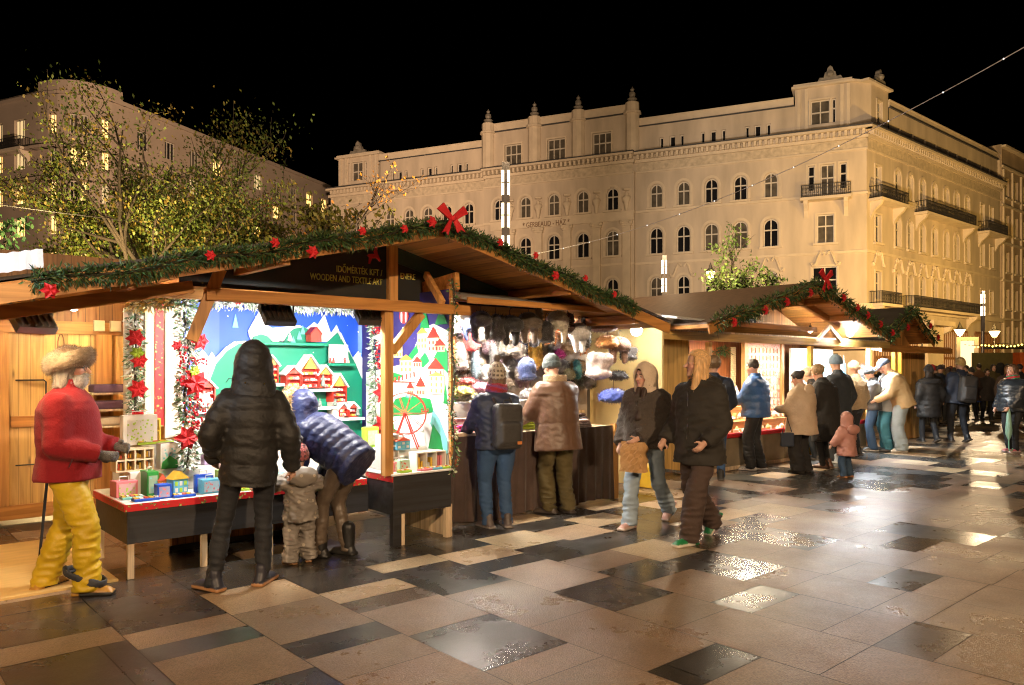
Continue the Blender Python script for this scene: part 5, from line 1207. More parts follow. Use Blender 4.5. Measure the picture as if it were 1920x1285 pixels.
def tray(lab, c, s, d, z, w, dp, rot=0):
    t = sthing('toy_tray', s, d, z, lab, 'tray', 'wooden trays on the toy counter', rot); m = MB(); m.box(-w/2, w/2, -dp/2, dp/2, 0, .02); m.build('base', TM[c], t, bevel=.004)
    m = MB()
    for q in range(5): x = -w/2+w*(q+.5)/5; m.box(x-w*.07, x+w*.07, -dp*.3, dp*.3, .021, .03, q % 3)
    m.build('blocks', [TM['yellow'], TM['white'], TM['coral']], t)
z0 = .594
tray('flat blue tray at the left front edge of the toy counter', 'blue', .16, .06, z0, .19, .10); tray('pale aqua tray lying behind the blue one at the counter corner', 'aqua', .10, .22, z0, .16, .10)
toy_box('square royal blue box standing near the front edge of the toy counter', 'blue', .30, .09, z0, .11, .09, .115); toy_box('tall light blue cupboard box between the two blue boxes', 'light blue', .44, .17, z0, .13, .11, .19, .2)
tray('dark blue tray under the light blue cupboard box', 'blue', .45, .05, z0, .17, .09)
toy_box('blue and white printed box with a carrying handle', 'light blue', .68, .10, z0, .16, .09, .12, name='carry_box'); toy_box('narrow royal blue box leaning behind the printed box', 'blue', .66, .19, z0, .15, .05, .15)
shelf_unit('lime framed dollhouse open at the front beside the blue printed box', 'lime', .88, .20, z0, .20, .12, .17, 1, 3, ['pink', 'coral'], -.1); tray('lime and yellow tray in front of the lime dollhouse', 'lime', .90, .05, z0, .22, .10); tray('pink tray at the hooded man\'s elbow', 'pink', 1.12, .06, z0, .18, .1)
toy_box('pink and aqua cube house near the left counter corner', 'pink', .09, .40, z0, .17, .14, .13, .1); toy_box('green sloping slide block behind the pink cube house', 'green', .27, .34, z0, .09, .2, .20); toy_box('orange wooden block leaning beside the green slide block', 'orange', .34, .27, z0, .07, .08, .17)
shelf_unit('orange toned shelf with red compartments on the middle step', 'cream', .20, .56, .78, .30, .16, .19, 4, 2, ['orange', 'coral', 'orange', 'cream']); toy_box('white tall block painted with a green hill', 'white', .47, .52, .78, .15, .12, .22, name='hill_block')
m = MB(); m.prism([(.40, .455, .782), (.545, .455, .782), (.53, .455, .85), (.47, .455, .895), (.41, .455, .84)], (0, .003, 0)); hb = sthing('hill_cutout', 0, 0, 0, 'dark green hill cutout on the white tall block', 'cutout'); m.build('cutout', TM['green'], hb)
shelf_unit('yellow and lime dollhouse with an aqua wall on the top step', 'yellow', .36, .84, .98, .26, .16, .22, 3, 2, ['yellow', 'aqua', 'lime']); toy_box('white cloud topped block on the top step by the red ribbon', 'white', .30, .74, .98, .28, .10, .26); tray('lime shelf board under the yellow dollhouse', 'lime', .42, .70, .982, .3, .1)
shelf_unit('lilac and white shelf behind the man in the black puffer coat', 'lilac', .98, .6, .78, .24, .14, .2, 2, 2, ['pink', 'lilac']); shelf_unit('white and coral shelf near the hooded man\'s left arm', 'white', .82, .78, .98, .2, .14, .2, 2, 2, ['coral', 'pink'])
toy_box('purple toned toy box in the gap by the hooded man', 'lilac', .84, .52, .78, .14, .1, .1); shelf_unit('pink toy shop behind the bending woman', 'pink', 1.75, .55, .78, .3, .14, .22, 2, 2, ['pink', 'white']); shelf_unit('pale pink open shelf left of the timber post', 'pink', 1.98, .35, .594, .2, .14, .3, 1, 3, ['pink'])
for i, (s, c) in enumerate(((1.25, 'yellow'), (1.38, 'coral'), (1.5, 'mint'), (1.62, 'white'))): toy_box(f'{c} toy box in the middle of the toy counter', c, s, .2, z0, .1, .1, .1)
zt = .677
shelf_unit('long white unit with pink, blue and yellow rooms at the front of the right table', 'white', 2.60, -.36, zt, .34, .14, .17, 3, 1, ['pink', 'blue', 'yellow'], g='dollhouse shelves on the right table')
toy_box('greenish box with a printed front at the left corner of the right table', 'mint', 2.31, -.36, zt, .11, .09, .11, g='wooden toys on the right table'); tray('lime puzzle tray at the corner of the right table', 'lime', 2.28, -.44, zt, .13, .07); tray('pink tray in front of the three room unit', 'pink', 2.50, -.46, zt, .15, .05); tray('blue tray in front of the three room unit', 'light blue', 2.63, -.46, zt, .12, .05); tray('lime tray at the right end of the table', 'lime', 2.74, -.46, zt, .10, .05)
shelf_unit('tall white shelf with many small compartments beside the timber post', 'white', 2.27, -.16, zt, .18, .14, .34, 2, 3, ['cream', 'white'], g='dollhouse shelves on the right table'); toy_box('blue and white row house box on the table step', 'light blue', 2.40, -.20, .862, .16, .09, .12, g='wooden toys on the right table'); toy_box('pale pink box next to the blue and white row house box', 'pink', 2.28, -.30, .677, .12, .1, .09, g='wooden toys on the right table'); toy_box('lime edged shelf box behind the ferris wheel', 'lime', 2.3, .2, .862, .14, .1, .2, g='wooden toys on the right table')
# ------------------------------------------------------------------ greenery: garlands, bows, felt shapes
NEEDLE = mat('fir_needles', (1, 1, 1), rough=.6, attr='tint', var=.2, vscale=30)
FROST = mat('frosted_needles', (1, 1, 1), rough=.6, attr='tint', var=.15, vscale=30)
BOWM = mat('red_felt', (.52, .012, .018), rough=.7, var=.15, vscale=8, bump=.3, bscale=30)
def sprays(mb, P, R, n, ln, wd, cols, rr, droop=.3):
    """needle blades scattered round a path"""
    P = [Vector(p) for p in P]; L = [0]
    for i in range(len(P)-1): L.append(L[-1]+(P[i+1]-P[i]).length)
    for _ in range(n):
        t = rr.random()*L[-1]; i = max(j for j in range(len(P)-1) if L[j] <= t+1e-9); q = P[i].lerp(P[i+1], (t-L[i])/max(L[i+1]-L[i], 1e-6)); ax = (P[i+1]-P[i]).normalized()
        r = Vector((rr.gauss(0, 1), rr.gauss(0, 1), rr.gauss(0, 1))); r -= ax*(r.dot(ax)*.6)
        if r.length < .01: continue
        r.normalize(); b = q + r*R*rr.uniform(.1, .75); d = (r+ax*rr.uniform(-.8, .8)); d.z -= droop; d.normalize(); l = ln*rr.uniform(.6, 1.3)
        sd = d.cross(Vector((rr.gauss(0, 1), rr.gauss(0, 1), rr.gauss(0, 1)))); sd.normalize(); c = rr.choice(cols); k = rr.uniform(.6, 1.5); c = tuple(x*k for x in c)
        up = d.cross(sd)*wd*.5
        mb.poly([b-sd*wd*.4, b+d*l*.5-sd*wd+up, b+d*l, b+d*l*.5+sd*wd+up], 0, c)
GREENS = [(.022, .065, .014), (.035, .085, .018), (.05, .10, .025), (.012, .035, .010), (.085, .10, .022)]
FROSTS = [(.75, .78, .76), (.62, .68, .62), (.8, .8, .78), (.16, .28, .15), (.09, .2, .09), (.55, .62, .50)]
def garland(root, P, R, n, cols=GREENS, m_=NEEDLE, ln=.09, wd=.008, seed=1, name='garland'):
    mb = MB(); sprays(mb, P, R, n, ln, wd, cols, random.Random(seed)); o = mb.build('needles', m_, root, fixn=False)
    mb = MB(); mb.tube(P, .012, 5); mb.build('wire_stem', mat('garland_stem', (.03, .025, .012)), root); return o
def bow(s, d, z, sc, lab, grp, rot=0):
    t = sthing('red_bow', s, d, z, lab, 'bow', grp, rot); m = MB()
    for sg in (-1, 1):
        m.prism([(0, 0, .02), (sg*.10, -.01, .13), (sg*.24, .0, .07), (sg*.20, .02, .02), (sg*.22, .0, -.03), (sg*.06, .01, -.01)] if 0 else [(0, 0, .03), (sg*.17, -.03, .19), (sg*.26, -.01, .10), (sg*.05, 0, -.02)], (0, .03, 0))
    m.build('loops', BOWM, t); m = MB()
    for sg, l in ((-1, .22), (1, .17)): m.prism([(0, -.005, 0), (sg*.05, -.03, .0), (sg*.20, -.03, -l), (sg*.13, -.02, -l+.03), (sg*.08, -.01, -l-.02)], (0, .02, 0))
    m.build('tails', BOWM, t); m = MB(); m.lathe([(0, -.04), (.035, -.03), (.045, 0), (.035, .03), (0, .04)], 8); m.build('knot', BOWM, t)
    t.scale = (sc,)*3; return t
def flower(s, d, z, sc, lab, grp, m_=BOWM, rot=0.):
    t = sthing('poinsettia', s, d, z, lab, 'flower', grp, rot); m = MB(); rr = random.Random(int(s*971+z*133))
    for ring, (k, l, y) in enumerate(((6, .10, 0), (5, .07, -.02))):
        for i in range(k):
            a = 2*PI*i/k+ring*.5+rr.uniform(-.15, .15); c, s_ = math.cos(a), math.sin(a); n_ = (-s_*.035, 0, c*.035)
            m.poly([(0, y, 0), (c*l*.5+n_[0], y-.02, s_*l*.5+n_[2]), (c*l, y+.01, s_*l), (c*l*.5-n_[0], y-.02, s_*l*.5-n_[2])])
    m.build('petals', m_, t, fixn=False); m = MB(); m.lathe([(0, -.012), (.014, 0), (0, .012)], 6); m.build('centre', TM['yellow'], t); t.scale = (sc,)*3; return t
rk = lambda s: 2.95-.235*abs(s-2.38)
ga = sthing('roof_garland', 0, 0, 0, 'dark green fir garland along the gable edges of the near stall', 'garland')
PL = [(s, -.97+.02*math.sin(9*s), rk(s)-.035+.02*math.sin(7*s)) for s in np.linspace(-.80, 2.38, 24)]; PR = [(s, -.97+.02*math.sin(9*s), rk(s)-.035+.02*math.sin(7*s)) for s in np.linspace(2.38, 5.0, 20)]
garland(ga, PL+PR[1:], .078, 9000, ln=.058, wd=.006, seed=4)
bow(2.36, -1.08, 2.96, .64, 'large red ribbon bow at the peak of the near stall', None)
gl_lab = [(-.72, 'drooping red felt leaf at the low left end of the near garland'), (.25, 'red felt star flower on the near garland above the left wooden beam'), (.72, 'small red felt flower left of the dark gable sign'), (1.02, 'red felt bird at the left end of the dark gable sign'), (1.45, 'red felt flower above the middle of the dark gable sign'), (1.85, 'round red felt piece left of the large bow'), (2.13, 'red felt bird just left of the large bow'), (2.9, 'red felt star just right of the large bow'), (3.35, 'thin red felt piece on the right slope above the orange soffit'), (3.62, 'tall red felt piece low on the right slope'), (4.05, 'red felt berry on the right slope above the hats'), (4.5, 'lowest red felt berry at the right end of the near garland')]
for i, (s, l) in enumerate(gl_lab):
    flower(s, -1.09, rk(s)-(.10 if i in (0, 3, 9) else -.01+.03*(i % 2)), .42 if i % 3 else .56, l, 'red felt pieces on the near roof garland')
def deer(s, z, fl, lab):
    t = sthing('felt_reindeer', s, .035, z, lab, 'reindeer', 'red felt reindeer on the dark gable'); P = [(-.07, -.10), (-.05, -.10), (-.02, -.03), (.04, -.02), (.09, -.06), (.10, -.045), (.06, .03), (.05, .07), (.07, .12), (.05, .12), (.035, .10), (.02, .12), (.005, .115), (.02, .08), (0, .06), (.02, .03), (-.06, .02), (-.09, .0), (-.06, -.02)]
    m = MB(); m.prism([(x*fl, 0, z_) for x, z_ in P], (0, .012, 0)); m.build('body', BOWM, t); t.scale = (.8,)*3
deer(2.24, 2.74, 1, 'red felt reindeer left of the wooden king post'); deer(2.62, 2.74, -1, 'red felt reindeer right of the wooden king post')
# frosted garlands round the toy counter
def fgar(P, R, n, lab, seed, cols=FROSTS, ln=.06, wd=.011):
    t = sthing('frosted_garland', 0, 0, 0, lab, 'garland', 'frosted garlands framing the toy counter'); garland(t, P, R, n, cols, FROST, ln, wd, seed); return t
fgar([(.36, 1.06, z) for z in np.linspace(1.0, 2.2, 8)], .085, 800, 'frosted garland with poinsettias left of the red ribbon board', 11)
fgar([(.60+.02*math.sin(z*8), .42, z) for z in np.linspace(.78, 2.25, 10)], .095, 1300, 'thick frosted garland with berries right of the red ribbon board', 12)
fgar([(.30, 1.0, 2.22), (.50, .8, 2.24), (.66, .5, 2.26)], .08, 420, 'yellowish frosted garland across the top left of the toy counter', 13, [(.7, .5, .12), (.55, .45, .2), (.8, .75, .6), (.2, .25, .08)])
fgar([(s, 1.14, 2.33+.015*math.sin(11*s)) for s in np.linspace(1.08, 2.95, 12)], .10, 1700, 'frosted garland along the top of the blue backdrop', 14, [(.8, .82, .82), (.7, .74, .72), (.85, .85, .83), (.25, .34, .22)])
fgar([(2.80, .9, z) for z in np.linspace(1.0, 2.3, 9)], .09, 1000, 'frosted garland with red berries between backdrop and timber post', 15)
iv = sthing('leaf_garland', 0, 0, 0, 'thin leafy garland down the front edge of the painted partition', 'garland'); garland(iv, [(2.81+.02*math.sin(9*z), -.49, z) for z in np.linspace(.62, 2.52, 14)], .05, 420, [(.05, .16, .04), (.10, .2, .06), (.5, .5, .35), (.3, .1, .04)], NEEDLE, .04, .010, 16)
BER = mat('red_berries', (.5, .01, .02), rough=.3)
def berries(s, d, z0, z1, n, lab, seed, R=.07):
    t = sthing('berry_spray', s, d, z0, lab, 'berries', 'red berry sprays on the frosted garlands'); m = MB(); rr = random.Random(seed)
    for _ in range(n):
        x, y, z = rr.gauss(0, R*.55), rr.gauss(-.05, R*.4), rr.uniform(0, z1-z0); r = .011; m.lathe([(0, z-r), (r*.8, z-r*.5), (r, z), (r*.8, z+r*.5), (0, z+r)], 6, x, y)
    m.build('berries', BER, t, smooth=True)
berries(.64, .33, 1.12, 1.42, 90, 'thick bunch of red berries on the garland left of the hooded man', 1); berries(.66, .35, 1.68, 1.74, 22, 'small red berry sprig near the snowy peaks', 2, .05); berries(.53, .36, 1.5, 1.85, 40, 'sparse red berries at the left side of the thick frosted garland', 5, .04)
berries(2.76, .82, 1.5, 1.95, 60, 'red berries on the garland right of the backdrop', 3, .05); berries(2.74, .80, 2.02, 2.2, 50, 'magenta red twig at the top right corner of the backdrop', 4, .09)
PF = 'red poinsettias on the frosted garlands'
flower(.63, .30, 1.52, 1.25, 'largest red poinsettia, on the thick garland left of the hooded man', PF); flower(.68, .32, 1.88, .8, 'red poinsettia high on the thick garland beside the blue sky', PF); flower(.56, .30, 1.05, 1.1, 'red poinsettia low on the thick garland above the toys', PF); flower(.49, .34, 1.84, .5, 'small red poinsettia at the left of the thick garland', PF)
flower(.33, .94, 1.92, .9, 'top red poinsettia on the garland left of the ribbon board', PF); flower(.36, .94, 1.72, .8, 'red poinsettia among lime leaves left of the ribbon board', PF); flower(.35, .94, 1.46, .95, 'middle red poinsettia left of the ribbon board', PF); flower(.34, .93, 1.2, .9, 'lowest red poinsettia left of the ribbon board, beside the bearded man', PF)
flower(2.79, .76, 1.38, 1.2, 'red poinsettia low on the garland right of the backdrop', PF); flower(2.76, .72, 1.02, 1.3, 'red poinsettia pot flower by the foot of the timber post', PF); flower(1.3, 1.02, 2.32, .5, 'tiny red poinsettia on the garland over the backdrop', PF)
LIMEL = mat('lime_leaf', (.30, .45, .03), rough=.5); WHF = mat('white_felt', (.8, .8, .78), rough=.7)
flower(.34, .93, 1.78, .7, 'lime green leaf rosette left of the ribbon board', 'leaf rosettes on the frosted garlands', LIMEL); flower(.62, .29, 1.62, .55, 'green leaf rosette above the largest poinsettia', 'leaf rosettes on the frosted garlands', LIMEL); flower(.70, .28, 1.36, .9, 'white star flower beside the berry bunch', 'white flowers on the frosted garlands', WHF); flower(.72, .27, 1.02, .9, 'white flower low on the thick garland', 'white flowers on the frosted garlands', WHF); flower(2.78, .78, 1.98, .95, 'white star flower high on the garland right of the backdrop', 'white flowers on the frosted garlands', WHF); flower(2.80, .78, 1.72, .5, 'small white flower on the garland right of the backdrop', 'white flowers on the frosted garlands', WHF)

# ------------------------------------------------------------------ hat stall
hs = sthing('hat_counter', 0, 0, 0, 'long hat counter draped in dark brown cloth beside the toy table', 'counter')
def drape(root, name, s0, s1, d, z0, z1, m_, amp=.03, n=120, seed=1, f=19):
    rr = random.Random(seed); m = MB(); ph = [rr.uniform(0, 6) for _ in range(4)]; rows = 10
    for j in range(rows+1):
        for i in range(n+1):
            t = i/n; v = j/rows; s = s0+(s1-s0)*t; a = amp*(.3+v*1.0); y = d-.012-a*(.5+.5*math.sin(f*s+ph[0]+1.3*math.sin(3.1*s+ph[1])+.6*v))-.5*a*math.sin(2.3*f*s+ph[2]+v); m.v.append((s, y, z1-(z1-z0)*v+(.02*math.sin(6*s+ph[3]) if j == rows else 0)))
    for j in range(rows):
        for i in range(n): k = j*(n+1)+i; m.f.append((k, k+1, k+n+2, k+n+1)); m.mi.append(0); m.c.append(None)
    return m.build(name, m_, root, smooth=True)
BRNC = mat('brown_velvet', (.075, .045, .034), rough=.75, var=.25, vscale=6, sheen=.4, bump=.4, bscale=14)
drape(hs, 'front_cloth', 2.92, 5.62, -.08, .02, .93, BRNC, .028)
m = MB(); m.box(2.86, 5.6, -.07, .75, .90, .93); m.build('counter_top', PALEW, hs); part_box(hs, 'edge_rail', PALEW, 2.86, 3.6, -.11, -.06, .93, .97); part_box(hs, 'edge_rail', PALEW, 2.86, 3.5, .15, .2, 1.06, 1.1); part_box(hs, 'corner_post', PINEZ, 5.63, 5.70, -.12, -.04, .01, .95)
m = MB(); m.box(2.86, 2.90, -.05, .7, .02, .9); m.build('side_panel', BLACKB, hs)
m = MB(); m.box(2.86, 5.0, .35, .8, .93, 1.25); m.build('raised_step', WHITE, hs)
part_box(st1, 'hat_wall', mat('warm_white_wall', (.45, .38, .31), rough=.7, var=.2, vscale=5), 2.85, 6.6, 1.25, 1.3, .02, 2.36); part_box(st1, 'shelf_board', PALEW, 5.05, 6.5, 1.2, 1.245, 1.0, 1.04)
m = MB(); m.box(6.66, 6.70, -.06, 1.25, .02, 2.249); m.build('side_wall', mat('yellow_ply_wall', (.66, .50, .22), rough=.55, var=.15, vscale=2), st1)
m = MB(); m.box(6.58, 6.66, -.1, .5, .02, .30); m.build('plinth', mat('yellow_plinth', (.6, .38, .03), rough=.5), st1)
m = MB(); m.prism([(2.95, -.52, 2.32), (5.05, -.52, 2.335), (5.05, .15, 2.47), (2.95, .15, 2.46)], (0, 0, .02)); m.build('flap', mat('pale_flap', (.42, .40, .36), rough=.5, var=.2, vscale=5), st1); part_box(st1, 'flap_edge', PINEX, 2.95, 5.05, -.56, -.525, 2.285, 2.345)
m = MB(); m.box(2.9, 6.65, -.05, 1.25, 2.36, 2.38); m.build('ceiling', mat('white_ceiling', (.72, .66, .56), rough=.7), st1)
part_box(st1, 'hook_rail', PINEX, 3.0, 5.6, -.14, -.10, 2.345, 2.372)
def hat_geo(kind, w, hgt, col, rngs):
    col = np.array(col); n = 420
    if kind == 'trapper':
        def f(P):
            D = ell(P, (0, 0, -.28*hgt), (w*.46, w*.46, hgt*.28))
            for s in (-1, 1): D = smin(D, cap(P, (s*w*.34, -.01, -.34*hgt), (s*w*.26, -.02, -.88*hgt), w*.18, w*.12), .04)
            D = smin(D, ell(P, (0, -w*.36, -.34*hgt), (w*.36, w*.16, hgt*.18)), .03); return np.maximum(D, -cap(P, (0, .0, -.5*hgt), (0, 0, -1.2*hgt), w*.14, w*.2))
    elif kind == 'ball':
        def f(P): return smin(ell(P, (0, 0, -.5*hgt), (w*.48, w*.46, hgt*.46)), ell(P, (0, -w*.1, -.86*hgt), (w*.44, w*.42, hgt*.13)), .03)
    elif kind == 'flat':
        def f(P): return smin(ell(P, (0, 0, -.55*hgt), (w*.48, w*.46, hgt*.42)), ell(P, (0, 0, -.75*hgt), (w*.52, w*.5, hgt*.22)), .02)
    elif kind == 'scarf':
        def f(P): return smin(cap(P, (-w*.1, 0, -.06*hgt), (-w*.14, -.02, -hgt*.95), w*.32, w*.30), cap(P, (w*.12, .01, -.06*hgt), (w*.2, -.01, -hgt*.8), w*.28, w*.26), .02)
    else:
        def f(P):
            D = ell(P, (0, 0, -.4*hgt), (w*.42, w*.42, hgt*.36))
            D = smin(D, ell(P, (0, -.02, -.72*hgt), (w*.48, w*.46, hgt*.20)), .03); D = smin(D, ell(P, (-w*.3, -w*.2, -.25*hgt), (w*.2, w*.2, hgt*.22)), .02); return smin(D, ell(P, (w*.28, -w*.2, -.3*hgt), (w*.22, w*.2, hgt*.24)), .02)
    V, F = snet(lambda P: f(P)+wob(P, 55, w*40)*.005, (-w*.75, -w*.75, -hgt*1.15), (w*.75, w*.75, hgt*.2), max(w, hgt)/17)
    C = np.tile(col, (len(V), 1))*(1+.25*np.sin(V[:, 2:3]*60)*(kind == 'multi'))
    return fuzz(V, F, C, n, .035, .25, .0028, np.random.default_rng(rngs))
HATS = [('trapper', 3.46, -.12, 1.95, 2.26, .24, (.022, .017, .014), 'dark charcoal trapper hat, leftmost in the front hanging row'), ('multi', 3.67, -.12, 1.93, 2.25, .21, (.014, .011, .010), 'black fur hat second in the front hanging row'), ('trapper', 3.87, -.12, 1.9, 2.23, .30, (.010, .009, .009), 'large black trapper hat under the red cap'), ('trapper', 4.15, -.12, 1.92, 2.28, .28, (.10, .075, .052), 'grey brown trapper hat in the middle of the front row'), ('scarf', 4.32, -.12, 2.0, 2.32, .12, (.17, .12, .07), 'brown fur tail hanging beside the grey brown hat'), ('ball', 4.40, -.14, 1.95, 2.2, .2, (.014, .012, .012), 'small black fur ball hat right of the grey brown hat'), ('trapper', 4.61, -.12, 1.93, 2.32, .27, (.62, .52, .42), 'cream white trapper hat in the front row'), ('multi', 4.79, -.11, 2.05, 2.31, .17, (.05, .022, .016), 'dark maroon brown hat between the two white trapper hats'), ('trapper', 4.94, -.14, 1.83, 2.19, .28, (.66, .60, .54), 'white trapper hat with long flaps at the right of the front row'), ('scarf', 5.12, -.1, 1.92, 2.25, .16, (.04, .04, .035), 'dark grey fur scarf after the second white trapper hat'), ('multi', 5.40, -.1, 2.08, 2.3, .38, (.30, .17, .13), 'wide brown and pink fur hat near the bright bulb'), ('flat', 5.74, .1, 1.91, 2.1, .30, (.60, .24, .06), 'amber orange fur hat below the bulb'), ('trapper', 5.95, .1, 1.71, 2.06, .32, (.22, .12, .07), 'brown trapper hat with pale trim at the right end'), ('multi', 5.53, .08, 1.49, 1.87, .36, (.50, .42, .40), 'grey white fur hat with pinkish balls on the right side'),
 ('scarf', 4.10, .85, 1.86, 2.12, .30, (.75, .055, .05), 'coral red fur hat at the upper left of the back wall'), ('ball', 3.97, .9, 1.58, 1.98, .25, (.38, .30, .28), 'big mauve grey fur hat under the coral one'), ('scarf', 4.19, .88, 1.5, 1.86, .17, (.20, .28, .34), 'slate blue fur scarf on the back wall'), ('scarf', 3.84, .9, 1.62, 2.1, .13, (.70, .20, .02), 'narrow orange fur piece at the left edge of the hat wall'), ('scarf', 5.22, .9, 1.62, 2.0, .28, (.78, .30, .03), 'bright orange fur piece in the middle of the back wall'), ('ball', 4.47, .25, 1.47, 1.79, .27, (.03, .055, .17), 'royal blue round fur hat on a stand between two shoppers'), ('ball', 4.40, .9, 1.45, 1.70, .26, (.72, .68, .64), 'white puffy fur hat left of the knit beanie shopper'), ('flat', 3.91, .45, 1.36, 1.50, .27, (.72, .24, .36), 'pink fur hat lying on the counter step'), ('flat', 3.80, .55, 1.45, 1.55, .22, (.72, .10, .10), 'coral fur hat lying behind the pink one'), ('flat', 3.66, .45, 1.32, 1.46, .29, (.74, .50, .10), 'yellow fur hat lying at the left of the counter step'), ('flat', 3.75, .40, 1.27, 1.38, .24, (.24, .24, .12), 'olive fur hat lying in front of the yellow one'), ('flat', 4.62, .35, 1.25, 1.42, .29, (.74, .70, .66), 'white fur hat lying right of the backpack wearer'), ('ball', 5.67, .9, 1.78, 1.90, .17, (.60, .02, .22), 'small magenta hat on the right of the back wall'), ('scarf', 6.02, .9, 1.5, 1.73, .17, (.10, .42, .48), 'teal scarf at the right of the hat wall'), ('multi', 6.2, .85, 1.3, 1.65, .24, (.06, .05, .045), 'dark mottled fur cluster low at the right'), ('flat', 5.62, -.1, 1.22, 1.42, .38, (.02, .045, .26), 'royal blue fluffy hat hanging low beside the hooded woman'), ('ball', 4.42, .55, 2.22, 2.36, .19, (.62, .015, .015), 'red cap on the top rail'), ('ball', 4.63, .9, 1.5, 1.70, .2, (.68, .62, .56), 'white hat on the back wall above the backpack'), ('multi', 6.16, .12, 1.74, 1.94, .24, (.05, .04, .035), 'black fur hat against the yellow side wall'), ('flat', 5.95, .1, 1.50, 1.63, .24, (.03, .028, .03), 'small black hat low by the yellow side wall'), ('scarf', 4.5, .9, 1.68, 1.93, .17, (.10, .09, .09), 'dark striped scarf in the middle of the back wall'), ('multi', 4.8, .9, 1.8, 1.96, .22, (.60, .48, .40), 'cream and brown hat on the back wall'), ('flat', 5.86, .9, 1.48, 1.65, .2, (.7, .62, .35), 'pale yellow hat on the back wall at right'),
 ('ball', 4.95, .92, 1.75, 1.98, .24, (.55, .48, .42), 'beige fur hat high on the back wall'), ('multi', 5.0, .92, 1.45, 1.7, .24, (.2, .15, .11), 'brown fur hat low on the back wall'), ('trapper', 5.5, .92, 1.9, 2.2, .25, (.12, .08, .05), 'brown trapper hat at the top of the back wall'), ('ball', 3.72, .95, 1.55, 1.8, .24, (.06, .07, .10), 'navy grey fur hat at the left of the back wall'), ('ball', 3.6, .92, 1.85, 2.1, .22, (.10, .10, .11), 'dark grey hat at the top left of the back wall'), ('ball', 4.3, .95, 1.95, 2.2, .22, (.40, .28, .12), 'tan fur hat on the back wall behind the front row')]
for i, (k_, s, d, zb, zt_, w, c, lab) in enumerate(HATS):
    t = sthing('fur_hat', s, d, zt_, lab, 'hat', 'fur hats for sale', (i*37 % 13-6)*.06); V, F, C = hat_geo(k_, w*(1.0 if d < .2 else .86), (zt_-zb)*(1.05 if d < .2 else .9), tuple(min(.55, x) for x in c), i); npmesh('fur', V, F, FUR, t, C)
    if d < .3 and zb > 1.6 or i in (29,):
        m = MB(); m.tube([(0, 0, -.02), (0, 0, .05), (.02, 0, .08), (.05, 0, .07)], .004, 5); m.build('hook', BLACKM, t)
rr = random.Random(8); HC = (('black', (.012, .011, .011)), ('grey', (.22, .21, .21)), ('white', (.40, .37, .33)), ('brown', (.12, .065, .035)), ('tan', (.42, .27, .13)), ('dark blue', (.03, .05, .14)), ('cream', (.38, .30, .21)), ('rust orange', (.55, .18, .03)), ('charcoal', (.05, .048, .05)), ('mauve', (.34, .22, .26)))
for j, z in enumerate((2.26, 2.02, 1.78, 1.54)):
    for i in range(11):
        q_, c = HC[(i*3+j*7) % 10]; t = sthing('fur_hat', 3.25+.30*i+.12*(j % 2)+rr.uniform(-.03, .03), 1.12, z, f'small {q_} fur hat, {ORD[i]} from left, {("top", "second", "third", "bottom")[j]} row of the back wall', 'hat', 'small fur hats on the back wall')
        V, F, C = hat_geo(('trapper', 'ball', 'multi', 'flat')[(i+2*j) % 4], rr.uniform(.17, .25), rr.uniform(.15, .24), c, 60+i*4+j); npmesh('fur', V, F, FUR, t, C)
for i in range(12):
    q_, c = HC[(i*7+1) % 10]; t = sthing('fur_hat', 3.3+.215*i, .42+.05*(i % 2), 2.30-.05*(i % 3), f'{q_} fur hat, {ORD[i]} from left, hanging behind the front row', 'hat', 'fur hats hanging behind the front row')
    V, F, C = hat_geo(('trapper', 'multi', 'trapper', 'scarf')[i % 4], rr.uniform(.18, .24), rr.uniform(.24, .36), c, 160+i); npmesh('fur', V, F, FUR, t, C)
for i, (s, d, z, w, c, lab) in enumerate(((3.15, .05, .94, .3, (.62, .05, .30), 'magenta and white folded scarf at the left counter front'), (3.38, .08, .94, .25, (.5, .02, .10), 'dark pink folded scarf on the counter front'), (3.2, .26, 1.1, .3, (.66, .63, .62), 'pale grey folded knit in the rear tray'), (3.22, .32, 1.25, .28, (.78, .5, .12), 'mustard folded knit on the step'), (4.35, .1, .94, .16, (.5, .62, .05), 'lime green knit hat on the counter by the backpack'), (5.15, .1, .94, .42, (.035, .03, .03), 'dark folded fur pile at the right of the counter'), (5.3, .25, .98, .35, (.10, .06, .05), 'brown folded pile behind the dark one'), (5.1, .0, .93, .34, (.45, .33, .26), 'beige folded scarf under the dark pile'), (4.3, .3, .94, .28, (.7, .66, .6), 'white folded knit beside the leather coat'))):
    t = sthing('folded_knitwear', s, d, z, lab, 'knitwear', 'folded knitwear on the hat counter'); m = MB()
    for q in range(3): k = .9-.08*q; m.box(-w/2*k, w/2*k, -.09*k, .09*k, q*.032, q*.032+.03, 0, tuple(min(1, x*(.8+.25*q)) for x in c))
    m.build('folds', mat('knit_folded', (1, 1, 1), rough=.9, attr='tint', bump=.6, bscale=60), t, bevel=.012)

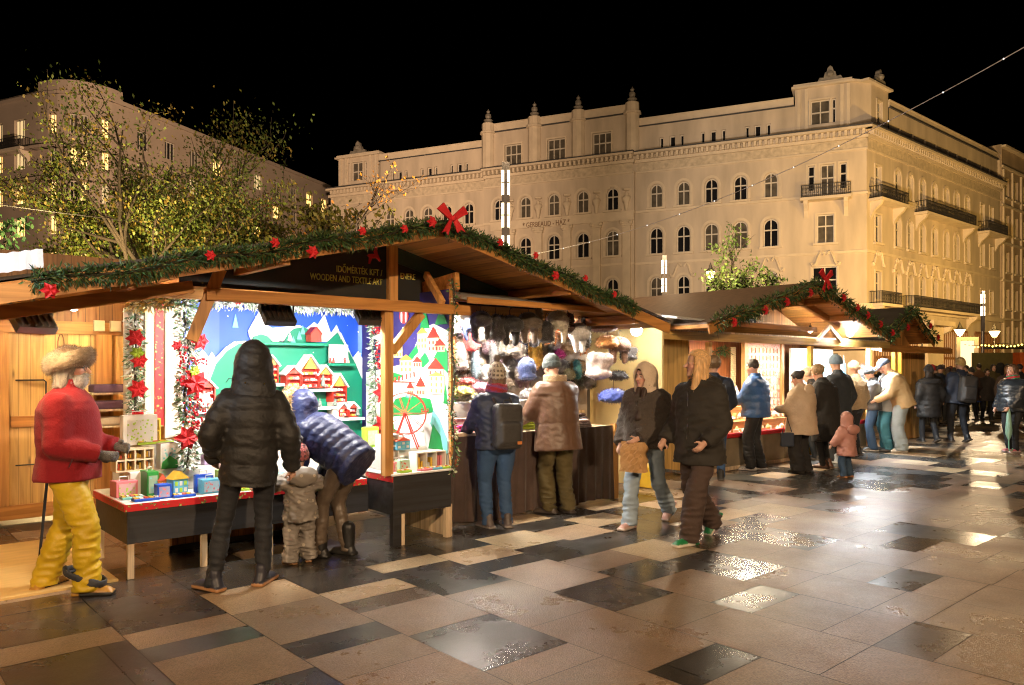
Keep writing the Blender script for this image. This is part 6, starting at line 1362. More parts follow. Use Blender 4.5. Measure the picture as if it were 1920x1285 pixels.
# ------------------------------------------------------------------ second stall
st2 = sthing('market_stall', 0, 0, 0, 'second market stall with a dark sloping roof and glowing orange gable behind the walking couple', 'market stall', 'wooden market stalls')
roof(st2, '', 7.05, 12.75, 10.05, -.52, 3.6, 3.0, .255, .27, top=BROWNF)
m = MB()
for s in (8.6, 9.5, 10.6, 11.5): z = 3.0-.26*abs(s-10.05)-.11; m.bar((s, -.5, z), (s, 3.2, z), .06, .10)
m.build('rafter', PINEY, st2)
m = MB(); m.prism([(8.6, .5, 2.32), (11.6, .5, 2.32), (10.05, .5, 2.88)], (0, .03, 0)); m.build('gable_board', wood('orange_gable', (.55, .28, .08), 'z', plank=.13), st2)
m = MB(); m.box(9.0, 9.9, .46, .49, 2.33, 2.48); q_ = m.build('sign_board', GREENB, st2)
m = MB()
for i in range(9): m.box(9.08+.085*i, 9.13+.085*i, .452, .459, 2.37, 2.43)
m.build('sign_strokes', WHITE, q_)
part_box(st2, 'tie_beam', PINEX, 8.3, 11.2, .05, .12, 2.28, 2.36); part_bar(st2, 'brace', PINEX, (10.05, .0, 2.9), (11.9, .0, 2.42), .07, .11); part_bar(st2, 'brace', PALEW, (11.3, .1, 2.14), (11.75, .1, 2.40), .05, .07); part_bar(st2, 'brace', PALEW, (12.2, .1, 2.14), (11.75, .1, 2.40), .05, .07)
part_box(st2, 'fascia', wood('yellow_fascia', (.60, .40, .12), 'x'), 6.9, 14.4, .12, .18, 2.05, 2.17); part_box(st2, 'canopy_lining', wood('cream_soffit', (.66, .5, .28)), 6.85, 14.4, .18, 2.6, 2.17, 2.20)
m = MB(); m.prism([(6.6, -.35, 2.30), (7.5, -.35, 2.28), (7.5, .3, 2.36), (6.6, .3, 2.38)], (0, 0, .03)); m.build('lit_roof_panel', mat('pale_tin', (.55, .55, .54), rough=.4, metal=.2, var=.2), st2)
part_box(st2, 'back_wall', wood('red_brown_boards', (.42, .16, .06), 'z', plank=.14), 8.2, 14.2, 1.95, 2.0, .05, 2.17); part_box(st2, 'side_wall', PINE, 8.18, 8.22, .6, 2.0, .05, 2.17)
part_box(st2, 'post', mat('yellow_post', (.7, .48, .06), rough=.5), 11.66, 11.76, .40, .48, .02, 2.05); part_box(st2, 'post', PINEZ, 14.1, 14.2, .4, .48, .02, 2.05); part_box(st2, 'post', PALEW, 8.45, 8.53, .4, .48, .02, 2.05)
ODRB = mat('drab_counter_panel', (.24, .19, .12), rough=.6, var=.3, vscale=3)
for i in range(5): part_box(st2, 'counter_panel', ODRB, 8.63+1.08*i, 9.69+1.08*i, .43, .46, .07, .52)
part_box(st2, 'counter_skirting', PALEW, 8.6, 14.05, .41, .47, .01, .068)
part_box(st2, 'counter_top', PINEX, 8.6, 14.05, .46, 1.0, .52, .55); part_box(st2, 'red_edging', mat('red_cloth_edge', (.55, .01, .015), rough=.7, var=.15), 8.6, 14.05, .39, .455, .525, .605, bevel=.02)
part_box(st2, 'goods_step', PINEX, 8.7, 11.5, .75, 1.3, .56, .74); part_box(st2, 'goods_step', PINEX, 8.7, 11.5, 1.1, 1.6, .75, .96)
m = MB(); m.tube([(8.72, .42, .5), (8.725, .415, .35), (8.715, .41, .22)], .008, 5); m.build('chain', STEEL, st2)
# wares of the second stall
PALEG = [(.72, .60, .50), (.70, .35, .25), (.75, .70, .62), (.66, .48, .2), (.5, .12, .1), (.78, .74, .7), (.4, .25, .15), (.7, .55, .55)]
rr = random.Random(21); GT = mat('small_wares', (1, 1, 1), rough=.5, attr='tint', var=.15, vscale=40)
for (z, d0, d1, nm, lab) in ((.555, .5, .74, 'front', 'row of pale ornaments along the front of the second stall counter'), (.745, .78, 1.08, 'middle', 'row of pale and amber ornaments on the middle step of the second stall'), (.965, 1.12, 1.5, 'top', 'row of small boxes and jars on the top step of the second stall')):
    for k in range(26):
        s = 8.75+2.75*(k+.5)/26; t = sthing('ornament', s, rr.uniform(d0+.04, d1-.04), z, lab, 'ornament', f'small wares on the {nm} step of the second stall', rr.uniform(-1, 1)); m = MB(); c = rr.choice(PALEG); w = rr.uniform(.03, .055); h = rr.uniform(.04, .12)
        if k % 3 == 0: m.box(-w, w, -w, w, 0, h, 0, c)
        elif k % 3 == 1: m.lathe([(w*.7, 0), (w, h*.4), (w*.5, h*.8), (w*.3, h)], 8, c=c); m.poly([(w*.3*math.cos(a), w*.3*math.sin(a), h) for a in np.linspace(0, 2*PI, 9)[:-1]], 0, c)
        else: m.lathe([(.002, 0), (w*.8, h*.2), (w, h*.5), (w*.6, h*.8), (.002, h)], 8, c=c)
        m.build('body', GT, t)
for i in range(5):
    for j in range(6):
        s, z = 8.45+.0*i, 1.0
        t = sthing('gift_box', 8.30+.23*i, 1.84, .95+.19*j, ('red gift box on the left wall of the second stall', 'white gift box with a dark tag on the left wall of the second stall')[(i+j) % 2], 'gift box', 'gift boxes stacked on the left of the second stall'); m = MB(); m.box(-.105, .105, -.06, .10, 0, .175); m.build('box', REDP if (i+j) % 2 == 0 else WHITE, t, bevel=.005); m = MB(); m.box(-.04, .04, -.064, -.061, .05, .11); m.build('box_tag', OCHRE if (i+j) % 2 == 0 else BLACKM, t)
wb = sthing('display_board', 12.0, 1.5, .75, 'tall framed display board covered in pale pinkish ornaments', 'display board'); m = MB(); m.box(-.70, .55, 0, .04, 0, 1.38); m.build('board', sky_mat('pale_speckled_cards', (.48, .30, .22), (.5, .10, .07), 22, .3), wb)
m = MB(); m.box(-.80, -.70, -.03, .05, -.1, 1.45); m.box(.55, .65, -.03, .05, -.1, 1.45); m.box(-.7, .55, -.03, .05, 1.38, 1.45); m.build('frame', wood('gilded_frame', (.45, .28, .1), 'z'), wb)
for i in range(9):
    for j in range(9):
        if rr.random() < .9:
            m = MB(); x, z = -.62+.135*i, .08+.145*j; m.box(x-.04, x+.04, -.02, -.001, z-.045, z+.045); 
            if (i+j) % 3 == 0: m.box(x-.02, x+.02, -.024, -.0205, z-.02, z+.02, 1)
            m.build('pinned_card', [mat('blush_card', (.52, .30, .22)) if (i*j) % 3 else mat('cream_card', (.55, .42, .30)), TM['coral']], wb)
fr2 = sthing('framed_print', 10.55, 1.93, 1.36, 'white framed print hanging on the red brown wall of the second stall', 'picture'); m = MB(); m.box(-.17, .17, -.02, .0, 0, .62); m.build('frame', OCHRE, fr2); m = MB(); m.box(-.145, .145, -.026, -.021, .03, .59); m.build('sheet', WHITE, fr2); m = MB(); m.lathe([(.03, .15), (.035, .2), (.02, .22)], 8, 0, -.03); m.build('motif', OCHRE, fr2)
tx = empty('letter_sign', SP(10.45, 1.88, .98), ANG, 'orange wooden letter R standing below the white framed print', 'letter'); text_mesh('letter', 'R', .42, TM['orange'], tx, (0, 0, 0), Euler((rad(90), 0, 0)), .02)
cn = sthing('paper_cone_tree', 10.95, 1.5, .965, 'white cone tree standing right of the orange letter', 'ornament'); m = MB(); m.lathe([(.002, 0), (.13, .01), (.002, .36)], 14); m.build('cone', TM['white'], cn)
for i, (s, lab) in enumerate(((9.6, 'green fir sprig at the top left of the second stall'), (11.0, 'fir sprig right of the white framed print'))): t = sthing('fir_sprig', s, 1.85, 1.95, lab, 'sprig', 'fir sprigs on the second stall wall'); garland(t, [(-.2, 0, 0), (0, -.03, .03), (.2, 0, 0)], .08, 160, seed=30+i)
ch = sthing('decor_chain', 11.25, 1.8, 1.2, 'hanging beige bead strands beside the display board', 'strand'); m = MB()
for i in range(4): m.tube([(i*.045, 0, .85-.02*j) if j % 2 == 0 else (i*.045+.01, 0, .85-.02*j) for j in range(40)], .012, 5)
m.build('strands', CREAMP, ch)
ga2 = sthing('roof_garland', 0, 0, 0, 'fir garland along the gable edges of the second stall', 'garland'); r2 = lambda s: 3.0-(.255 if s < 10.05 else .27)*abs(s-10.05)
garland(ga2, [(s, -.56, r2(s)-.02+.02*math.sin(6*s)) for s in np.linspace(7.15, 12.75, 34)], .12, 2600, ln=.10, wd=.011, seed=6)
bow(10.05, -.68, 3.05, .85, 'large red ribbon bow at the peak of the second stall', None)
for i, s in enumerate((7.4, 8.2, 8.8, 9.5, 10.6, 11.1, 11.5, 12.0, 12.5)): flower(s, -.7, r2(s)-.06, .8, f'{ORD[i]} red felt flower from the left on the second stall garland', 'red felt flowers on the second stall garland')

# ------------------------------------------------------------------ third stall and white-lit booth
st3 = sthing('market_stall', 16.2, .7, 0, 'third market stall with a steep little gable, farthest along the row', 'market stall', 'wooden market stalls')
roof(st3, '', -1.6, 1.3, 0, -.3, 3.5, 2.98, .55, .55)
m = MB(); m.prism([(-1.1, .1, 2.1), (1.1, .1, 2.1), (0, .1, 2.85)], (0, .03, 0)); m.build('gable_board', wood('orange_gable', (.55, .28, .08)), st3); part_box(st3, 'fascia', PINEX, -2.0, 1.9, -.5, -.44, 1.98, 2.10); part_box(st3, 'canopy', PINEY, -2.0, 2.0, -.44, 2.5, 2.10, 2.13)
m = MB(); m.box(.3, 1.6, .0, .05, .02, 2.0); m.build('front_wall', PINE, st3); m = MB(); m.box(-1.9, .3, 1.5, 1.55, .02, 2.0); m.build('back_wall', GREENB, st3)
for s in (-.35, -.02): part_box(st3, 'post', mat('yellow_post', (.7, .48, .06)), s, s+.08, -.1, -.02, .02, 2.0)
ga3 = sthing('roof_garland', 16.2, .7, 0, 'dark fir garland on the steep gable of the third stall', 'garland'); garland(ga3, [(s, -.35, 2.98-.55*abs(s)) for s in np.linspace(-1.4, 1.3, 16)], .12, 900, ln=.10, wd=.014, seed=9)
for i, s in enumerate((-.7, .55, 1.0)): flower(16.2+s, .2, 2.9-.55*abs(s), .9, ('red felt flower on the left slope of the third stall', 'upper red felt flower on the right slope of the third stall', 'lower red felt flower on the right slope of the third stall')[i], 'red felt flowers on the third stall garland')
ga4 = sthing('counter_garland', 14.9, 1.7, 1.72, 'fir garland hanging across the dark back of the third stall', 'garland'); garland(ga4, [(-.8, 0, .05), (-.2, 0, -.06), (.4, 0, .04)], .12, 500, ln=.10, wd=.012, seed=10)
part_box(st2, 'booth_wall', mat('white_booth_wall', (.8, .82, .84), rough=.6), 12.8, 14.6, 1.4, 1.45, .55, 2.05)
for i in range(11):
    t = sthing('hanging_bag', 12.95+.15*i, 1.1, 1.55, 'pale tote bag or garment hanging in the bright white booth', 'bag', 'pale bags hanging in the white booth'); m = MB(); h = rr.uniform(.25, .4); m.box(-.06, .06, -.03, .03, -h+.2, .2); m.build('bag_body', (WHITE, TM['light blue'], WHITE)[i % 3], t, bevel=.015); m = MB(); m.tube([(-.03, 0, .2), (0, 0, .36), (.03, 0, .2)], .006, 5); m.build('handle', WHITE, t)

# ------------------------------------------------------------------ lamps: stall lights have fixtures, some facade and tree lights have none
EMW = glow('cold_lamp_glass', (1., .96, .88), 26.)
EMB = glow('bulb_glass', (1., .97, .92), 90.)
EMP = glow('pole_lamp_glass', (1., .78, .48), 4.)
EMG = glow('lantern_glass', (1., .66, .28), 8.)
def lamp(kind, loc, power, col, size=.1, rot=None, spot=None, sy=None, par=None, blend=.6):
    l = bpy.data.lights.new('lamp_light', kind); l.energy = power; l.color = col
    if kind == 'AREA': l.size = size; l.shape = 'RECTANGLE' if sy else 'SQUARE'; l.size_y = sy or size
    else: l.shadow_soft_size = size
    if kind == 'SPOT': l.spot_size = spot; l.spot_blend = blend
    o = bpy.data.objects.new('lamp_light', l); COL.objects.link(o); o.location = loc
    if rot is not None: o.rotation_euler = Vector(rot).to_track_quat('-Z', 'Y').to_euler()
    return o
def wdir(a, b, c): return Vector((U[0]*a+W[0]*b, U[1]*a+W[1]*b, c))
def flood(s, d, z, w, lab, pitch, power, m_=BLACKM, rot=0., col=(1., .95, .86), grp=None):
    t = sthing('floodlight', s, d, z, lab, 'floodlight', grp, rot); Rx = Matrix.Rotation(pitch, 4, 'X'); m = MB(); m.box(-w/2, w/2, -.03, .03, -.11, .11, 0, None, Rx)
    for i in range(6): x = -w*.42+w*.84*i/5; m.box(x-.006, x+.006, -.05, -.031, -.1, .1, 0, None, Rx)
    m.build('housing', m_, t, bevel=.004); m = MB(); m.box(-w/2+.02, w/2-.02, .031, .033, -.09, .09, 0, None, Rx); m.build('glass', EMW, t)
    m = MB(); m.bar((0, 0, .02), (0, -.02, .15), .03, .015); m.bar((-w/2-.01, 0, 0), (-w/2-.01, 0, .13), .02, .008); m.bar((w/2+.01, 0, 0), (w/2+.01, 0, .13), .02, .008); m.build('bracket', STEEL if m_ is STEEL else BLACKM, t)
    f = Rx @ Vector((0, 1, 0)); a = ANG+rot; fw_ = Vector((math.cos(a)*f.x-math.sin(a)*f.y, math.sin(a)*f.x+math.cos(a)*f.y, f.z)); lamp('AREA', SP(s, d, z)+fw_*.045, power, col, w*.8, fw_, sy=.17)
    return t
flood(1.10, -.30, 2.10, .27, 'black floodlight under the front beam at the middle of the blue backdrop', -.75, 52)
flood(2.02, -.28, 2.12, .28, 'black floodlight under the front beam near the timber post', -1.0, 52, rot=-.25)
flood(-.70, -.40, 1.98, .26, 'grey metal floodlight under the sloping beam above the bearded man', -.75, 14, STEEL, .35, (1., .66, .28))
def bulb(s, d, z, lab, power, col=(1., .96, .9), r=.045):
    t = sthing('work_lamp', s, d, z, lab, 'lamp', 'bare work lamps in the stalls'); m = MB(); m.lathe([(0, -r), (r*.7, -r*.7), (r, 0), (r*.7, r*.7), (.018, r), (.0, r)], 12); m.build('bulb', EMB, t, smooth=True); m = MB(); m.lathe([(.02, r), (.024, r+.05), (.0, r+.052)], 8); m.tube([(0, 0, r+.05), (.02, .01, r+.09)], .006, 5); m.build('socket', BLACKM, t)
    lamp('POINT', SP(s, d, z), power, col, r)
bulb(6.0, -.16, 2.13, 'brilliant white bulb hanging at the right end of the hat stall', 320, r=.075)
bulb(.1, 2.2, 2.26, 'warm bulb inside the planked cabin behind the sloping beam', 620, (1., .68, .32))
for s in (3.5, 4.4, 5.2): 
    t = sthing('strip_light', s, .35, 2.33, f'{ {3.5: "left", 4.4: "middle", 5.2: "right"}[s] } strip light on the ceiling above the hats', 'light', 'strip lights above the hats'); m = MB(); m.box(-.3, .3, -.03, .03, 0, .025); m.build('tube', EMW, t); lamp('AREA', SP(s, .35, 2.32), 125, (1., .90, .76), .6, (0, 0, -1), sy=.08)
bulb(12.35, .0, 2.28, 'brilliant white bulb under the right slope of the second stall', 650, (1., .93, .82), .06); bulb(11.05, .1, 2.30, 'bare bulb half hidden behind the tie beam of the second stall', 330, (1., .85, .62), .04)
for s, c in ((9.0, (1., .82, .55)), (10.3, (1., .82, .55)), (11.8, (1., .84, .6)), (13.6, (.86, .94, 1.))):
    t = sthing('strip_light', s, .9, 2.13, { 9.0: 'warm strip light at the left of the second stall ceiling', 10.3: 'warm strip light over the framed print', 11.8: 'warm strip light over the display board', 13.6: 'cold strip light in the white booth'}[s], 'light', 'strip lights in the second stall'); m = MB(); m.box(-.35, .35, -.04, .04, 0, .03); m.build('tube', EMW, t); lamp('AREA', SP(s, .9 if s < 13 else .45, 2.12), (75 if s < 11 else 38) if s < 13 else 260, c, .7, (0, 0, -1), sy=.1)
t = sthing('strip_light', 15.6, .9, 2.05, 'small warm light inside the third stall', 'light'); m = MB(); m.box(-.2, .2, -.03, .03, 0, .03); m.build('tube', EMW, t); lamp('POINT', SP(15.6, .85, 1.98), 25, (1., .8, .45), .08) 
# tall lamp posts of the square
def pole(x, y, h, lab, n=3, power=0, ground=True):
    t = empty('lamp_post', (x, y, .004), 0, lab, 'lamp post', 'slim lamp posts with stacked light bars'); m = MB(); m.lathe([(.14, 0), (.14, .03), (.075, .05), (.075, h-2.0)], 12); m.box(-.075, .075, -.055, .055, h-2.0, h); m.build('post', mat('pole_grey', (.10, .09, .085), rough=.4, metal=.6), t)
    for k in range(n):
        z1 = h-.16-.62*k; b_ = MB()
        for xx in (-.055, .055):
            for zz_ in (0, .245): b_.box(xx-.024, xx+.024, -.068, .068, z1-.215-zz_, z1-zz_)
        b_.build('light_bar', EMP, t)
    return t
pole(-.12, 14.6, 5.55, 'lamp post with three light groups rising behind the near stall roof'); pole(5.15, 26., 5.45, 'lamp post standing behind the second stall'); pole(23.6, 38.5, 5.5, 'lamp post at the right, among the far crowd', 2)
pole(5.4, -5.0, 5.6, 'lamp post of the square behind the viewer at right'); pole(-4.5, -6.5, 5.6, 'lamp post of the square behind the viewer at left')
# lantern posts and far street things
def lantern(x, y, h, lab, k=1.):
    t = empty('street_lantern', (x, y, .004), 0, lab, 'lantern', 'old style street lanterns'); m = MB(); m.lathe([(.14, 0), (.10, .3), (.05, .5), (.045, h-.6)], 10); m.build('post', IRON, t)
    m = MB(); m.lathe([(.06*k, h-.6), (.16*k, h-.2), (.15*k, h-.18)], 8); m.build('globe', EMG, t); m = MB(); m.lathe([(.20*k, h-.18), (.08*k, h-.05), (.02, h+.15*k), (.0, h+.2*k)], 8); m.build('cap', IRON, t); return t
lantern(8.4, 32.5, 5.9, 'dark lantern with a warm light beside the small tree', 1.2)
lantern(28.3, 53., 4.4, 'left of three glowing lanterns in front of the porch', 2.2); lantern(31.2, 53.5, 4.5, 'middle glowing lantern with a pointed cap in front of the porch', 2.2); lantern(33.8, 53.8, 4.4, 'right glowing lantern in front of the porch', 2.2)
rs = empty('red_stand', (21.3, 32.2, 0), rad(-8), 'orange red market stand at the far right edge under yellow fairy lights', 'market stand'); m = MB(); m.box(0, 4, 0, 2.4, .02, 2.3); m.build('front', mat('orange_red_panel', (.62, .11, .02), rough=.6), rs); m = MB(); m.box(-.3, 4.3, -.5, 2.6, 2.5, 2.6); m.build('roof', FELT, rs); m = MB(); m.box(-1.6, 0, .6, .7, .02, 2.3); m.build('side_panel', mat('olive_panel', (.12, .10, .03), rough=.7), rs)
fl2 = empty('fairy_lights', (21.3, 32.2, 0), rad(-8), 'string of yellow fairy lights over the red stand', 'fairy lights'); m = MB(); rr = random.Random(2); m.tube([(-2.4+.3*i, -.55, 2.62-.05*math.sin(i)) for i in range(22)], .012, 5)
m.build('cable', BLACKM, fl2); m = MB()
for i in range(46): x = -2.3+.14*i; r = .045; z = 2.56+rr.uniform(-.05, .05); m.lathe([(0, z-r), (r, z), (0, z+r)], 6, x, -.57)
m.build('bulbs', glow('yellow_fairy_bulb', (1., .72, .12), 5.), fl2)
# doorway of light at the street end
dw = empty('lit_doorway', (25.8, 43.5, 0), rad(-20), 'narrow bright lit doorway frame beside the far lamp post', 'doorway'); m = MB(); m.box(-.55, -.35, 0, .3, 0, 3.2); m.box(.35, .55, 0, .3, 0, 3.2); m.box(-.55, .55, 0, .3, 3.2, 3.4); m.build('frame', TRIM, dw); m = MB(); m.box(-.34, .34, .12, .16, .02, 3.19); m.build('lit_glass', glow('doorway_glass', (1., .72, .36), 1.6), dw)

# cables overhead
def cable(P, r, lab, m_, name='overhead_cable', beads=0):
    P = [Vector(p) for p in P]; o = P[0]; t = empty(name, o, 0, lab, 'cable')
    m = MB(); m.tube([p-o for p in P], r, 6); m.build('cable', m_, t)
    if beads:
        m = MB()
        for i in range(beads): q = P[int(i*(len(P)-1)/beads)]-o; m.lathe([(0, q.z-.012), (.012, q.z), (0, q.z+.012)], 6, q.x, q.y)
        m.build('light_beads', glow('bead_light', (1., .95, .9), 1.2), t)
mast = empty('cable_mast', (8.6, 4.85, .004), 0, 'slim iron mast beyond the right edge that carries the pale cable', 'mast'); m = MB(); m.lathe([(.12, 0), (.09, .4), (.05, .6), (.04, 6.2), (0, 6.25)], 10); m.build('pole', IRON, mast)
def sag(a, b, s, n=28): a, b = Vector(a), Vector(b); return [a.lerp(b, i/n)+Vector((0, 0, -s*4*(i/n)*(1-i/n))) for i in range(n+1)]
cable([(8.6, 4.85, 6.13)]+sag((5.6, 8.2, 5.15), (-.12, 14.6, 3.74), .42), .005, 'pale cable with light beads rising to the upper right corner', mat('pale_cable', (.34, .32, .38), rough=.3, var=0), beads=14)
cable(sag((-9.5, 14, 4.65), (-7.6, 16.5, 4.75), .02)+sag((-7.6, 16.5, 4.75), (-5, 20, 4.4), .1), .012, 'thin dark cable running into the large tree at the left', BLACKM)
aw = sthing('corrugated_sheet', -1.55, -.97, 2.07, 'white lit corrugated sheet at the far left edge above the sloping beam', 'roof sheet'); m = MB(); K = 26
for i in range(K):
    x0, x1 = .82*i/K, .82*(i+1)/K; z = lambda x: .245*x
    m.poly([(x0, 0, z(x0)+.006*(i % 2)), (x1, 0, z(x1)+.006*((i+1) % 2)), (x1, .03, z(x1)+.12+.006*((i+1) % 2)), (x0, .03, z(x0)+.12+.006*(i % 2))])
m.build('sheet', mat('white_corrugated', (.62, .66, .74), rough=.45, var=.15, vscale=9), aw)

# ------------------------------------------------------------------ trees
BARK = mat('bark', (.035, .026, .018), rough=.9, var=.35, vscale=8, bump=.8, bscale=18, stretch=(1, 1, .3))
LEAF = mat('leaf', (1, 1, 1), rough=.55, attr='tint', var=.15, vscale=3, spec=.3)
def tree(x, y, h, R, fork, lab, cols, nleaf, seed, leaf=.10, z0=1., spread=.75, limbs=7, lean=0., bare=.0, squash=1.):
    t = empty('tree', (x, y, 0), 0, lab, 'tree'); rr = random.Random(seed); tips = []
    m = MB(); tr_ = [Vector((lean*i/6+.04*math.sin(i), .03*math.cos(2*i), fork*i/6)) for i in range(7)]; r0 = .028*h; m.tube(tr_, [r0*(1-.35*i/6) for i in range(7)], 8); m.build('trunk', BARK, t)
    m = MB()
    def br(p, d, L, r, lev):
        P = [p]; n = 5; dd = d.copy()
        for i in range(n):
            dd = (dd+Vector((rr.gauss(0, .13), rr.gauss(0, .13), rr.gauss(.05, .10)))).normalized(); P.append(P[-1]+dd*L/n)
        m.tube(P, [max(.006, r*(1-.7*i/n)) for i in range(n+1)], 6 if lev < 2 else 4, cap=False)
        if lev < 3:
            for k in range(4 if lev == 0 else 3):
                i = rr.randint(2, n); a = (dd+Vector((rr.gauss(0, .55), rr.gauss(0, .55), rr.gauss(.1, .35)))).normalized(); br(P[i], a, L*rr.uniform(.5, .72), r*.5, lev+1)
        if lev >= 1: tips.extend(P[1:] if lev >= 2 else P[3:])
    for k in range(limbs):
        a = 2*PI*k/limbs+rr.uniform(-.3, .3); e = rr.uniform(.35, 1.)*spread; d = Vector((math.cos(a)*e, math.sin(a)*e, rr.uniform(.45, 1.))).normalized(); br(tr_[-1-(k % 3)], d, (h-fork)*rr.uniform(.5, .72), r0*.45, 0)
    m.build('branches', BARK, t, smooth=True)
    m = MB(); cl = [(q, rr.uniform(.2, .55), rr.choice(cols)) for q in tips]
    zc = fork+(h-fork)*.62
    for _ in range(nleaf):
        q, s, c0 = rr.choice(cl); p = q+Vector((rr.gauss(0, s), rr.gauss(0, s), rr.gauss(0, s*.6)))*R*.2
        if p.z < z0 or (bare and p.z > zc and rr.random() < bare): continue
        n = Vector((rr.gauss(0, 1), rr.gauss(0, 1), rr.gauss(.4, 1))).normalized(); a = n.cross(Vector((rr.random(), rr.random(), .3))).normalized(); b = n.cross(a); l = leaf*rr.uniform(.6, 1.3); k = rr.uniform(.6, 1.4); c = tuple(x_*k for x_ in c0)
        m.poly([p-a*l*.5, p+b*l*.3, p+a*l*.6, p-b*l*.3], 0, c)
    m.build('crown', LEAF, t, fixn=False); return t
G1 = [(.10, .14, .022), (.08, .12, .022), (.13, .14, .025), (.05, .08, .018), (.15, .11, .022)]
tree(-7.9, 17.6, 7.0, 2.6, 2.6, 'large half bare autumn tree with yellow green leaves behind the near stall', G1, 60000, 3, .072, 2.2, 1.0, 11, bare=.55)
tree(-5.9, 19.5, 6.4, 1.9, 2.6, 'dense brownish green tree to the right of the large half bare one', [(.09, .085, .015), (.11, .08, .015), (.07, .075, .012)], 8500, 8, .12, 2.6, .8, 7)
tree(-6.2, 22.5, 6.9, 1.4, 3.2, 'small tree with copper orange leaves left of the cream house', [(.30, .13, .02), (.24, .11, .02), (.33, .17, .03)], 2600, 5, .11, 3., .7, 6, bare=.5)
tree(-10.9, 14.2, 5.1, 1.5, 2.6, 'dark green leafy tree cut off by the left edge', [(.03, .09, .03), (.04, .11, .03), (.02, .06, .025)], 5000, 6, .10, 2.2, .55, 6)
tree(9.3, 31.5, 6.2, 1.8, 3.2, 'small green lit tree in front of the cream house', [(.07, .12, .03), (.10, .15, .03), (.05, .09, .02)], 3000, 7, .15, 3.0, .6, 7)

# ------------------------------------------------------------------ light of the square, with facade spots added, some without a fixture
FW = (1., .67, .38); FG = (1., .58, .14)
def spot(loc, to, P, col, ang, size=.3, blend=.7): lamp('SPOT', loc, P, col, size, Vector(to)-Vector(loc), rad(ang), blend=blend)
spot((-.12, 14.6, 5.9), (3, 70, 15), 15500, FW, 100); spot((5.15, 26, 5.9), (16, 64, 14), 8000, FW, 120); spot((12, 30, 6), (25, 60, 13), 17000, (1., .80, .62), 60)
spot((33, 47, 6.5), (37, 68, 10), 9500, FG, 130); spot((45, 58, 6.5), (44, 73, 9), 3500, FG, 130); spot((23.6, 38.5, 5.9), (36, 72, 12), 6000, FG, 90)
spot((-6, 28, 7), (-36, 70, 17), 80000, (1., .66, .42), 110)
for x, y, p in ((-.12, 14.6, 800), (5.15, 25.7, 420), (23.6, 38.2, 900)): lamp('POINT', (x, y, 5.85), p, (1., .72, .42), .15)
lamp('POINT', (5.4, -5.0, 5.75), 4200, (1., .68, .40), .12); lamp('POINT', (-4.5, -6.5, 5.75), 2800, (1., .70, .42), .12)
lamp('POINT', (31.2, 53.3, 4.2), 9000, (1., .62, .25), .2); lamp('POINT', (-7.6, 14.4, 2.9), 1300, (1., .70, .30), .2); lamp('POINT', (9.6, 30.3, 3.), 55, (1., .72, .3), .2)  # the lamp under the large tree is added, away from any fixture
flood(-2.75, -1.7, 2.7, .3, 'cold floodlight beyond the left edge aimed at the corrugated sheet', -.3, 0, STEEL, -.9)
lamp('SPOT', SP(-2.7, -1.65, 2.7), 260, (.75, .86, 1.), .05, SP(-1.1, -.97, 2.35)-SP(-2.7, -1.65, 2.7), rad(34))
t = empty('street_lantern', (13.5, 6.5, .004), 0, 'street lantern of the square beyond the right edge', 'lantern', 'old style street lanterns'); m = MB(); m.lathe([(.14, 0), (.05, .5), (.045, 4.4)], 10); m.build('post', IRON, t); m = MB(); m.lathe([(.12, 4.4), (.3, 4.9), (.28, 4.92)], 8); m.build('globe', EMG, t); lamp('POINT', (13.5, 6.5, 4.6), 1300, (1., .55, .18), .2)
t = empty('street_lantern', (-9.5, 16.2, .004), 0, 'unseen lantern added behind the near stall for the light in the large tree', 'lantern', 'old style street lanterns'); m = MB(); m.lathe([(.1, 0), (.05, .5), (.04, 2.6)], 8); m.build('post', IRON, t); m = MB(); m.lathe([(.08, 2.6), (.2, 2.9), (.02, 3.2)], 8); m.build('globe', EMG, t)  # unseen lantern, added to go with the light under the large tree
# ------------------------------------------------------------------ the people, near to far
BLKP = cloth('black_puffer', (.011, .010, .009), rough=.62, bump=.35, bscale=26); NAVY = cloth('navy_puffer', (.010, .017, .075), rough=.5, bump=.35, bscale=24)
REDF = cloth('red_fleece', (.21, .003, .007), rough=.95, bump=.25, bscale=70, sheen=.04); YEL = cloth('yellow_ski', (.52, .34, .008), rough=.5, bump=.35, bscale=14)
DJEAN = cloth('black_jean', (.010, .011, .014), rough=.75, bump=.4, bscale=16); BJEAN = cloth('blue_jean', (.030, .075, .17), rough=.8, bump=.5, bscale=16); LJEAN = cloth('light_jean', (.26, .33, .40), rough=.85, bump=.5, bscale=14)
GREYS = sky_mat('grey_patterned_snowsuit', (.27, .24, .21), (.55, .48, .38), 15, .2); TAUPE = cloth('taupe_leather_trousers', (.115, .085, .060), rough=.38, bump=.4, bscale=18)
BRNL = cloth('brown_leather', (.115, .062, .036), rough=.42, bump=.5, bscale=9); OLIV = cloth('olive_trousers', (.085, .065, .022), rough=.85, bump=.5, bscale=14)
GRYF = cloth('dark_grey_fleece', (.060, .048, .040), rough=.95, bump=.7, bscale=45, sheen=.08); OLBL = cloth('black_olive_parka', (.020, .017, .013), rough=.8, bump=.4, bscale=12); DKBR = cloth('dark_brown_corduroy', (.058, .036, .028), rough=.85, bump=.5, bscale=16)
CREAMF = cloth('cream_hood', (.55, .44, .33), rough=.95, bump=.5, bscale=50, sheen=.05); BLUEJ = cloth('bright_blue_puffer', (.03, .10, .30), rough=.45, bump=.35, bscale=20); CREAMC = cloth('cream_wool_coat', (.50, .38, .26), rough=.95, bump=.4, bscale=40, sheen=.05)
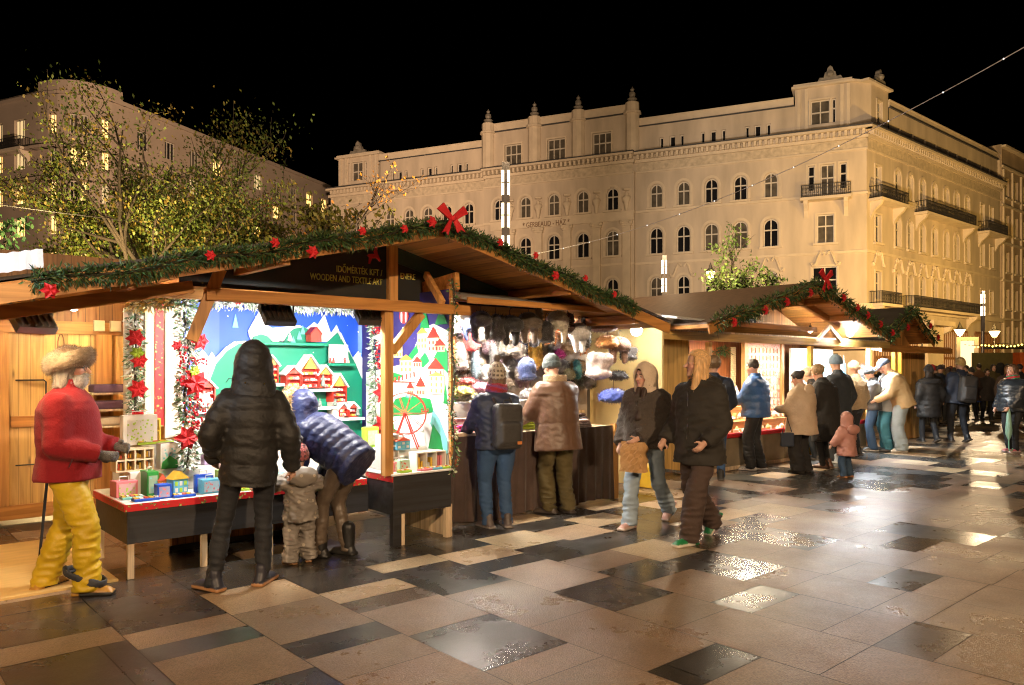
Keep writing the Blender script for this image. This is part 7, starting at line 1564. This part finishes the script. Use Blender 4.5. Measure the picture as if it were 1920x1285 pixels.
BLKC = cloth('black_wool', (.014, .013, .013), rough=.85, bump=.4, bscale=20); SLATE = cloth('slate_blue', (.10, .15, .21), rough=.7); PINKC = cloth('dusty_pink_puffer', (.46, .22, .18), rough=.55, bump=.4, bscale=20); TANJ = cloth('tan_suede', (.50, .36, .19), rough=.85, bump=.3, bscale=20)
DKGRN = cloth('dark_green_jacket', (.025, .055, .042), rough=.7); FURC = cloth('cream_fur_coat', (.50, .38, .24), rough=.95, bump=.9, bscale=50, sheen=.1); DGREY = cloth('charcoal_puffer', (.055, .055, .06), rough=.5, bump=.4, bscale=20); TEALJ = cloth('teal_jean', (.035, .16, .22), rough=.8); PALEJ = cloth('pale_blue_jean', (.34, .42, .48), rough=.85); NAVJ = cloth('navy_jacket', (.016, .026, .050), rough=.6, bump=.4); BRIGHTB = cloth('cobalt_coat', (.015, .06, .30), rough=.7)
def at(px, py): Z = 1440*1.65/(py-690.); return ((px-960)*Z/1440, Z)        # ground point under a foot
BS = ((.02, .018, .016), (.12, .10, .08)); DKS = ((.03, .025, .02), (.05, .045, .04))
# the man in the red fleece, profile to the right
p1 = person('heavy bearded man in a red fleece, yellow trousers and fur hat beside the toys', at(127, 1112), 12, H=1.76, wide=1.22, h=.0125, hl=(-.10, .30, 1.05), hr=(.18, .26, 1.02), fl=(-.13, -.20, 0), fr=(.10, .16, 0), flz=62, frz=-6, drop=.015,
  jac=dict(m=REDF, hem=.83, fit=1.06, depth=1.08, belly=.015, arm=1.08, flare=1.0, wob=.003, blend=.04, collar=1.56), tro=dict(m=YEL, thigh=.094, knee=.092, ankle=.088, wob=.013, long=.03, seat=1.15), shoe=((.52, .28, .05), (.02, .018, .015), (.40, .20, .03)), hair=('shag', (.22, .19, .16)), beard=(.36, .33, .30), hat=('fur', (.22, .155, .095), (.09, .045, .02)), gloves=(.10, .09, .085), glasses=True, skin=1.0, hpitch=2)
m = MB(); a_ = p1['up']; m.bar(np.array((.285, .10, .95)), np.array((.275, .16, 1.10)), .008); m.build('pocket_zip', mat('dark_zip', (.06, .004, .006), rough=.4), p1['root'])
gm = cloth('grey_gaiter', (.035, .036, .04), rough=.7); 
for s_, a_ in ((-1, p1),):
    V, F = snet(lambda P: np.maximum(np.abs(cap(P, (.10, .10, .20), (.10, .20, .10), .09, .085))-.008, np.abs(P[:, 2]-.13+.4*(P[:, 1]-.16))-.03), (-.05, -.05, 0), (.25, .36, .3), .012); npmesh('boot_strap', V, F, gm, p1['root'])
cane = empty('walking_stick', tuple(p1['world']((-.20, -.26, 0)))[:2]+(.004,), 0, 'dark walking stick hanging behind the man in the red fleece', 'stick'); m = MB(); m.tube([(0, 0, .20), (.05, .02, .83)], [.009, .011], 8); m.build('shaft', DJEAN, cane)
# the hooded man in the black puffer coat
p2 = person('tall man in a black hooded puffer coat beside the toddler, seen from behind', at(468, 1102), 108, H=1.79, wide=.97, roll=3, h=.0125, hl=(-.25, .10, .95), hr=(.30, .10, .86), fl=(-.25, -.02, 0), fr=(.09, .06, 0), flz=42, frz=-26, hyaw=-8,
  jac=dict(m=BLKP, hem=.76, fit=1.04, depth=1.15, arm=1.12, puff=(.13, .014), wob=.006, blend=.04), tro=dict(m=DJEAN, thigh=.090, knee=.066, ankle=.056, wob=.009), shoe=((.025, .025, .035), (.38, .19, .08)), hood=(BLKP, 1.12), hair=('short', (.03, .02, .015)))
for sx in (-.055, .075): q = MB(); w0 = p2['up']((sx, -.125, 1.50)); q.lathe([(0, -.009), (.009, 0), (0, .009)], 8); b_ = q.build('snap_button', mat('brass', (.55, .40, .15), rough=.3, metal=1.), p2['root']); b_.location = Vector(w0)+Vector((0, -.012, 0))
m = MB(); w0 = p2['up']((-.12, -.05, 1.52)); m.tube([w0, w0+np.array((-.05, -.01, .01)), w0+np.array((-.07, 0, -.02))], .003, 4); m.build('drawcord', BLKP, p2['root'])
# toddler
p3 = person('toddler in a grey patterned snowsuit and knit hat between the two adults', at(563, 1056), 118, H=1.02, wide=1.0, h=.0115, child=True, headk=1.35, lean=3, hl=(-.58, .16, 1.10), hr=(.45, .30, 1.0), fl=(-.13, -.02, 0), fr=(.13, .03, 0), flz=25, frz=-15,
  jac=dict(m=GREYS, hem=.62, fit=1.08, arm=1.35, wob=.012, flare=1.02), tro=dict(m=GREYS, thigh=.125, knee=.115, ankle=.11, wob=.014, seat=1.2), shoe=((.12, .055, .025), (.42, .22, .10)), hat=('pompom', (.42, .10, .10), (.02, .02, .03), 1), hood=None, hair=('short', (.05, .03, .02)))
V, F = snet(lambda P: ell(P, (0, -.12, .84), (.125, .06, .10))+wob(P, 50)*.005, (-.2, -.25, .66), (.2, .02, 1.0), .011); o = npmesh('folded_hood', V*1.02/1.02*np.array((1, 1, .86))+np.array((0, 0, .02)), V is None or F, GREYS, p3['root'])
# the bending woman in the navy puffer
p4 = person('woman in a navy puffer jacket with a fur trimmed hood bending over the toddler', at(652, 1046), 160, H=1.64, wide=1.02, h=.0125, lean=55, hl=(-.12, .50, .62), hr=(.16, .42, .66), fl=(-.09, .24, 0), fr=(.09, .06, 0), flz=8, frz=-4, drop=.04, hpitch=-22,
  jac=dict(m=NAVY, hem=.775, fit=1.14, depth=1.22, flare=.95, arm=1.22, puff=(.085, .013), wob=.005, blend=.03), tro=dict(m=TAUPE, thigh=.092, knee=.070, ankle=.058, wob=.006, seat=.85), shoe=((.012, .011, .010), (.015, .014, .012)), hair=('long', (.05, .03, .02), .20), hood=(NAVY, 1.0), furtrim=(.40, .27, .12))
for s_ in (-1, 1):
    a_ = np.array((s_*.09, .24 if s_ < 0 else .06, .085))*p4['k']; V, F = snet(lambda P: cap(P, a_+np.array((0, -.01, .16)), a_+np.array((0, -.01, .0)), .06, .054), a_-.12, a_+.30, .012); npmesh('boot_shaft', V, F, SHOE, p4['root'], np.tile((.012, .011, .010), (len(V), 1)))
# woman with the dark backpack
p5 = person('woman in jeans, patterned knit hat and red scarf choosing hats with a backpack on', at(932, 990), 116, H=1.66, wide=1.10, h=.014, hl=(-.20, .40, 1.02), hr=(.12, .40, 1.02), fl=(-.10, .02, 0), fr=(.11, -.02, 0), flz=10, frz=-10, hyaw=-14,
  jac=dict(m=cloth('navy_shell', (.020, .030, .060), rough=.6, bump=.4, bscale=12), hem=.86, fit=1.08, arm=1.08, wob=.008, flare=1.04), tro=dict(m=BJEAN, thigh=.112, knee=.078, ankle=.062, wob=.008, seat=1.2), shoe=((.09, .07, .065), (.25, .22, .20)), hat=('pompom', (.50, .42, .30), (.13, .10, .07), 1), scarf=((.34, .012, .025), (.22, .05, .16)), hair=('long', (.16, .09, .05), .16))
def backpack(pp, lab, m_, sc=1., y=-.265, zc=1.12, straps=True, tag_col=(.6, .2, .04)):
    t = empty('backpack', pp['root'].location, pp['root'].rotation_euler.z, lab, 'backpack'); R = pp['Rb'].astype(np.float32); c = pp['up']((0, y, zc)).astype(np.float32); k = pp['k']*sc
    def f(P): q = (P-c)@R/k; D = rbox(q, (0, 0, 0), (.155, .085, .24), .05); return smin(D, rbox(q, (0, -.075, -.07), (.12, .04, .12), .03), .02)*k
    V, F = snet(f, c-.40*k, c+.40*k, .014); npmesh('pack', V, F, m_, t)
    L = lambda p: c+R@(np.array(p)*k); m = MB(); m.tube([L((-.05, .0, .23)), L((-.04, .0, .275)), L((.04, 0, .275)), L((.05, 0, .23))], .010*k, 6); m.build('handle', m_, t)
    m = MB()
    for s in (-1, 1): m.tube([L((s*.085, .08, .20)), L((s*.10, .15, .285)), L((s*.12, .30, .27)), L((s*.14, .39, .10)), L((s*.15, .30, -.12)), L((s*.13, .10, -.2))], .018*k, 6)
    m.build('strap', m_, t); m = MB(); m.bar(L((-.125, -.06, -.19)), L((-.125, -.06, .20)), .006); m.bar(L((-.125, -.06, .20)), L((.125, -.06, .20)), .006); m.bar(L((.125, -.06, .2)), L((.125, -.06, -.19)), .006); m.build('zip', mat('tan_zip', (.40, .20, .09), rough=.5), t)
    if tag_col: m = MB(); m.bar(L((.06, -.118, -.17)), L((.11, -.118, -.17)), .008, .03); m.build('sewn_patch', mat('orange_patch', tag_col, rough=.6), t)
    return t
BKP = cloth('backpack_nylon', (.030, .027, .024), rough=.55, bump=.3, bscale=40); backpack(p5, 'boxy dark backpack with orange zip on the woman at the hats', BKP)
# man in the brown leather coat
p6 = person('man in a long brown leather coat and dark beanie looking at the hats', at(1045, 963), 120, H=1.78, wide=1.12, h=.0145, lean=5, hl=(-.26, .36, 1.02), hr=(.10, .38, 1.0), fl=(-.09, .02, 0), fr=(.11, -.05, 0), flz=35, frz=5, hpitch=18,
  jac=dict(m=BRNL, hem=.70, fit=1.14, depth=1.15, arm=1.22, wob=.0025, flare=1.08, seam=(1.30, 1.0)), tro=dict(m=OLIV, thigh=.105, knee=.09, ankle=.082, wob=.014), shoe=((.06, .045, .035), (.05, .04, .035)), hat=('beanie', (.055, .075, .075)), hair=('short', (.10, .07, .05)))
V, F = snet(lambda P: (lambda q: np.abs(np.sqrt((q[:, 0]/1.1)**2+(q[:, 1]-.0)**2)-.098-.10*(1.50-q[:, 2])*.6)-.020+0*q[:, 0])((P-np.array(p6['up']((0, 0, 0)), np.float32))@p6['Rb'].astype(np.float32)/p6['k']) if 0 else np.maximum((lambda q: np.abs(np.sqrt((q[:, 0]/1.1)**2+q[:, 1]**2)-.105)-.022)((P-np.array(p6['up']((0, 0, 1.50)), np.float32))@p6['Rb'].astype(np.float32)), np.abs(P[:, 2]-p6['up']((0, 0, 1.50))[2])-.045), p6['up']((0, 0, 1.5))-.2, p6['up']((0, 0, 1.5))+.2, .0145); npmesh('shearling_collar', V, F, cloth('shearling', (.42, .30, .18), rough=.95, bump=.8, bscale=60), p6['root'])
# walking couple
p7 = person('young woman in a cream hood, dark fleece jacket and pale jeans carrying a paper bag', at(1212, 986), -128, H=1.66, wide=.98, h=.0135, hl=(-.06, .30, .98), hr=(.30, .04, .88), fl=(-.06, -.42, .10), fr=(.07, .26, 0), flz=0, frz=0, drop=.03, hyaw=-18, hpitch=3,
  jac=dict(m=GRYF, hem=.86, fit=1.28, depth=1.28, arm=1.65, wob=.010, flare=.95, zip=True), tro=dict(m=LJEAN, thigh=.100, knee=.082, ankle=.084, wob=.012, long=.05), shoe=((.62, .55, .50), (.50, .42, .38), (.50, .30, .26)), hood=(CREAMF, 1.02), hair=('longloose', (.028, .014, .009), .36), skin=1.05)
pb = empty('paper_bag', tuple(p7['world'](p7['hl']+np.array((.02, .05, -.03)))), rad(-128-90), 'crumpled brown paper bag in the hand of the woman in the cream hood', 'paper bag')
m = MB(); K = 7
for j in range(9):
    for i in range(4*K):
        a = i//K; t_ = (i % K)/K; w2, d2 = .125, .06; P_ = [(-w2, -d2), (w2, -d2), (w2, d2), (-w2, d2)]; x = P_[a][0]*(1-t_)+P_[(a+1) % 4][0]*t_; y = P_[a][1]*(1-t_)+P_[(a+1) % 4][1]*t_; z = -.30+.30*j/8; n_ = .007*math.sin(9*x*30+j*2.1)+.006*math.sin(j*1.7+i*2.3); pin = 1-.55*max(0, j-6)/2; m.v.append((x*(.98+.02*math.cos(j))+n_, y*pin+n_*.8, z))
n = 4*K
for j in range(8):
    for i in range(n): m.f.append((j*n+i, j*n+(i+1) % n, (j+1)*n+(i+1) % n, (j+1)*n+i)); m.mi.append(0); m.c.append(None)
m.f.append(tuple(range(n))); m.mi.append(0); m.c.append(None); m.build('bag_body', mat('kraft_paper', (.44, .25, .10), rough=.75, var=.15, vscale=12, bump=.5, bscale=18), pb)
p8 = person('person with long fair hair in a black parka, brown trousers and green sneakers', at(1312, 1014), -140, H=1.80, wide=1.04, h=.0135, hl=(-.20, .20, .93), hr=(.31, .13, .92), fl=(-.06, .24, 0), fr=(.10, -.34, .09), flz=-6, frz=4, drop=.025, hyaw=-38,
  jac=dict(m=OLBL, hem=.72, fit=1.10, depth=1.12, arm=1.20, wob=.008, flare=1.10, zip=True, collar=1.56), tro=dict(m=DKBR, thigh=.100, knee=.098, ankle=.094, wob=.014, long=.055), shoe=((.55, .50, .42), (.62, .58, .5), (.015, .18, .06)), hair=('longloose', (.62, .38, .17), .25), skin=.95)
V, F = snet(lambda P: (lambda q: smin(ell(q, (0, -.13, 1.44), (.15, .075, .10)), ell(q, (0, -.03, 1.47), (.135, .11, .06)), .04)+wob(q, 35)*.006)(P/p8['k']), (-.22, -.30, 1.3), (.22, .16, 1.66), .0135); npmesh('folded_hood', V, F, OLBL, p8['root'])
for z in (1.06, 1.18, 1.30): m = MB(); w0 = p8['up']((.0, .165, z)); m.bar(w0+np.array((-.025, .004, 0)), w0+np.array((.025, .004, 0)), .010); m.build('toggle', mat('horn_toggle', (.42, .34, .22), rough=.4), p8['root'])
V, F = snet(lambda P: (lambda q: smin(cap(q, (-.035, .10, 1.50), (-.02, .215, 1.20), .038, .05), cap(q, (.035, .10, 1.50), (.045, .20, 1.16), .036, .045), .02)+wob(q*np.array((1, 1, .3), np.float32), 110)*.004)(P/p7['k']), (-.2, -.05, 1.0), (.2, .3, 1.6), .0135); npmesh('hair_strand', V, F, TINT_SOFT, p7['root'], np.tile((.028, .014, .009), (len(V), 1)))
# shoppers at the second stall
p9 = person('dark green jacketed shopper with a pale strap, half hidden behind the walking couple', at(1258, 876), 60, H=1.80, h=.024, hl=(-.2, .35, 1.05), hr=(.2, .35, 1.05), jac=dict(m=DKGRN, hem=.74, fit=1.1, arm=1.2), tro=dict(m=cloth('dark_green_trousers', (.02, .045, .036))), shoe=BS, hair=('short', (.05, .035, .03)), hpitch=15)
m = MB(); m.bar(p9['up']((-.16, -.17, .98)), p9['up']((.15, -.16, 1.42)), .05, .012); m.build('shoulder_strap', TM['cream'], p9['root'])
p10 = person('man in dark jacket and blue jeans with a black backpack behind the fair haired walker', at(1338, 900), 75, H=1.80, wide=1.1, h=.022, hl=(-.22, .35, 1.02), hr=(.2, .35, 1.02), jac=dict(m=NAVJ, hem=.84, fit=1.1, arm=1.2), tro=dict(m=BJEAN, thigh=.095), shoe=BS, hair=('curly', (.16, .10, .05)), hpitch=10)
backpack(p10, 'black backpack on the man in blue jeans behind the fair haired walker', cloth('backpack_black', (.018, .018, .022), rough=.5), 1.1, tag_col=None)
pv_ = person('stall keeper in a cream brimmed hat and long red scarf inside the second stall', SP(10.15, 1.62)[:2], -100, H=1.62, h=.024, hl=(-.1, .3, 1.0), hr=(.1, .3, 1.0), jac=dict(m=cloth('rust_knit', (.42, .07, .03)), hem=.8), tro=dict(m=DJEAN), shoe=BS, hat=('brim', (.62, .50, .36), (.30, .24, .18)), scarf=((.55, .05, .03), (.5, .03, .02), 1), hair=('short', (.1, .08, .06)))
p11 = person('man in a bright blue puffer jacket and black trousers at the second stall counter', at(1417, 882), 152, H=1.78, wide=1.1, h=.020, hl=(-.06, .42, 1.08), hr=(.14, .40, 1.06), fl=(-.09, .06, 0), fr=(.10, -.06, 0), hpitch=14, jac=dict(m=BLUEJ, hem=.84, fit=1.14, depth=1.15, arm=1.25, puff=(.12, .016), wob=.005), tro=dict(m=DJEAN, thigh=.1, knee=.09, ankle=.09, wob=.012), shoe=((.04, .05, .09), (.55, .5, .5), (.4, .4, .42)), hair=('short', (.035, .03, .03)))
p12 = person('woman in a cream wool hooded coat and wide black trousers at the second stall', at(1503, 886), 128, H=1.60, wide=1.08, h=.020, hl=(-.16, .36, 1.08), hr=(.14, .36, 1.06), hpitch=24, hyaw=12, jac=dict(m=CREAMC, hem=.66, fit=1.2, depth=1.2, arm=1.25, wob=.007, flare=1.12), tro=dict(m=BLKC, thigh=.10, knee=.11, ankle=.125, wob=.012, long=.04), shoe=DKS, hair=('bun', (.015, .012, .012)))
V, F = snet(lambda P: (lambda q: ell(q, (0, -.14, 1.40), (.13, .075, .13)))(P/p12['k']), (-.2, -.3, 1.1), (.2, .05, 1.5), .02); npmesh('folded_hood', V, F, CREAMC, p12['root'])
hb_ = empty('handbag', tuple(p12['world']((-.32, .05, .42))), 0, 'dark blue handbag hanging beside the cream coated woman', 'bag'); m = MB(); m.box(-.10, .10, -.04, .04, 0, .22); m.build('bag_body', NAVJ, hb_, bevel=.02); m = MB(); m.tube([(-.08, 0, .2), (-.02, 0, .5), (.08, 0, .2)], .008, 5); m.build('handle', NAVJ, hb_)
p13 = person('person in a long black wool coat with curly fair hair', at(1548, 878), 140, H=1.70, wide=1.14, h=.022, lean=6, hpitch=25, hl=(-.18, .36, 1.05), hr=(.16, .36, 1.05), jac=dict(m=BLKC, hem=.46, fit=1.18, depth=1.15, arm=1.2, flare=1.15), tro=dict(m=DJEAN), shoe=((.12, .05, .03), (.06, .03, .02)), hair=('curly', (.30, .20, .10)))
p14 = person('pale curly haired profile bending over the counter beside the black coat', at(1530, 862), 150, H=1.66, h=.024, lean=8, hpitch=28, jac=dict(m=BLKC, hem=.8), tro=dict(m=DJEAN), shoe=BS, hair=('curly', (.52, .42, .30)))
p15 = person('tall man in a slate blue beanie and dark long coat facing the white booth', at(1572, 868), 120, H=1.84, wide=1.1, h=.022, jac=dict(m=cloth('blue_black_coat', (.025, .032, .042)), hem=.60, fit=1.1, arm=1.15), tro=dict(m=DJEAN), shoe=((.3, .34, .4), (.5, .5, .5)), hat=('beanie', (.14, .22, .30)), hpitch=14)
p16 = person('woman in a cream fur jacket and peach beanie with black trousers', at(1604, 855), 130, H=1.74, wide=1.08, h=.024, jac=dict(m=FURC, hem=.88, fit=1.15, arm=1.25, wob=.01), tro=dict(m=DJEAN, thigh=.1), shoe=BS, hat=('beanie', (.56, .38, .24)), hpitch=8)
p17 = person('toddler in a dusty pink hooded jacket and blue jeans standing alone on the paving', at(1588, 896), 122, H=1.03, h=.018, child=True, headk=1.22, hl=(-.42, .18, .78), hr=(.42, .18, .80), fl=(-.12, 0, 0), fr=(.13, 0, 0), jac=dict(m=PINKC, hem=.56, fit=1.15, arm=1.5, wob=.01, flare=1.06), tro=dict(m=cloth('toddler_jean', (.03, .065, .12)), thigh=.11, knee=.095, ankle=.09, wob=.01), shoe=((.34, .14, .05), (.3, .16, .08), (.36, .15, .05)), hood=(PINKC, .95))
V, F = snet(lambda P: ell(P, (0, -.11, .80), (.13, .06, .09)), (-.2, -.25, .62), (.2, .05, 1.0), .018); npmesh('hood_fold', V*np.array((1, 1, .88))+np.array((0, 0, .02)), F, PINKC, p17['root'])
p18 = person('youth in a charcoal puffer and dark beanie looking down, facing left', at(1637, 846), 165, H=1.66, h=.024, hpitch=26, hl=(-.1, .3, .9), hr=(.12, .32, .92), jac=dict(m=DGREY, hem=.86, fit=1.14, arm=1.25, puff=(.12, .014)), tro=dict(m=BJEAN, thigh=.095, ankle=.08), shoe=((.1, .1, .1), (.5, .5, .5)), hat=('beanie', (.035, .04, .045)), hair=('short', (.03, .02, .02)))
p19 = person('man in a pale cap, grey jacket and teal jeans facing the booth', at(1664, 846), 168, H=1.82, h=.024, hpitch=24, hl=(-.1, .32, .95), hr=(.12, .32, .95), jac=dict(m=cloth('pale_grey_jacket', (.34, .36, .38)), hem=.76, fit=1.08, arm=1.2), tro=dict(m=TEALJ, thigh=.1, knee=.09, ankle=.085, wob=.014), shoe=((.05, .06, .08), (.1, .1, .1)), hat=('cap', (.62, .62, .58)), hair=('short', (.16, .10, .06)))
p20 = person('man in a tan suede jacket and pale wide jeans leaning forward, dark cap', at(1690, 848), 160, H=1.86, wide=1.12, h=.022, lean=20, hpitch=20, hl=(-.18, .45, .95), hr=(.12, .45, .95), jac=dict(m=TANJ, hem=.80, fit=1.12, depth=1.1, arm=1.2), tro=dict(m=PALEJ, thigh=.115, knee=.11, ankle=.115, wob=.012, long=.05), shoe=((.62, .6, .56), (.6, .58, .55)), hat=('cap', (.02, .028, .05)))
p20b = person('person in mustard trousers half hidden behind the fur jacketed woman', at(1619, 838), 120, H=1.72, h=.026, jac=dict(m=BLKC, hem=.8), tro=dict(m=cloth('mustard_trousers', (.42, .26, .05)), thigh=.1, ankle=.09), shoe=BS, hair=('short', (.1, .05, .03)))
# walkers going away and the far crowd
p21 = person('woman walking away in a long black quilted coat with a fur edged hood', at(1742, 830), 92, H=1.68, wide=1.12, h=.022, fl=(-.08, .14, 0), fr=(.09, -.16, .03), jac=dict(m=BLKP, hem=.58, fit=1.12, arm=1.2, puff=(.12, .012), flare=1.05), tro=dict(m=DJEAN), shoe=BS, hat=('beanie', (.02, .016, .014)), hair=('long', (.02, .014, .01)))
V, F = snet(lambda P: (lambda q: np.sqrt((np.sqrt((q[:, 0]/1.3)**2+(q[:, 1]+.02)**2)-.15)**2+((q[:, 2]-1.40)/1.2)**2)-.05)(P/p21['k']), (-.32, -.3, 1.2), (.32, .25, 1.5), .024); npmesh('fur_collar', V, F, BLKC, p21['root'])
p22 = person('man walking away in a navy jacket and tan beanie with a dark backpack', at(1797, 829), 96, H=1.84, wide=1.16, h=.022, fl=(-.09, .12, 0), fr=(.10, -.14, .02), jac=dict(m=NAVJ, hem=.80, fit=1.14, arm=1.2), tro=dict(m=cloth('dark_navy_trousers', (.014, .016, .022)), thigh=.1), shoe=BS, hat=('beanie', (.46, .32, .12)), roll=6)
backpack(p22, 'dark grey backpack on the man in the tan beanie walking away', cloth('backpack_grey', (.045, .042, .040), rough=.6), 1.15, tag_col=None)
p23 = person('small child in a cobalt blue coat holding a hand, far off', at(1838, 776), 95, H=1.16, h=.026, child=True, headk=1.1, hr=(.62, .05, 1.0), jac=dict(m=BRIGHTB, hem=.62, fit=1.05), tro=dict(m=DJEAN, thigh=.08, knee=.06), shoe=BS, hair=('long', (.02, .015, .01)))
p24 = person('person in a black hooded long coat holding the hand of the child in cobalt blue', at(1876, 775), 100, H=1.78, wide=1.1, h=.028, hl=(-.42, .0, .80), jac=dict(m=BLKC, hem=.35, fit=1.15, flare=1.2), tro=dict(m=DJEAN), shoe=BS, hood=(BLKC, 1.1))
p25 = person('woman at the right edge in a shiny puffer with a mint umbrella', at(1900, 848), -160, H=1.70, wide=1.16, h=.020, hl=(-.1, .26, .90), hr=(.3, .1, .88), fl=(-.09, .05, 0), fr=(.1, -.03, 0), hyaw=-10, jac=dict(m=cloth('blue_black_shiny_puffer', (.020, .026, .034), rough=.3), hem=.82, fit=1.2, depth=1.2, arm=1.3, puff=(.10, .014)), tro=dict(m=DJEAN, thigh=.105), shoe=((.55, .16, .20), (.6, .5, .5)), scarf=((.45, .02, .03), (.02, .22, .10)), hair=('long', (.10, .055, .03)))
um = empty('umbrella', tuple(p25['world'](p25['hl']))[:2]+(.004,), 0, 'folded mint green umbrella hanging from the hand of the woman at the right edge', 'umbrella'); m = MB(); m.lathe([(.002, .22), (.055, .36), (.06, .45), (.035, .75), (.022, .86)], 10); m.build('canopy', mat('mint_nylon', (.24, .44, .36), rough=.5), um); m = MB(); m.tube([(0, 0, .86), (0, 0, .95)], .011, 6); m.tube([(0, 0, .24), (0, 0, .08), (.02, 0, .04), (.06, 0, .04), (.075, 0, .09)], .011, 6); m.build('handle', mat('mint_plastic', (.20, .50, .36), rough=.4), um)
FAR = [('dark coated person with a red bobble hat in the far crowd', 1748, 800, 88, 1.70, BLKC, ('beanie', (.45, .01, .02)), None), ('dark haired person in black between the tan jacket and the quilted coat', 1712, 812, 95, 1.74, BLKC, None, ('short', (.02, .015, .01))), ('person in a brown grey coat and dark beanie in the far crowd', 1727, 796, 100, 1.72, cloth('umber_coat', (.06, .045, .04)), ('beanie', (.05, .045, .05)), None), ('fair faced person in a navy cap turned toward the viewer', 1763, 792, -95, 1.70, NAVJ, ('beanie', (.03, .03, .05)), None), ('person in a brown coat standing under the far lamp post', 1836, 765, 90, 1.80, cloth('brown_far_coat', (.14, .07, .035)), None, ('short', (.04, .025, .015))), ('far person in dark grey left of the lamp post crowd', 1700, 790, 80, 1.76, DGREY, None, ('short', (.05, .03, .02))), ('far person in olive beside the red bobble hat', 1778, 785, 90, 1.66, OLIV, None, ('long', (.05, .03, .02))), ('far person behind the navy backpack man, light hair', 1808, 772, 85, 1.7, BLKC, None, ('long', (.22, .12, .06))), ('far person in black seen past the right edge woman', 1912, 790, 100, 1.75, BLKC, None, ('short', (.03, .02, .02))), ('brown haired woman behind the right edge woman', 1890, 800, -120, 1.70, DKBR, None, ('long', (.20, .09, .03))), ('far person with a dark cap beyond the fur jacket', 1652, 800, 110, 1.76, BLKC, ('beanie', (.03, .03, .03)), None), ('far person in tan beyond the cap wearer', 1722, 775, 70, 1.72, CREAMC, None, ('short', (.06, .04, .03)))]
rr = random.Random(31); CM = [('black', BLKC), ('charcoal', DGREY), ('navy', NAVJ), ('dark brown', DKBR), ('grey brown', GRYF), ('olive', OLIV)]
for i in range(16):
    cn_, cm_ = CM[i % 6]; x_ = (1706, 1716, 1733, 1741, 1755, 1768, 1783, 1790, 1812, 1822, 1850, 1862, 1888, 1668, 1695, 1724)[i]; d_ = ORD[i] if i < 12 else ('thirteenth', 'fourteenth', 'fifteenth', 'sixteenth')[i-12]
    FAR.append((f'far shopper in a {cn_} coat, {d_} of the small far street figures', x_, rr.uniform(756, 795), rr.choice((85, 95, 100, -90, 70, 180)), rr.uniform(1.6, 1.84), cm_, ('beanie', rr.choice(((.03, .03, .03), (.2, .05, .04), (.05, .06, .08)))) if i % 3 == 0 else None, (('short', 'long')[i % 2], rr.choice(((.03, .02, .015), (.12, .07, .04), (.06, .04, .02)))) if i % 3 else None))
for (lab, x, y, fa, H_, m_, ht, hr_) in FAR:
    person(lab, at(x, y), fa, H=H_, h=.034, wide=1.08, fl=(-.09, .1, 0), fr=(.1, -.1, 0), jac=dict(m=m_, hem=.66, fit=1.1, arm=1.15, flare=1.05), tro=dict(m=DJEAN), shoe=BS, hat=ht, hair=hr_, group='people in the far crowd')
